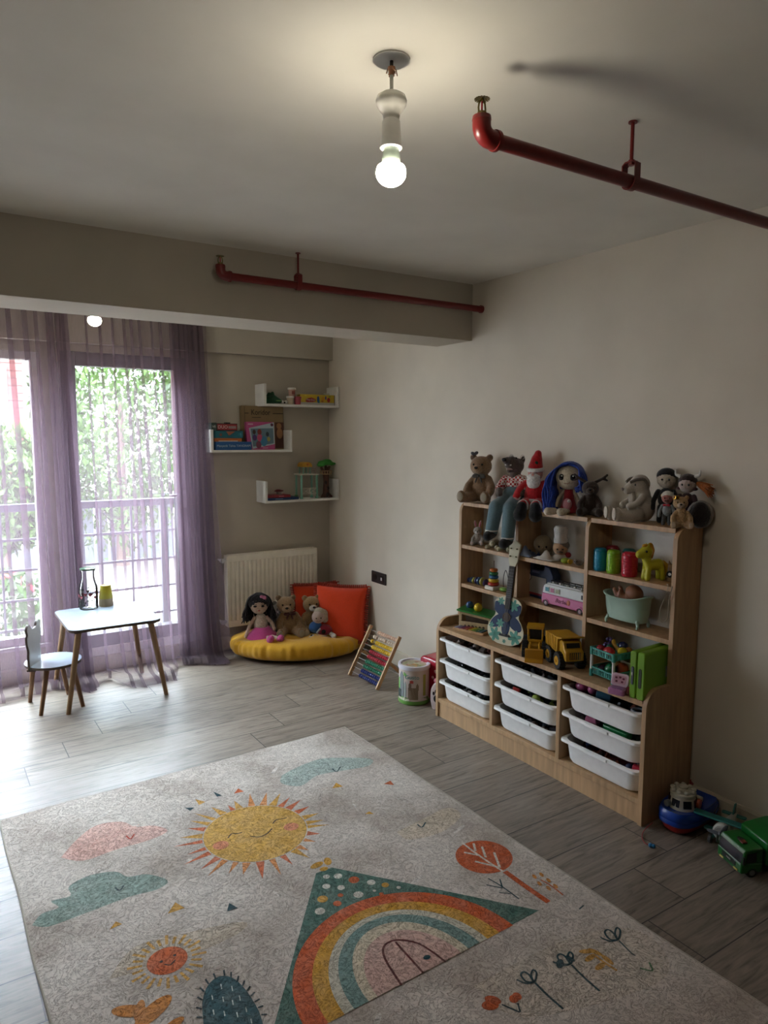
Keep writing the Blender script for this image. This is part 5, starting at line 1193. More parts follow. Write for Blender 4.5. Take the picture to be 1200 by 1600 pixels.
for c_, r_ in (((.062, .050), .042), ((-.062, .048), .040), ((-.036, .112), .026), ((.036, .218), .034), ((-.045, .230), .022), ((.0, .020), .012), ((-.090, .092), .018)):
    for k in range(6): fl_.append(petal(c_, 2*PI*k/6+.3, r_, r_*.24))
painted('painted_flowers', fl_, UG, 1)
MB(k_).cyl((0, -.0030, .150), (0, -.0046, .150), .0225, n=32).build('sound_hole', mat('#3a2a20'), t)
MB(k_).torus((0, -.0046, .150), .0235, .0012, rotm(90, 0, 0)).build('rosette', mat('#6b5236'), t)
MB(k_).box((0, -.007, .052), (.062, .008, .012)).build('bridge', mat('#1c1614', 'wood'), t, bevel=.001)
MB(k_).b2((-.0165, -.010, .195), (.0165, -.001, .425)).build('fretboard', mat('#1d1917', 'plain', .4), t)
MB(k_).b2((-.0165, -.001, .23), (.0165, .014, .43)).build('neck', mat('#8a6d4c', 'wood'), t, bevel=.003)
for k in range(12): MB(k_).box((0, -.0104, .425-.018*(k+1)+.0004*k*k), (.033, .0012, .0012)).build('fret', mat('#8f8f92', 'metal'), t)
uu('headstock', [(-.017, .425), (.017, .425), (.028, .455), (.034, .545), (.018, .556), (0, .566), (-.018, .556), (-.034, .545), (-.028, .455)], -.006, .008, CR, .001, smooth=0)
for sx in (-1, 1):
    for z_ in (.478, .520): MB(k_).cyl((sx*.018, -.006, z_), (sx*.018, -.014, z_), .0038).build('tuning_peg', mat('#6b5d3c', 'metal'), t)
for k in range(4): MB(k_).tube([(-.0095+.0063*k, -.0115, .052), (-.0095+.0063*k, -.0118, .428)], .0005, 4).build('string', mat('#8a857c', 'plastic'), t)
# yellow toy machines
YM = mat('#b98a1c', 'plastic', .4); YD = mat('#9a6f16', 'plastic', .4); TY = mat('#141414', 'plastic', .7)
def wheel(t, x, y, r, w_, hub=True):
    b = MB(); s = 1 if x > 0 else -1
    b.cyl((x-w_/2, y, r), (x+w_/2, y, r), r, n=28)
    for k in range(18):
        a = 2*PI*k/18; b.box((x, y+math.cos(a)*r, r+math.sin(a)*r), (w_, .005, .005), Matrix.Rotation(a, 3, 'X'))
    o = b.build('wheel', TY, t, bevel=.002); MB().cyl((x+s*w_/2, y, r), (x+s*(w_/2+.002), y, r), r*.56, r*.5, n=24).cyl((x+s*w_/2, y, r), (x+s*(w_/2+.005), y, r), r*.2).build('hub', YM, o)
p0 = sy(842, 2.43, ZD)
t = thing('toy_loader', 'yellow toy wheel loader with black tyres beside the ukulele', 'toy loader', (2.425, p0.y+.02, ZD), -48)
t.scale = (1.22, 1.22, 1.22)
for sx in (-1, 1):
    wheel(t, sx*.038, .045, .030, .022); wheel(t, sx*.038, -.035, .030, .022)
MB().b2((-.026, -.055, .028), (.026, .07, .052)).build('chassis', YD, t, bevel=.003)
b = MB(); b.b2((-.027, -.02, .052), (.027, .035, .064))
for sx in (-1, 1):
    for y_ in (-.018, .032): b.b2((sx*.027-.003, y_-.003, .06), (sx*.027+.003, y_+.003, .108))
b.b2((-.033, -.026, .106), (.033, .040, .116)); b.build('cab', YM, t, bevel=.002)
MB().b2((-.022, -.012, .064), (.022, .026, .104)).build('cab_window', mat('#171513', 'plastic'), t)
MB().prism([(.035, .05), (.078, .05), (.072, .075), (.035, .082)], -.024, .024, 'x').build('engine_hood', YM, t, bevel=.003)
for sx in (-1, 1): MB().tube([(sx*.018, -.03, .055), (sx*.018, -.075, .05), (sx*.018, -.088, .03)], .004, 8).build('lift_arm', YM, t)
MB().prism([(-.086, .048), (-.092, .044), (-.094, .010), (-.118, .003), (-.118, .0), (-.088, .002), (-.084, .02)], -.034, .034, 'x').build('bucket', mat('#b07c1a', 'plastic'), t, bevel=.001)
p0 = sy(880, 2.43, ZD)
t = thing('toy_dump_truck', 'yellow toy dump truck with big black tyres at the middle of the deck', 'toy dump truck', (2.425, p0.y-.022, ZD), -24)
t.scale = (1.35, 1.35, 1.35)
for sx in (-1, 1):
    wheel(t, sx*.036, .048, .028, .022); wheel(t, sx*.036, -.028, .028, .022)
MB().b2((-.028, -.060, .026), (.028, .078, .044)).build('chassis', mat('#1d1c1a', 'plastic'), t, bevel=.002)
MB().prism([(-.068, .034), (-.066, .066), (-.052, .072), (-.044, .094), (-.012, .096), (-.010, .034)], -.032, .032, 'x').build('cab', YM, t, bevel=.004)
MB().box((0, -.0672, .052), (.036, .002, .024)).build('grille', mat('#26201a', 'plastic'), t)
for k in range(5): MB().box((-.014+.007*k, -.069, .052), (.0022, .002, .022)).build('grille_bar', YM, t)
MB().box((0, -.050, .083), (.046, .003, .016), rotm(-20, 0, 0)).build('windscreen', mat('#1a1715', 'plastic'), t)
b = MB(); b.prism([(-.012, .050), (.085, .056), (.092, .098), (-.012, .104), (-.048, .110), (-.048, .106), (-.016, .098)], -.040, .040, 'x')
for k in range(6): b.box((-.041, -.0+.015*k, .078), (.004, .005, .044)); b.box((.041, -.0+.015*k, .078), (.004, .005, .044)); b.box((0, -.045+.0*k, .108), (.075, .004, .004))
b.build('dump_bed', YM, t, bevel=.001)
# two tier basket rack with play food
p0 = at(960, 1070, z=ZD)
pa = at(903, 1055, z=ZD); pb_ = at(945, 1077, z=ZD); pc_ = at(1003, 1050, z=ZD)
t = thing('basket_rack', 'two tier turquoise basket rack with white posts on the deck', 'toy rack', (2.470, (pa.y+pb_.y)/2-.012, ZD), -90-6)
TQ = mat('#3f9186', 'plastic', .35); W_, D_ = .064, .062
def basket(z, nm):
    b = MB(); b.b2((-W_, -D_, z), (W_, D_, z+.002))
    for (a, c) in (((-W_, -D_), (W_, -D_)), ((W_, -D_), (W_, D_)), ((W_, D_), (-W_, D_)), ((-W_, D_), (-W_, -D_))):
        a, c = Vector((*a, 0)), Vector((*c, 0)); d = (c-a); n_ = Vector((d.y, -d.x, 0)).normalized()
        for zz, th in ((z+.002, .004), (z+.028, .006)):
            mid = (a+c)/2+n_*(zz-z)*.12; sz = (abs(d.x)+.006, .004, th) if abs(d.x) > abs(d.y) else (.004, abs(d.y)+.006, th); b.box((mid.x, mid.y, zz), sz)
        for k in range(13):
            q = a+d*(k+.5)/13+n_*.002; b.box((q.x, q.y, z+.015), (.0035 if abs(d.x) > abs(d.y) else .002, .0035 if abs(d.y) > abs(d.x) else .002, .028)) if k not in (4, 8) else b.box((q.x, q.y, z+.015), (.008, .003, .028) if abs(d.x) > abs(d.y) else (.003, .008, .028))
    return b.build(nm, TQ, t)
basket(.014, 'lower_basket'); basket(.098, 'upper_basket')
for sx in (-1, 1):
    for s_ in (-1, 1):
        MB().cyl((sx*W_, s_*D_, .030), (sx*W_, s_*D_, .104), .0065).build('post', WHT, t); MB().cyl((sx*W_, s_*D_, .0), (sx*W_, s_*D_, .032), .0085).build('foot', TQ, t); MB().cyl((sx*W_, s_*D_, .096), (sx*W_, s_*D_, .130), .0085).build('corner_cap', TQ, t)
RM = Matrix.Translation(t.location) @ Matrix.Rotation(math.radians(-96), 4, 'Z')
def food(name, lab, p, r, c_, cat='toy fruit', R=None):
    q = RM @ Vector(p); o = single(MB().ell((0, 0, 0), r, R), name, mat(c_, 'plastic', .22), lab, cat, 'play food in the turquoise rack', smooth=60); o.location = q; o.rotation_euler = (0, 0, math.radians(-96)); return o
food('toy_tomato', 'dark red toy fruit at the left front of the upper basket', (-.040, -.035, .120), (.021, .020, .020), '#8e1d28')
o = food('toy_strawberry', 'shiny red toy strawberry at the front of the upper basket', (.004, -.030, .121), (.028, .022, .020), '#a81f26')
food('toy_lemon', 'yellow toy lemon at the right front of the upper basket', (.044, .005, .128), (.017, .024, .017), '#bfa824')
food('toy_plum', 'dark blue toy plum at the back of the upper basket', (.014, .040, .138), (.024, .020, .020), '#1d2244')
food('toy_orange', 'brown orange toy fruit at the right back of the upper basket', (.045, .042, .124), (.018, .018, .018), '#8a4f1c')
food('toy_pepper', 'green toy pepper behind the strawberry in the upper basket', (-.020, -.004, .126), (.016, .016, .018), '#1f5a48')
food('toy_carrot', 'orange red toy vegetable right of the strawberry in the upper basket', (.036, -.038, .112), (.018, .012, .010), '#b5502a')
q = RM @ Vector((-.044, .012, .138)); g = MB(); rg_ = random.Random(4)
for k in range(22): g.ell((rg_.uniform(-.018, .018), rg_.uniform(-.018, .018), rg_.uniform(-.014, .022)), .0085, nu=10, nv=7)
o = single(g, 'toy_grapes', mat('#3c2a5a', 'plastic', .3), 'bunch of purple toy grapes at the left back of the upper basket', 'toy fruit', 'play food in the turquoise rack', smooth=60); o.location = q
q = RM @ Vector((-.010, .018, .136)); g = MB(); g.tube(arc([(-.014, 0, .026), (-.006, 0, .006), (.010, 0, -.008), (.030, 0, -.012)], 5), [.003]+[.009]*14+[.003], 8); o = single(g, 'toy_banana', mat('#b98a24', 'plastic', .3), 'curved yellow toy banana in the upper basket', 'toy fruit', 'play food in the turquoise rack', smooth=180); o.location = q; o.rotation_euler = (0, 0, math.radians(-96))
food('toy_melon', 'green toy melon in the lower basket', (.012, -.025, .044), (.026, .026, .026), '#16603c')
food('toy_pumpkin', 'orange red toy fruit at the back of the lower basket', (.036, .018, .046), (.026, .026, .028), '#a8421c')
food('toy_aubergine', 'dark purple toy aubergine at the left of the lower basket', (-.036, -.02, .034), (.020, .030, .016), '#3a2238')
food('toy_bun', 'tan toy bun behind the green melon in the lower basket', (-.002, .030, .046), (.024, .020, .026), '#9a6a3c')
# pink toy notebook
p0 = at(965, 1084, z=ZD)
t = thing('toy_notebook', 'small pink toy clamshell computer with white screen at the deck edge', 'toy', p0, -72)
t.scale = (1.3, 1.3, 1.3)
MB().prism(rrect(-.026, -.02, .026, .018, .008), 0, .020, 'z').build('base', mat('#a8709a', 'plastic'), t, bevel=.004)
MB().prism(rrect(-.018, -.014, .018, .006, .003), .020, .0215, 'z').build('keys', mat('#8c5f92', 'plastic'), t)
R_ = Matrix.Translation((0, .014, .020)) @ Matrix.Rotation(math.radians(68), 4, 'X')
MB().prism(rrect(-.028, 0, .028, .040, .010), -.003, .006, 'z', T=R_).build('lid', mat('#bfa3b4', 'plastic'), t, bevel=.002)
MB().prism(rrect(-.019, .007, .019, .033, .004), .006, .007, 'z', T=R_).build('screen', mat('#b58a98', 'plastic'), t)
for x_, y_ in ((-.012, .025), (0, .027), (.011, .024), (-.010, .014), (.008, .014)): MB().prism(rrect(x_-.0035, y_-.003, x_+.0035, y_+.003, .001), .007, .0075, 'z', T=R_).build('screen_icon', mat('#5d2436', 'plastic'), t)
MB().cyl((.030, .0, .004), (.030, .018, .020), .008).build('side_knob', mat('#6e1f30', 'plastic'), t)
# wooden crate
t = thing('wooden_crate', 'small pale wooden crate behind the lime green case', 'crate', (2.545, sy(1000, 2.53, ZD).y, ZD), -90-4); t.scale = (1.1, 1.1, 1.2)
WC = mat('#a18a6a', 'wood'); b = MB(); b.b2((-.075, -.04, 0), (.075, .04, .004))
for z_ in (.006, .038): b.b2((-.075, -.044, z_), (.075, -.040, z_+.026)); b.b2((-.075, .040, z_), (.075, .044, z_+.026)); b.b2((-.078, -.044, z_), (-.074, .044, z_+.026)); b.b2((.074, -.044, z_), (.078, .044, z_+.026))
b.b2((-.074, -.040, 0), (-.064, -.030, .068)); b.b2((.064, -.040, 0), (.074, -.030, .068)); b.build('slatted_box', WC, t)
single(MB().cyl((2.555, sy(985, 2.555, ZD).y, ZD+.05), (2.555, sy(985, 2.555, ZD).y-.02, ZD+.085), .016, .003), 'toy_cone', mat('#b39a2c', 'plastic'), 'yellow pointed toy sticking out of the pale wooden crate', 'toy')
# lime green case
pL = at(991, 1087, z=ZD); pR = at(1010, 1094, z=ZD)
t = thing('green_case', 'lime green plastic case standing upright at the right end of the deck', 'case', (2.345+.062, (pL.y+pR.y)/2-.014, ZD), -90+3)
t.scale = (1.08, 1.2, 1.27)
GM = mat('#6b9a1c', 'plastic', .4)
MB().prism(rrect(-.045, 0, -.018, .152, .008), -.058, .135, 'y', T=None).build('front_shell', GM, t, bevel=.004)
MB().prism(rrect(-.016, 0, .016, .152, .008), -.056, .137, 'y').build('rear_shell', GM, t, bevel=.004)
MB().prism(rrect(-.037, .045, -.027, .103, .004), -.0610, -.0575, 'y').build('clasp', mat('#4c5068', 'plastic'), t, bevel=.001); MB().ell((-.032, -.061, .080), (.003, .002, .006)).build('clasp_button', WHT, t, smooth=60)
MB().prism(rrect(-.008, .038, .004, .100, .005), -.0575, -.0555, 'y').build('grip_slot', mat('#16261a', 'plastic'), t)
MB().box((.0168, .085, .075), (.001, .045, .035)).build('sticker', mat('#8a9288'), t); MB().box((.0172, .10, .068), (.001, .012, .016)).build('sticker_mark', mat('#4a2030'), t)

# ---------------------------------------------------------------- floor beside the cabinet
# toy boat
t = thing('toy_boat', 'blue and red toy tugboat with white cabin on the floor right of the cabinet', 'toy boat', at(1064, 1292, z=0)+Vector((.03, .0, 0)), 0)
pa = at(1064, 1262, z=.05); ang = 84
t.location = (2.510, 1.612, 0); t.scale = (1.04, 1.04, 1.08); t.rotation_euler = (0, 0, math.radians(-86))
def hull(a, w_, z, n=40, stern=.0):
    pts = []
    for k in range(n):
        q = 2*PI*k/n; x = math.copysign(abs(math.sin(q))**.72, math.sin(q))*w_*.90; y = -math.copysign(abs(math.cos(q))**.82, math.cos(q))*a
        if y > 0: y = min(y*1.25, a*1.0); x = math.copysign(min(abs(x), w_), x) if abs(y) < a else x
        pts.append((x, y, z))
    return pts
def loft(rings, m, name, parent, **kw):
    n = len(rings[0]); b = MB(); b.add([p for r in rings for p in r], [(j*n+i, j*n+(i+1) % n, (j+1)*n+(i+1) % n, (j+1)*n+i) for j in range(len(rings)-1) for i in range(n)]+[tuple(range(n-1, -1, -1)), tuple((len(rings)-1)*n+i for i in range(n))])
    return b.build(name, m, parent, **kw)
BL = mat('#12378a', 'plastic', .25)
Lb = .130
loft([hull(Lb*.72, .052, .0), hull(Lb*.84, .066, .012), hull(Lb*.93, .078, .034)], mat('#9a1416', 'plastic', .3), 'red_hull', t, smooth=50)
loft([hull(Lb*.93, .078, .034), hull(Lb*.99, .086, .040), hull(Lb, .088, .052), hull(Lb*.985, .086, .056), hull(Lb, .088, .060), hull(Lb*.99, .087, .078), hull(Lb*.93, .080, .088), hull(Lb*.88, .074, .084)], BL, 'blue_hull', t, smooth=40)
cb = (0, -.035)
MB().lathe([(.052, .082), (.050, .088), (.044, .128), (.046, .131), (.046, .140), (.040, .143), (.038, .150), (.020, .153)], (cb[0], cb[1], 0), sq=(1, 1.05)).build('cabin', mat('#b9b4a5', 'plastic', .45), t)
for k in range(7):
    a = 2*PI*k/7+.2; R = Matrix.Rotation(a, 3, 'Z'); c = Vector((cb[0], cb[1], 0))
    f = MB().box(c+R @ Vector((.0478, 0, .108)), (.003, .030, .027), R @ rotm(0, -8, 0)).build('cabin_window', mat('#0e1326', 'plastic', .2), t)
for k in range(9):
    a = 2*PI*k/9; MB().ell((cb[0]+.037*math.cos(a), cb[1]+.038*math.sin(a), .149), (.010, .010, .007)).build('roof_knob', mat('#b9b4a5', 'plastic', .45), t, smooth=60)
MB().lathe([(.016, .150), (.017, .160), (.010, .163)], (cb[0], cb[1], 0)).build('roof_hatch', mat('#b9b4a5', 'plastic', .45), t)
MB().cyl((.046, -.010, .104), (.056, -.008, .104), .017).build('porthole_ring', mat('#a8441c', 'plastic'), t)
MB().cyl((-.030, -.075, .096), (-.034, -.092, .096), .012).build('lamp', mat('#6d7378', 'plastic'), t)
MB().cyl((-.02, .05, .085), (-.02, .05, .150), .003).prism([(.050, .115), (.075, .128), (.050, .148)], -.021, -.019, 'x').build('flag', mat('#8e1a1c', 'plastic'), t)
MB().b2((-.035, .02, .084), (.035, .055, .104)).build('rear_deck_house', mat('#b9b4a5', 'plastic', .45), t, bevel=.006)
P = [at(1025, 1284, z=.02), at(1012, 1296, z=.006), at(1009, 1306, z=.003), at(1013, 1314, z=.003), at(1018, 1317, z=.004)]
iv = Matrix.Rotation(math.radians(86), 4, 'Z') @ Matrix.Translation(-Vector((2.522, 1.612, 0)))
MB().tube([iv @ q for q in arc([tuple(p) for p in P], 6)], .0018, 6).build('pull_string', mat('#8e1f1c', 'cloth'), t, smooth=180)
q_ = iv @ at(1022, 1318, z=.008); MB().ell(q_, .008).ell(q_+Vector((.010, .004, 0)), .007).build('blue_bead', mat('#1f6a9a', 'plastic'), t, smooth=60)
# toy plane
pw = at(1100, 1300, z=.0); t = thing('toy_plane', 'teal and white toy propeller plane between the boat and the green truck', 'toy plane', (2.492, 1.442, 0), -76)
TL = mat('#1f6660', 'plastic', .35); WP = mat('#a9a79e', 'plastic', .4)
MB().limb([(0, -.012, .066), (0, .05, .068), (0, .115, .078)], [.024, .022, .010]).blob('fuselage', WP, t, voxel=.004)
MB().lathe([(.030, 0), (.033, .006), (.033, .022), (.027, .028)], (0, -.010, .066), R=rotm(90, 0, 0)).build('engine_cowl', WP, t)
MB().cyl((0, -.038, .066), (0, -.041, .066), .022).build('cowl_face', mat('#8f8d86', 'plastic'), t); MB().ell((0, -.044, .066), (.010, .012, .010)).build('spinner', mat('#3f4145', 'plastic'), t, smooth=60)
for k in range(3):
    a = 2*PI*k/3+.5; R = Matrix.Rotation(a, 3, 'Y'); MB().ell(Vector((0, -.046, .066))+R @ Vector((0, 0, .026)), (.008, .002, .024), R).build('propeller_blade', mat('#5d6066', 'plastic') if k else mat('#2b2d31', 'plastic'), t, smooth=60)
for z_ in (.094,): MB().prism(rrect(-.115, -.012, .115, .024, .010), z_, z_+.007, 'z').build('upper_wing', TL, t, bevel=.002)
MB().prism(rrect(-.075, -.008, .075, .020, .008), .044, .050, 'z').build('lower_wing', TL, t, bevel=.002)
MB().prism([(.085, .078), (.125, .080), (.128, .122), (.112, .122)], -.003, .003, 'x').build('tail_fin', TL, t, bevel=.002); MB().prism(rrect(-.045, .100, .045, .122, .008), .076, .081, 'z').build('tailplane', TL, t, bevel=.001)
for s in (-1, 1):
    MB().limb([(s*.018, -.004, .048), (s*.045, -.012, .018)], [.007, .006]).build('landing_strut', TL, t, smooth=60); MB().cyl((s*.040, -.012, .017), (s*.052, -.012, .017), .017).build('wheel', mat('#55565a', 'plastic'), t, bevel=.002)
# green refuse truck
tk = thing('toy_truck', 'green toy refuse truck at the right edge of the floor', 'toy truck', (2.375, 1.350, 0), 0)
tk.rotation_euler = (0, 0, math.radians(-112.5)); tk.scale = (1, 1, .86); GT = mat('#0f5a1e', 'plastic', .3); GD = mat('#0c4016', 'plastic', .35)
HW = .066
MB().b2((-HW, -.002, .018), (HW, .084, .060)).build('cab_lower', GT, tk, bevel=.006)
MB().prism([(0, .058), (.008, .110), (.016, .118), (.084, .122), (.084, .058)], -HW, HW, 'x').build('cab_upper', GT, tk, bevel=.005)
MB().prism([(-.001, .064), (.0065, .104), (.0095, .104), (.003, .064)], -HW+.006, HW-.006, 'x').build('windscreen', mat('#0b0f0e', 'plastic', .12), tk)
MB().tube([(-HW+.004, -.002, .062), (HW-.004, -.002, .062)], .0016, 6).build('windscreen_trim', mat('#8aa08a', 'plastic'), tk)
MB().b2((-.036, -.0045, .038), (.036, -.001, .056)).build('grille', mat('#0d120e', 'plastic'), tk)
text('front_badge', 'MAN', .010, mat('#b7b7b0', 'plastic'), tk, (0, -.005, .047), (90, 0, 0))
for z_ in (.024, .031): MB().b2((-.046, -.0035, z_), (.046, -.0015, z_+.0015)).build('bumper_groove', GD, tk)
for s in (-1, 1):
    MB().b2((s*.038-.010, -.005, .022), (s*.038+.010, -.001, .031)).build('headlight', mat('#b3a45a', 'plastic', .2), tk, bevel=.001)
    MB().prism([(.014, .066), (.020, .104), (.056, .108), (.056, .066)], s*HW-.001, s*HW+.001, 'x').build('side_window', mat('#0b0f0e', 'plastic', .12), tk)
    MB().b2((s*(HW+.006)-.004, -.002, .066), (s*(HW+.006)+.004, .004, .098)).build('mirror', mat('#101612', 'plastic'), tk, bevel=.002)
MB().ell((0, .045, .121), (.020, .012, .006)).build('roof_vent', mat('#171513', 'plastic'), tk, smooth=60)
MB().b2((.008, .030, .120), (.026, .050, .126)).build('roof_sticker', mat('#6e2f1f', 'plastic'), tk, bevel=.002)
MB().b2((-.030, .080, .022), (.030, .265, .036)).build('chassis', mat('#141414', 'plastic'), tk)
MB().prism([(.094, .046), (.094, .142), (.110, .150), (.19, .166), (.268, .166), (.268, .046)], -HW-.004, HW+.004, 'x').build('refuse_body', GT, tk, bevel=.004)
for s in (-1, 1):
    for y_ in (.118, .20, .25): MB().b2((s*(HW+.004)-.002, y_, .052), (s*(HW+.004)+.002, y_+.004, .150)).build('body_rib', GD, tk)
b = MB()
for k in range(3):
    a = 2*PI*k/3+.3; R = Matrix.Rotation(a, 3, 'X')
    for s in (-1, 1): b.box(Vector((s*(HW+.0045), .165, .100))+R @ Vector((0, 0, .018)), (.001, .020, .006), R); b.add([Vector((s*(HW+.005), .165, .100))+R @ Vector(v) for v in ((0, -.018, .018), (0, -.009, .010), (0, -.009, .026))], [(0, 1, 2)])
b.build('recycling_arrows', mat('#9aa89a', 'plastic'), tk, smooth=0)
for y_ in (.042, .18, .235):
    for s in (-1, 1):
        q = MB().cyl((s*(HW-.016), y_, .021), (s*HW, y_, .021), .021, n=26).build('wheel', TY, tk, bevel=.003); MB().cyl((s*HW, y_, .021), (s*(HW+.002), y_, .021), .011).build('hub', mat('#6b6e6b', 'plastic'), q)

# red suitcase, paw toy and the printed tin left of the cabinet
t = thing('red_case', 'shiny red toy case with a bow standing behind the printed tin', 'case', (2.515, 3.245, 0), -90+8)
MB().prism(rrect(-.10, 0, .10, .255, .03), -.07, .07, 'y').build('shell', mat('#a01c30', 'plastic', .2), t, bevel=.012)
MB().ell((.03, .0, .258), (.020, .014, .008)).ell((.055, .0, .258), (.020, .014, .008)).build('bow', mat('#2a1c20', 'cloth'), t, smooth=60)
for x_, z_ in ((-.07, .215), (-.02, .205), (.04, .19), (-.04, .16), (.02, .15)): MB().ell((x_, -.078, z_), (.010, .003, .010)).build('white_dot', mat('#c98f98', 'plastic'), t, smooth=60)
p0 = at(679, 1098, z=0)
t = thing('paw_toy', 'white toy with black paw print squeezed between the tin and the cabinet', 'toy', (2.405, 3.115, 0), -62)
MB().prism([(q.x, q.y) for q in arc([(-.03, .0, 0), (.03, 0, 0), (.042, .05, 0), (.040, .11, 0), (.022, .15, 0), (0, .158, 0), (-.022, .15, 0), (-.040, .11, 0), (-.042, .05, 0)], 4)], -.02, .02, 'y').build('body', mat('#b9a9a8', 'plastic'), t, bevel=.008)
MB().ell((0, -.0205, .065), (.020, .003, .022)).build('paw_pad', BLK, t, smooth=60)
for x_, z_ in ((-.020, .095), (-.006, .108), (.010, .107), (.023, .093)): MB().ell((x_, -.0205, z_), (.006, .003, .011)).build('paw_toe', BLK, t, smooth=60)
MB().ell((0, 0, .165), (.028, .020, .016)).build('pink_top', mat('#b55a6a', 'plastic'), t, smooth=60)
pc = at(650, 1088, z=0); 
t = thing('printed_tin', 'round white tin printed with castles on a green base, beside the abacus', 'tin', (2.368, 3.300, 0), 0)
MB().lathe([(.086, 0), (.092, .003), (.093, .016), (.090, .024)], n=44).build('green_base', mat('#5c8a3a', 'plastic', .35), t)
MB().lathe([(.089, .022), (.089, .205), (.086, .208)], n=44).build('printed_wall', mat('#c4b5ad', 'plain', .4), t)
MB().lathe([(.089, .205), (.094, .206), (.095, .222), (.093, .228), (.080, .228), (.077, .222), (.070, .220)], n=44).build('lid_rim', mat('#c9c7d0', 'plastic', .3), t)
MB().cyl((0, 0, .2195), (0, 0, .2205), .076, n=44).build('lid_window', mat('#8d8a6a', 'plastic', .2, col2='#b8a58f'), t)
rr = random.Random(6); b = MB()
for k in range(14):
    a = rr.uniform(0, 6.28); r_ = rr.uniform(0, .055); b.ell((r_*math.cos(a), r_*math.sin(a), .221), (.012, .008, .0015), rotm(0, 0, rr.uniform(0, 180)), mi=k % 3)
b.build('lid_picture', [mat('#6f7d35', 'plastic'), mat('#a87f3c', 'plastic'), mat('#9a5a4c', 'plastic')], t, smooth=60)
def on_tin(name, pts, m, d=.0):      # picture pieces wrapped on the tin wall; u = angle (deg) seen from the room
    b = MB(); base = -132; ins = []
    us = [p[0] for p in pts]; 
    n = len(pts); vs = []
    for r_ in (.0885, .0898+d):
        for u, z in pts: a = math.radians(base+u); vs.append((r_*math.cos(a), r_*math.sin(a), z))
    b.add(vs, [tuple(range(n, 2*n)), tuple(range(n-1, -1, -1))]+[(i, (i+1) % n, n+(i+1) % n, n+i) for i in range(n)])
    return b.build(name, m, t, smooth=0)
def tin_rect(name, u0, u1, z0, z1, m, d=0, tip=0):
    top = [(u0+(u1-u0)*k/4, z1+(tip*(1-abs(k-2)/2))) for k in range(5)]; bot = [(u1-(u1-u0)*k/4, z0) for k in range(5)]; on_tin(name, top[::-1]+bot[::-1], m, d)
tin_rect('green_hill', -75, -38, .035, .140, mat('#6fae4a'), 0, .02); tin_rect('grey_castle', -58, -36, .045, .170, mat('#7d8488'), .0006, .025); tin_rect('grey_tower', -34, -24, .045, .12, mat('#98a09a'), .0006, .02)
tin_rect('dark_trees', -75, -48, .035, .085, mat('#2f3f3c'), .0010); tin_rect('brown_castle', -16, 22, .035, .105, mat('#7d6a56'), .0006); tin_rect('brown_tower', -14, -4, .09, .125, mat('#6b5240'), .0010, .012); tin_rect('right_tower', 14, 24, .09, .118, mat('#7d6a56'), .0010, .014)
tin_rect('red_stamp', -10, 4, .132, .146, mat('#a83a30'), .0004, .004); tin_rect('olive_stripe', 42, 54, .055, .180, mat('#9a9440'), .0004); tin_rect('grass', -30, 70, .024, .044, mat('#557a34'), .0012); tin_rect('pale_path', -60, -12, .026, .038, mat('#c9c9b0'), .0016)
a = math.radians(-132-1); text('tin_lettering', 'Gusto', .034, mat('#3f8f8c'), t, (.0902*math.cos(a), .0902*math.sin(a), .168), (90, 0, -132+90), label='teal name lettering')
a = math.radians(-132-28); tin_rect('green_mark', -36, -31, .172, .190, mat('#6fae4a'), .0004, .004); tin_rect('green_mark', -29, -24, .168, .184, mat('#6fae4a'), .0004, .004)

# abacus
aL, aR = at(546, 1056, z=0), at(589, 1079, z=0)
tL, tR = None, None
ctr = (aL+aR)/2; wd = (aR-aL).length; ang = math.degrees(math.atan2((aR-aL).y, (aR-aL).x))
t = thing('abacus', 'wooden abacus with rows of white, yellow, red, green and blue beads on the floor', 'abacus', (ctr.x, ctr.y, 0), ang)
AW = mat('#b08a5e', 'wood'); H_ = .350; tilt = math.radians(29); hw_ = wd/2
def ap(x, s, d=0): return Vector((x, s*math.sin(tilt)-d*math.cos(tilt), s*math.cos(tilt)+d*math.sin(tilt)))
for s in (-1, 1):
    b = MB(); R = Matrix.Rotation(-tilt, 3, 'X'); b.box(ap(s*hw_, H_/2)+Vector((0, 0, .004)), (.014, .024, H_), R); b.build('side_post', AW, t, bevel=.003)
    MB().cyl(ap(s*hw_-.014, H_*.5, -.014), ap(s*hw_+.014, H_*.5, -.014), .008).build('hinge_knob', AW, t)
    e0 = ap(s*(hw_-.012), H_*.52, -.012); e1 = Vector((s*(hw_-.012), e0.y+.155, .006)); d = (e1-e0); b = MB(); b.box((e0+e1)/2, (.012, .020, d.length), Matrix.Rotation(-math.atan2(d.y, d.z), 3, 'X')); b.build('prop_leg', AW, t, bevel=.002)
MB().cyl((-hw_+.01, e1.y-.03, .035), (hw_-.01, e1.y-.03, .035), .002).build('prop_wire', mat('#b9b5ac', 'metal'), t)
bc = ['#c9a58c', '#c4b09c', '#c9a51f', '#c9a51f', '#a01f30', '#a01f30', '#1c6a4c', '#1c6a4c', '#1e2c6a', '#1e2c6a']
starts = [.0, .0, .0, 0, 0, 0, 0, 0, 0, 0]
rr = random.Random(9)
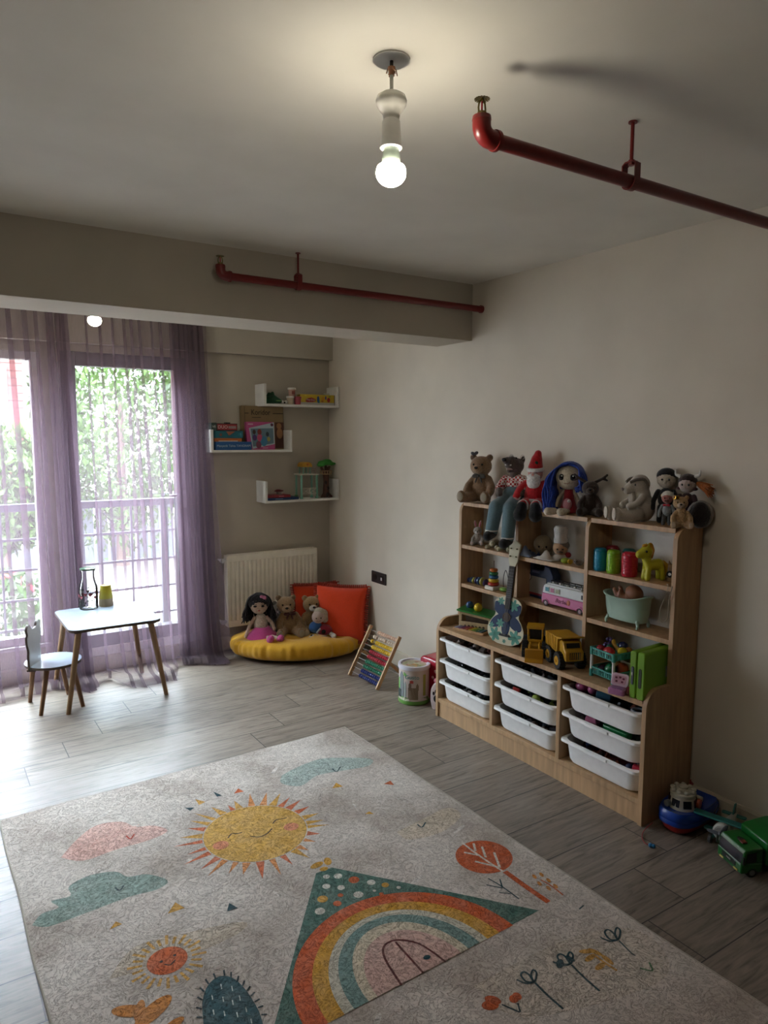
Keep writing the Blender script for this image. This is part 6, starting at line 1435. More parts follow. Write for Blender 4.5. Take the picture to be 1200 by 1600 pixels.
for k in range(10):
    s_ = H_*.93-k*H_*.0925
    MB().cyl(ap(-hw_, s_), ap(hw_, s_), .0016, n=8).build('wire', mat('#c4bfb5', 'metal'), t)
    b = MB(); n_ = 10; x0 = hw_-.010; gap = .0215
    xs_ = [x0-gap*(i+.5) for i in range(n_)]
    if k == 1: xs_ = [x - (.010 if i > 3 else 0) - (.014 if i > 7 else 0) for i, x in enumerate(xs_)]
    if k == 2: xs_ = xs_[:9]+[xs_[9]-.030]
    proto = MB(); proto.lathe([(.003, -.0095), (.0095, -.0080), (.0130, -.0028), (.0130, .0028), (.0095, .0080), (.003, .0095)], n=14, R=rotm(0, 90, 0))
    pb0 = proto.build('bead', mat(bc[k], 'plastic', .3), t, loc=ap(xs_[0], s_))
    for x in xs_[1:]:
        c = pb0.copy(); C.objects.link(c); c.location = ap(x, s_)
# ---------------------------------------------------------------- floor cushion, pillows and toys in the corner
cc_ = Vector((2.192, 4.498, 0)); CRX, CRY = .460, .292
t = thing('floor_cushion', 'round mustard yellow tufted floor cushion in front of the radiator', 'cushion', cc_, -26.8)
b = MB(); nu, nv = 240, 40; vs = []
def cush(u, v):
    a = 2*PI*u; th = PI*v; r = math.sin(th)**.55; z = .5+.5*math.cos(th)*abs(math.cos(th))**-.35 if abs(math.cos(th)) > 1e-4 else .5
    x, y = CRX*r*math.cos(a), CRY*r*math.sin(a); zz = .165*z
    q = math.hypot(x/CRX, y/CRY); dip = 0
    for (tx, ty) in ((-.33, .08), (.28, .06), (-.02, -.42), (0, .4), (-.62, -.28), (.6, -.3), (.02, -.0)):
        d2 = ((x/CRX-tx)**2+(y/CRY-ty)**2)/.028; dip += math.exp(-d2)
    zz -= .040*dip*(z if z > .5 else 0)
    w_ = math.exp(-((q-.98)/.12)**2); ww = 1+(.014*math.sin(17*a+2*math.sin(5*a))+.012*math.sin(34*a+2*math.sin(7*a))+.008*math.sin(53*a))*w_
    return Vector((x*ww, y*ww, max(zz, .0)+.0*w_))
for j in range(nv+1):
    for i in range(nu): vs.append(cush(i/nu, (j/nv)*.998+.001))
b.add(vs, [(j*nu+i, j*nu+(i+1) % nu, (j+1)*nu+(i+1) % nu, (j+1)*nu+i) for j in range(nv) for i in range(nu)]+[tuple(range(nu)), tuple(nv*nu+i for i in range(nu-1, -1, -1))])
MUS = mat('#cf9a1a', 'cloth'); b.build('cover', MUS, t, smooth=180)
def pillow(name, lab, loc, rot, w_, h_, th, col, trim, k_):
    t = thing(name, lab, 'pillow', loc, rot=[math.radians(a) for a in rot], group=None)
    b = MB(); n = 24; vs = []
    for sgn in (-1, 1):
        for j in range(n+1):
            for i in range(n+1):
                u, v = 2*i/n-1, 2*j/n-1; f = (1-abs(u)**2.6)*(1-abs(v)**2.6); pin = 1-.055*(1-v*v); pin2 = 1-.055*(1-u*u)
                wr = .003*math.sin(9*u+4*v)*math.sin(7*v+k_)
                vs.append((u*w_/2*(1-.06*(1-abs(v)**2)*1), sgn*(th/2*max(f, 0)**.48+.0005+wr*f), h_/2+v*h_/2*(1-.06*(1-abs(u)**2))))
    m_ = (n+1)**2; fs = []
    for q in (0, 1):
        for j in range(n):
            for i in range(n):
                o = q*m_+j*(n+1)+i; fs.append((o, o+1, o+n+2, o+n+1))
    b.add(vs, fs); b.build('cover', mat(col, 'cloth'), t, smooth=180)
    b = MB(); per = []
    for k in range(26): q = -1+2*k/26; per.append((q, -1)); 
    for k in range(26): q = -1+2*k/26; per.append((1, q))
    for k in range(26): q = 1-2*k/26; per.append((q, 1))
    for k in range(26): q = 1-2*k/26; per.append((-1, q))
    for k, (u, v) in enumerate(per):
        x = u*w_/2*(1-.06*(1-v*v)); z = h_/2+v*h_/2*(1-.06*(1-u*u)); n2 = Vector((u if abs(u) == 1 else 0, 0, v if abs(v) == 1 else 0)).normalized()
        c = Vector((x, 0, z))+n2*.008
        b.torus(c, .0115, .0042, rotm(0, 0, 0) if abs(u) == 1 else rotm(0, 90, 0), n=10, k=5)
    b.tube([(u*w_/2*(1-.06*(1-v*v)), 0, h_/2+v*h_/2*(1-.06*(1-u*u))) for u, v in per], .004, 6, closed=True)
    b.build('pompom_trim', mat(trim, 'knit'), t, smooth=180)
    return t
pillow('throw_pillow', 'large orange red pillow with ruffled edge leaning against the right wall corner', (2.448, 4.335, .095), (-11, 0, -47), .385, .385, .15, '#d23c0c', '#a82c10', 1)
pillow('throw_pillow', 'smaller orange red pillow half hidden behind the teddy bears', (2.425, 4.62, .120), (-12, 0, -14), .34, .325, .11, '#cc3a0c', '#a02a10', 2)
# doll with black hair
d0 = at(398, 1012, z=.10); d0 = Vector((2.015-.13, 4.60, .095))
def cs(px, y, z):
    lo, hi = -1, 4
    for _ in range(50):
        m_ = (lo+hi)/2
        if proj((m_, y, z))[0] < px: lo = m_
        else: hi = m_
    return Vector((m_, y, z))
d0 = cs(408, 4.56, .135)
t = thing('black_haired_rag_doll', 'rag doll with long black yarn hair and pink skirt on the yellow cushion', 'doll', d0, -22); t.scale = (1.07, 1.07, 1.07)
MB().ell((-.01, 0, .218), (.058, .050, .060)).build('head', mat('#b39c88', 'knit'), t, smooth=60)
MB().ell((0, 0, .085), (.046, .036, .060)).ell((0, 0, .135), (.034, .028, .028)).blob('top', mat('#b9aa98', 'knit'), t, voxel=.004)
MB().lathe([(.042, .075), (.060, .055), (.095, .020), (.098, .006), (.05, .002)], (.01, -.01, 0), sq=(1.1, .95)).build('skirt', mat('#b8417e', 'cloth'), t)
b = MB(); b.ell((-.01, .012, .232), (.070, .058, .062)); rr = random.Random(12)
for k in range(220):
    a = rr.uniform(-.35, PI+.35); x0 = math.cos(a); y0_ = math.sin(a)
    e = rr.uniform(.10, .15); b.tube(arc([(-.01+.02*x0, .01+.02*y0_, .292), (-.01+.068*x0, .008+.052*y0_, .262), (-.01+.088*x0, .0+.060*y0_, .205), (-.012+(.096+rr.uniform(-.02, .012))*x0, -.006+.060*y0_, .15), (-.012+(.094+rr.uniform(-.02, .02))*x0, -.008+.055*y0_, e)], 4), .0038, 5)
for k in range(16): x = -.055+.006*k; b.tube(arc([(-.01, -.01, .288), (x, -.040, .272), (x*1.1-.0, -.052, .246+.012*abs(math.sin(k)))], 4), .0042, 5)
b.build('yarn_hair', mat('#0d0c11', 'knit'), t, smooth=180)
MB().ell((.022, -.048, .278), (.014, .010, .012)).ell((.006, -.048, .284), (.012, .010, .010)).ell((.030, -.044, .266), (.008, .008, .008)).build('hair_flower', mat('#b0627e', 'knit'), t, smooth=60)
for s in (-1, 1): MB().ell((-.012+s*.024, -.046, .220), (.011, .004, .0075)).build('eye', BLK, t, smooth=60); MB().tube([(-.012+s*.014, -.048, .231), (-.012+s*.024, -.048, .235), (-.012+s*.036, -.043, .229)], .0013, 5).build('lash', BLK, t)
MB().ell((-.012, -.052, .192), (.008, .003, .004)).build('mouth', mat('#a84a4a', 'knit'), t, smooth=60)
MB().limb([(-.040, -.005, .135), (-.075, -.015, .08), (-.098, -.03, .020)], [.012, .0115, .012]).blob('arm', mat('#b39c88', 'knit'), t, voxel=.003)
MB().limb([(.040, -.005, .135), (.070, -.012, .10), (.085, -.03, .06)], [.012, .0115, .011]).blob('arm', mat('#b39c88', 'knit'), t, voxel=.003)
for x0, x1 in ((.035, .052), (.06, .115)):
    MB().limb([(x0, -.06, .022), (x1, -.135, .020)], [.013, .013]).build('leg', mat('#b39c88', 'knit'), t, smooth=60)
    MB().limb([(x1, -.145, .022), (x1+.006, -.160, .036)], [.023, .022]).blob('shoe', mat('#c04a86', 'knit'), t, voxel=.004)
# teddies
d1 = cs(452, 4.545, .132)
tb_ = bear('teddy_bear', 'tan teddy bear with dark bow in the middle of the yellow cushion', 'teddy bear', d1, -20, .295, '#8f714f', '#98795a', '#8e8674', bow='#5a3434', earcol='#7a5f45', head=(-.08, -.05, .74))
d2 = cs(486, 4.50, .130)
bear('teddy_bear', 'pale tan teddy bear with white muzzle behind the blue dressed doll', 'teddy bear', d2, -12, .28, '#94774f', '#b8aea0', '#9a8a70', head=(0, -.05, .76), earcol='#8a6c48')
d3 = cs(438, 4.66, .13)
bear('grey_bear', 'small grey plush mostly hidden between the doll and the tan teddy bear', 'soft toy', d3, -20, .23, '#77726a', '#86817a', '#8b867c')
d4 = cs(497, 4.375, .132)
t = thing('bonnet_doll', 'soft doll with cream bonnet, blue top and red spotted skirt on the cushion', 'doll', d4, -14)
MB().ell((.0, -.01, .145), (.046, .042, .046)).build('head', mat('#b8a093', 'cloth'), t, smooth=60)
MB().limb([(.010, .004, .170), (.040, .008, .160), (.052, .008, .118)], [.040, .034, .024]).blob('bonnet', mat('#b3a792', 'knit'), t, voxel=.004)
MB().ell((-.018, 0, .070), (.048, .036, .044)).build('blue_top', mat('#27548a', 'cloth'), t, smooth=60)
MB().ell((.040, -.01, .048), (.062, .040, .040)).build('red_skirt', mat('#84142a', 'cloth'), t, smooth=60)
MB().ell((.028, -.050, .046), (.016, .003, .016)).build('black_spot', BLK, t, smooth=60)
for s in (-1, 1): MB().ell((-.008+s*.017, -.052, .146), .0045).build('eye', BLK, t, smooth=60)
MB().tube([(-.024, -.052, .128), (-.008, -.055, .123), (.008, -.052, .128)], .0012, 5).build('mouth', mat('#6b3434'), t)
MB().tube(arc([(.012, -.03, .065), (-.006, -.046, .058), (-.022, -.048, .040)], 4), .007, 8).build('arm', mat('#9aa3a8', 'cloth'), t, smooth=180)
MB().limb([(-.05, -.05, .018), (-.075, -.075, .014)], [.016, .014]).build('striped_foot', mat('#b9b4a8', 'cloth'), t, smooth=60); MB().torus((-.060, -.060, .016), .016, .004, rotm(90, 0, 45)).build('black_stripe', BLK, t, smooth=180)
MB().limb([(-.02, -.05, .016), (-.01, -.085, .012), (.03, -.09, .018)], [.015, .014, .013]).blob('curled_leg', mat('#a58a64', 'cloth'), t, voxel=.003)
MB().limb([(.085, -.03, .022), (.098, -.065, .014)], [.015, .018]).blob('white_foot', WHT, t, voxel=.003)
MB().ell((.135, .0, .022), (.036, .024, .020)).build('tan_foot', mat('#9a8058', 'cloth'), t, smooth=60)

# ---------------------------------------------------------------- table, chair, bottle, cup
M_TT = mat('#a6b0be', 'plastic', .22); M_EDGE = mat('#4a3a2f', 'wood'); M_LEG = mat('#8e6f4d', 'wood')
zt = .48
c4 = [at(83, 957, z=zt), at(118, 985, z=zt), at(249, 967, z=zt), at(212, 938, z=zt)]
tx0 = (c4[0].x+c4[1].x)/2; tx1 = (c4[2].x+c4[3].x)/2; ty0 = (c4[1].y+c4[2].y)/2; ty1 = (c4[0].y+c4[3].y)/2
tcx, tcy = (tx0+tx1)/2, (ty0+ty1)/2; tw, td = (tx1-tx0)/2+.012, (ty1-ty0)/2+.012
tb = thing('kids_table', 'small white topped kids table with wooden legs by the curtain', 'table', (tcx, tcy, 0))
MB().prism(rrect(-tw, -td, tw, td, .055, 8), zt-.016, zt-.0015, 'z').build('table_edge', M_EDGE, tb, smooth=40)
MB().prism(rrect(-tw+.0008, -td+.0008, tw-.0008, td-.0008, .055, 8), zt-.0015, zt, 'z').build('table_top', M_TT, tb, smooth=0)
for (sx, s_, lx, ly) in ((-1, -1, 107, 1116), (1, -1, 260, 1085), (-1, 1, 86, 1066), (1, 1, 217, 1038)):
    q = at(lx, ly, z=0); q = (q.x-tcx, q.y-tcy)
    q = (q[0], q[1]) if s_ < 0 else (sx*(tw+.01), td+.0)
    topp = Vector((sx*(tw-.055), s_*(td-.055), zt-.016))
    MB().cyl((q[0], q[1], 0), topp, .0125, .0175, n=18).build('leg', M_LEG, tb, smooth=40)
    MB().box((topp.x, topp.y, zt-.021), (.055, .055, .010)).build('leg_bracket', M_EDGE, tb, bevel=.003)
# bottle
pb = at(139, 951, z=zt)
t = thing('glass_bottle', 'tall clear glass bottle printed with red hearts, left on the kids table', 'bottle', (pb.x, pb.y, zt))
GL = bpy.data.materials.new('clear_glass'); GL.use_nodes = True; nt = GL.node_tree; nt.nodes.clear()
o_ = node(nt, 'ShaderNodeOutputMaterial'); tr2 = node(nt, 'ShaderNodeBsdfTransparent'); tr2.inputs[0].default_value = (.95, .97, .97, 1); gg = node(nt, 'ShaderNodeBsdfGlossy'); gg.inputs['Roughness'].default_value = .03
fr_ = node(nt, 'ShaderNodeFresnel'); fr_.inputs[0].default_value = 1.22; mx_ = node(nt, 'ShaderNodeMixShader'); nt.links.new(fr_.outputs[0], mx_.inputs[0]); nt.links.new(tr2.outputs[0], mx_.inputs[1]); nt.links.new(gg.outputs[0], mx_.inputs[2]); nt.links.new(mx_.outputs[0], o_.inputs[0])
MB().lathe([(.050, .001), (.054, .004), (.055, .012), (.055, .125), (.052, .145), (.042, .175), (.038, .195), (.038, .232), (.044, .240), (.044, .246), (.036, .246), (.035, .200), (.039, .178), (.050, .146), (.0525, .125), (.0525, .014), (.048, .008)], n=40).build('glass_body', GL, t, smooth=60)
MB().lathe([(.041, .243), (.045, .244), (.045, .252), (.042, .254)], n=36).build('lid', mat('#3f5a44', 'plastic', .3), t)
b = MB()
def heart(c_ang, z, s, mi):
    pts = [(0, -1), (.55, -.45), (.95, .1), (.85, .6), (.45, .75), (0, .4), (-.45, .75), (-.85, .6), (-.95, .1), (-.55, -.45)]
    for r_ in (.0556,): b.add([((r_)*math.cos(math.radians(c_ang)+p[0]*s/r_), r_*math.sin(math.radians(c_ang)+p[0]*s/r_), z+p[1]*s) for p in pts], [tuple(range(10))], mi)
rr = random.Random(3)
for k in range(12): heart(30*k+rr.uniform(-8, 8), .088+rr.uniform(-.012, .014), .011, 0)
for k in range(36): heart(rr.uniform(0, 360), rr.choice((.028, .045, .06, .120, .128)), .0045, 1)
b.build('printed_hearts', [mat('#8a2f3c'), mat('#3f4a40')], t, smooth=0)
pb = at(166, 946, z=zt)
t = thing('yellow_cup', 'tapered yellow cup upside down with wooden base band on the kids table', 'cup', (pb.x, pb.y, zt))
MB().lathe([(.043, 0), (.044, .003), (.040, .048)], n=36).build('wood_band', mat('#a08a68', 'wood'), t)
MB().lathe([(.040, .048), (.041, .050), (.031, .128), (.029, .130), (.027, .128)], n=36).build('cup_wall', mat('#a3920f', 'plastic', .45), t)
# chair
zs = .265
sa = [at(38, 1038, z=zs), at(131, 1030, z=zs), at(84, 1016, z=zs), at(78, 1048, z=zs)]
scx = (sa[0].x+sa[1].x)/2; scy = (sa[2].y+sa[3].y)/2
ch = thing('kids_chair', 'small round seated kids chair with bear shaped back, beside the table', 'chair', (scx, scy, 0), 0)
rx, ry = (sa[1].x-sa[0].x)/2, .150
MB().cyl((0, 0, zs-.015), (0, 0, zs-.0015), .150, n=48).build('seat_edge', M_EDGE, ch, smooth=40); MB().cyl((0, 0, zs-.0015), (0, 0, zs), .1495, n=48).build('seat', M_TT, ch, smooth=40)
for (lx, ly), (ax_, ay_) in (((64, 1118), (-.045, -.09)), ((47, 1097), (-.10, .03)), ((130, 1104), (.09, -.04)), ((107, 1085), (.05, .09))):
    q = at(lx, ly, z=0); MB().cyl((q.x-scx, q.y-scy, 0), (ax_, ay_, zs-.012), .0115, .0150, n=16).build('leg', mat('#7d5a3c', 'wood'), ch, smooth=40)
# backrest: flat board with two round ears, at the left of the seat facing right
H2_ = arc([(-.070, -.02, 0), (-.075, .05, 0), (-.070, .09, 0), (-.085, .13, 0), (-.088, .165, 0), (-.078, .185, 0), (-.085, .215, 0), (-.066, .238, 0), (-.042, .228, 0), (-.030, .208, 0), (0, .203, 0), (.030, .208, 0), (.042, .228, 0), (.066, .238, 0), (.085, .215, 0), (.078, .185, 0), (.088, .165, 0), (.085, .13, 0), (.070, .09, 0), (.075, .05, 0), (.070, -.02, 0)], 4)
bk = [(q.x, zs+q.y) for q in H2_]
RB = Matrix.Translation((-.095, -.02, 0)) @ Matrix.Rotation(math.radians(-30), 4, 'Z') @ Matrix.Rotation(math.radians(0), 4, 'Y')
MB().prism(bk, -.011, .000, 'x', T=RB).build('backrest_edge', M_EDGE, ch, smooth=40)
MB().prism([(a*.985, (c-zs-.1)*.985+zs+.1) for a, c in bk], -.0125, .0015, 'x', T=RB).build('backrest', mat('#a9aca8', 'plastic', .3), ch, smooth=40)
MB().box((-.095, -.02, zs-.022), (.05, .12, .014), rotm(0, 0, -30)).build('back_bracket', M_EDGE, ch, bevel=.002)

# ---------------------------------------------------------------- things on the wall shelves
def ws(px, y, z): return cs(px, y, z)
yi = 4.745
p0 = ws(427, yi, SA)
t = thing('green_dinosaur', 'dark green crocodile toy at the left of the top wall shelf', 'toy', p0, -35)
MB().limb([(-.05, .01, .030), (0, 0, .035), (.05, -.01, .020)], [.028, .032, .016]).ell((-.03, 0, .065), (.014, .012, .020)).ell((-.005, 0, .070), (.014, .012, .020)).ell((-.055, .0, .052), (.012, .012, .018)).blob('body', mat('#12452a', 'plastic'), t, voxel=.004)
MB().ell((.045, -.030, .022), (.022, .008, .004)).build('mouth_line', mat('#5f8a3a', 'plastic'), t, smooth=60)
p0 = ws(444, yi-.02, SA); t = thing('white_figure', 'small white rounded toy beside the green crocodile toy', 'toy', p0, -20)
MB().ell((-.014, 0, .015), (.015, .013, .014)).ell((.014, 0, .016), (.013, .012, .013)).blob('body', WHT, t, voxel=.003); MB().ell((.002, -.012, .012), (.006, .003, .006)).build('dark_spot', BLK, t, smooth=60)
def pot(px, z, col, ring, lab, lidc='#d3d0c8'):
    p0 = ws(px, yi-.02, z); t = thing('dough_pot', lab, 'pot', p0, 0, 'modelling dough pots on the top wall shelf'); MB().lathe([(.022, 0), (.027, .048), (.026, .050)]).build('pot_body', mat(col, 'plastic', .4), t)
    MB().lathe([(.029, .046), (.030, .050), (.029, .058), (.025, .059)]).build('lid', mat(lidc, 'plastic', .3), t); return t
q1 = pot(453.5, SA, '#b9a88e', 0, 'lower cream dough pot, supporting the pink one'); q2 = pot(456, SA+.060, '#b08a7c', 0, 'upper pinkish dough pot stacked on the cream one')
MB().prism(rrect(-.012, .012, .012, .036, .004), -.0265, -.0245, 'y').build('pot_label', mat('#8a4a40'), q2)
pot(465, SA, '#9a3440', 0, 'red dough pot left of the yellow box', '#9a3440')
xa, xb2 = ws(469, 4.72, SA).x, ws(523, 4.72, SA).x
t = thing('dough_box', 'long yellow dough box with red lettering on the top wall shelf', 'box', ((xa+xb2)/2, 4.722, SA), 0); hw2 = (xb2-xa)/2
MB().b2((-hw2, 0, 0), (hw2, .055, .077)).build('carton', mat('#c4a628', 'plain', .4), t, bevel=.001)
MB().b2((-hw2+.002, -.001, 0.001), (hw2-.004, 0, .020)).build('white_band', mat('#b9b6ae'), t)
MB().prism([(-.1, .028), (-.085, .020), (-.04, .022), (-.015, .030), (-.018, .045), (-.05, .055), (-.09, .048)], -.002, -.0005, 'y').build('cloud_logo', mat('#98302a'), t)
text('box_lettering', 'Play-Doh', .019, mat('#c9c4b4'), t, (-.057, -.003, .038), (90, 3, 0), label='cream lettering on red')
for k, (x_, z_, w2, h2, c_) in enumerate(((.005, .042, .020, .050, '#23518a'), (.012, .028, .012, .026, '#2a7a6a'), (.045, .045, .024, .034, '#c98a1c'), (.040, .030, .022, .016, '#a86a1a'), (.068, .055, .012, .028, '#2b3f8a'), (.092, .040, .026, .034, '#a02a24'), (.100, .066, .020, .012, '#7f9a2a'), (-.10, .066, .02, .014, '#c9b23a'))):
    if abs(x_)+w2/2 < hw2: MB().ell((x_, -.0012, z_), (w2/2, .0012, h2/2)).build('picture_patch', mat(c_), t, smooth=60)
MB().b2((hw2-.004, -.0012, 0), (hw2, .0, .077)).build('dark_edge', mat('#4a3a30'), t)
single(MB().b2((-.018, -.012, 0), (.018, .012, .012)), 'clear_block', mat('#b5bcae', 'plastic', .1), 'small pale clear piece lying on top of the yellow dough box', 'toy').location = (ws(510, 4.75, SA+.077).x, 4.75, SA+.077)
# middle shelf: boxes
xk0, xk1 = ws(378, 4.80, SB).x, ws(443, 4.80, SB).x; hk = at(400, 634, y=4.80).z-SB
t = thing('board_game_box', 'brown board game box lettered Koridor standing upright on the middle wall shelf', 'box', ((xk0+xk1)/2+.004, 4.790, SB), rot=(math.radians(-3), 0, 0)); hw3 = (xk1-xk0)/2
KB = mat('#85704c', 'plain', .5)
MB().b2((-hw3, 0, 0), (hw3, .042, hk)).build('carton', KB, t, bevel=.001)
for x_ in (-hw3+.022, hw3-.003): MB().b2((x_-.001, -.001, .004), (x_+.001, .0002, hk-.004)).build('dark_line', mat('#2a2018'), t)
MB().b2((-hw3+.022, -.001, hk-.055), (-hw3+.052, .0002, hk-.050)).build('title_rule', mat('#2a2018'), t); MB().b2((hw3-.085, -.001, hk-.055), (hw3-.003, .0002, hk-.050)).build('title_rule', mat('#2a2018'), t)
text('title', 'Koridor', .055, mat('#1f1812'), t, (-.018, -.0012, hk-.047), (90, 0, 0), 0, sx=.82, label='black title lettering')
MB().b2((-.085, -.001, hk-.084), (-.018, .0002, hk-.080)).build('small_print', mat('#2a2018'), t)
MB().b2((hw3-.072, -.0008, .01), (hw3-.004, .0002, hk-.115)).build('photo_panel', mat('#4f2c1c'), t)
MB().ell((hw3-.040, -.001, hk-.142), (.020, .0015, .022)).ell((hw3-.036, -.001, hk-.195), (.024, .0015, .038)).build('pawn_picture', mat('#9a6c44'), t, smooth=60)
xp0, xp1 = ws(388, 4.72, SB).x, ws(431.5, 4.72, SB).x; hp = at(410, 659, y=4.72).z-SB
t = thing('puzzle_box', 'pink and pale blue picture puzzle box in front of the brown game box', 'box', ((xp0+xp1)/2, 4.735, SB), rot=(math.radians(-5), 0, 0)); h4 = (xp1-xp0)/2
MB().b2((-h4, 0, 0), (h4, .035, hp)).build('carton', mat('#b04a7e', 'plain', .4), t, bevel=.001)
MB().prism([(-h4+.018, hp-.044), (h4-.002, hp-.002), (h4-.002, .040), (-h4+.040, .006)], -.0012, -.0002, 'y').build('pale_frame', mat('#a9b9c2'), t)
MB().prism([(-h4+.030, hp-.048), (h4-.010, hp-.044), (h4-.010, .045), (-h4+.044, .022)], -.0022, -.0012, 'y').build('picture_field', mat('#5f7a86'), t)
for x_, z_, a_, c_, cc2 in ((-.048, .085, .016, '#4a2f6a', 0), (-.010, .085, .020, '#b5486a', 0), (.020, .060, .026, '#3a7ca0', 0), (-.02, .035, .020, '#7a3f55', 0), (.058, .075, .012, '#a59a50', 0), (.05, .11, .012, '#2c3a3f', 0), (-.01, .125, .016, '#7d2f2a', 0), (-.05, .125, .012, '#3a2a26', 0)): MB().ell((x_, -.0022, z_), (a_, .0008, a_*1.35)).build('picture_patch', mat(c_), t, smooth=60)
MB().ell((h4-.018, -.0015, hp-.020), (.011, .0012, .011)).build('round_mark', mat('#5a2540'), t, smooth=60)
MB().b2((-h4+.012, -.0012, hp-.020), (-h4+.050, 0, hp-.012)).build('small_print', mat('#c9a9b9'), t); MB().b2((.01, -.0012, .010), (.05, 0, .014)).build('small_print', mat('#c9a9b9'), t)
def flatbox(name, lab, px0, px1, z, h, d, y, col, letters=None, lc='#c9c9c9', ls=.02, extra=None):
    x0, x1 = ws(px0, y, z).x, ws(px1, y, z).x; t = thing(name, lab, 'box', ((x0+x1)/2, y, z), 0, 'boxes stacked on the middle wall shelf'); w_ = (x1-x0)/2
    MB().b2((-w_, 0, 0), (w_, d, h)).build('carton', mat(col, 'plain', .4), t, bevel=.0015)
    if letters: text('lettering', letters, ls, mat(lc), t, (0, -.0012, h/2), (90, 0, 0))
    return t, w_
yb = 4.70; u = SB
zz = [SB, at(360, 690, y=yb).z, at(360, 684.5, y=yb).z, at(360, 673, y=yb).z, at(360, 661.5, y=yb).z]
t, w_ = flatbox('game_box', 'blue game box with white lettering at the bottom of the stack', 337, 393.5, zz[0], zz[1]-zz[0]-.001, .145, yb-.004, '#17508a', 'Manyetik Tahta TANGRAM', '#aebccb', .0215)
t, w_ = flatbox('game_box', 'orange box with a white strip, second from the bottom of the stack', 335, 378, zz[1], zz[2]-zz[1]-.001, .14, yb, '#a85a22')
MB().b2((-w_+.03, -.001, .001), (w_-.03, 0, .006)).build('white_strip', WHT, t)
t, w_ = flatbox('game_box', 'teal game box with an orange triangle under the black red box', 335, 380, zz[2], zz[3]-zz[2]-.001, .14, yb, '#15606e')
MB().prism([(-.02, .045), (.0, .016), (.045, .045)], -.0015, 0, 'y').build('orange_triangle', mat('#9c5a42'), t); MB().ell((-.058, -.0008, .022), (.010, .001, .010)).build('round_mark', mat('#7a4a3c'), t, smooth=60); text('number', '19', .026, mat('#4a97a6'), t, (w_-.028, -.0012, .025), (90, 0, 0))
t, w_ = flatbox('game_box', 'black and red DUO game box on top of the stack', 339, 371, zz[3], zz[4]-zz[3]-.001, .12, yb, '#23191a')
MB().prism(rrect(-w_+.004, .005, w_-.004, zz[4]-zz[3]-.006, .003), -.0012, 0, 'y').build('red_panel', mat('#8e1f24'), t); text('lettering', 'DUO', .031, mat('#c4b9b4'), t, (-.032, -.0022, .024), (90, 0, 0)); MB().b2((.008, -.0022, .014), (.062, -.0012, .032)).build('small_print', mat('#8f7a78'), t); MB().b2((-.012, .0, zz[4]-zz[3]-.001), (.022, .03, zz[4]-zz[3]+.006)).build('carry_tab', BLK, t)
t, w_ = flatbox('game_box', 'dark box with white letters at the left end of the stack', 330.5, 338.5, zz[3], zz[4]-zz[3]+.003, .12, yb, '#2b3a35', 'VE', '#c9c9c4', .022)
# lowest shelf
yb = 4.715
def book(lab, px0, px1, z, h, col):
    x0, x1 = ws(px0, yb, z).x, ws(px1, yb, z).x; t = thing('picture_book', lab, 'book', ((x0+x1)/2, yb, z), 0, 'books lying on the lowest wall shelf'); w_ = (x1-x0)/2
    MB().b2((-w_, 0, 0), (w_, .12, .0025)).b2((-w_, 0, h-.0025), (w_, .12, h)).b2((-w_, 0, 0), (w_, .003, h)).build('cover', mat(col, 'plain', .4), t); MB().b2((-w_+.003, .003, .0025), (w_-.003, .117, h-.0025)).build('pages', mat('#b9b2a2'), t); return t, w_
t, w_ = book('dark blue picture book at the bottom of the lowest wall shelf', 417, 467, SD, .018, '#1a3a6b'); MB().b2((-.06, -.001, .006), (.0, 0, .012)).build('spine_lettering', mat('#6f86a8'), t)
t, w_ = book('red picture book lying on the blue one', 417, 454, SD+.018, .020, '#96202c'); MB().b2((.0, -.001, .007), (.04, 0, .013)).build('spine_lettering', mat('#b97a80'), t)
p0 = ws(436, 4.76, SD+.038); t = thing('red_hat_toy', 'small dark red toy resting on top of the red picture book', 'toy', p0, 0)
MB().ell((0, 0, .026), (.037, .026, .009)).ell((-.006, 0, .031), (.022, .020, .008)).build('red_top', mat('#5a1a1e', 'plastic'), t, smooth=60); MB().lathe([(.022, 0), (.020, .010), (.022, .022)]).build('grey_base', mat('#7d726c', 'plastic'), t)
p0 = ws(463, 4.745, SD+.018); single(MB().ell((0, 0, .007), (.016, .014, .007)), 'green_car', mat('#4c7a4c', 'plastic'), 'tiny green toy on the right end of the blue picture book', 'toy', smooth=60).location = p0
# toy tower
x0, x1 = ws(470, 4.715, SD).x, ws(497.5, 4.715, SD).x; h6 = at(480, 742.5, y=4.715).z-SD
t = thing('toy_tower', 'mint green and white toy tower with yellow lookout on the lowest wall shelf', 'toy tower', ((x0+x1)/2, 4.715, SD)); w_ = (x1-x0)/2; TG = mat('#72a893', 'plastic', .4); TW = mat('#c4bfb0', 'plastic', .4)
for sx in (-1, 1):
    for y_ in (0, .085): MB().b2((sx*(w_-.009)-.006, y_, 0), (sx*(w_-.009)+.006, y_+.012, h6)).build('post', TG, t, bevel=.001); MB().b2((sx*(w_-.009)-.010, y_-.003, 0), (sx*(w_-.009)+.010, y_+.015, .016)).build('foot', TG, t, bevel=.002)
MB().b2((-w_-.006, -.004, h6), (w_+.006, .10, h6+.009)).build('platform', TW, t, bevel=.002)
b = MB(); b.b2((-w_+.016, .0, .034), (w_-.016, .004, .039)); b.b2((-w_+.016, .0, .075), (w_-.016, .004, .080)); b.b2((-.002, 0, .036), (.002, .004, .078))
for s in (-1, 1):
    for q in (-1, 1):
        a, c_ = Vector((s*.002, .002, .039 if q > 0 else .075)), Vector((s*(w_-.017), .002, .075 if q > 0 else .039)); b.cyl(a, c_, .002, n=6)
b.build('railing', TW, t)
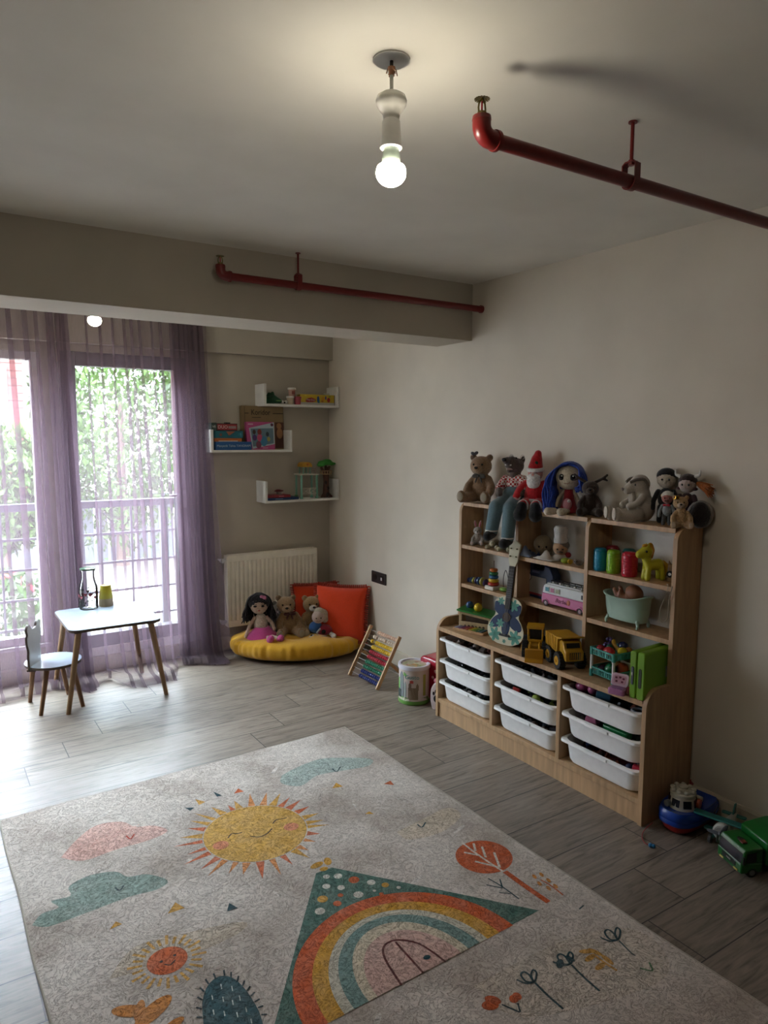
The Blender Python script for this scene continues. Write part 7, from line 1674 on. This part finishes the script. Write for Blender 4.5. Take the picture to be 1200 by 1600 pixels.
for sx in (-.043, .012):
    for y_ in (.012, .075): MB().b2((sx-.003, y_, h6+.009), (sx+.003, y_+.006, h6+.062)).build('lookout_post', TG, t)
MB().prism([(q.x, q.y) for q in arc([(-.055, h6+.060, 0), (-.052, h6+.078, 0), (-.035, h6+.094, 0), (.004, h6+.094, 0), (.022, h6+.078, 0), (.026, h6+.060, 0)], 4)][::-1], .004, .09, 'y').build('yellow_roof', mat('#b88a22', 'plastic', .4), t, smooth=40)
MB().ell((-.012, .003, h6+.078), (.010, .002, .010)).build('roof_mark', mat('#b0602a', 'plastic'), t, smooth=60)
b = MB(); b.b2((.024, .01, h6+.030), (.058, .014, h6+.034)); b.b2((.024, .01, h6+.046), (.058, .014, h6+.050)); b.b2((.054, .01, h6+.009), (.058, .014, h6+.052)); b.build('pink_fence', mat('#a5857a', 'plastic'), t)
# toy tree house
xt = ws(510.5, 4.75, SD); t = thing('toy_tree', 'brown toy tree with bright green leafy top on the lowest wall shelf', 'toy tree', (xt.x, 4.762, SD)); BR = mat('#4f2f22', 'plastic', .5)
MB().limb([(0, 0, .012), (0, 0, .06), (.002, 0, .12), (.0, 0, .175)], [.028, .024, .022, .026]).limb([(-.010, 0, .03), (-.040, -.008, .004)], [.016, .010]).limb([(.010, 0, .03), (.045, -.004, .004)], [.016, .010]).limb([(0, -.01, .03), (.006, -.035, .004)], [.012, .008]).limb([(-.004, 0, .17), (-.038, 0, .225)], [.013, .010]).limb([(.004, 0, .17), (.030, 0, .230)], [.012, .010]).limb([(.0, 0, .17), (.004, .01, .235)], [.012, .010]).blob('trunk', BR, t, voxel=.004)
for x_, z_, r_ in ((-.012, .115, .010), (.006, .070, .011), (-.002, .020, .015)): MB().ell((x_, -.022 if z_ > .05 else -.030, z_), (r_, .006, r_*1.3)).build('hollow', mat('#1c100c'), t, smooth=60)
b = MB(); b.torus((0, 0, .178), .040, .0025); b.torus((0, 0, .202), .045, .0025)
for k in range(14): a = 2*PI*k/14; b.cyl((.040*math.cos(a), .040*math.sin(a), .178), (.045*math.cos(a), .045*math.sin(a), .202), .0022, n=6)
b.cyl((0, 0, .174), (0, 0, .178), .040); b.build('balcony', mat('#a5865f', 'plastic'), t, smooth=40)
MB().ell((-.004, 0, .262), (.062, .042, .020)).ell((-.045, -.006, .246), (.034, .030, .014)).ell((.045, 0, .254), (.038, .034, .013)).ell((.01, 0, .275), (.036, .03, .014)).blob('leafy_top', mat('#2f8a2c', 'plastic', .5), t, voxel=.004)
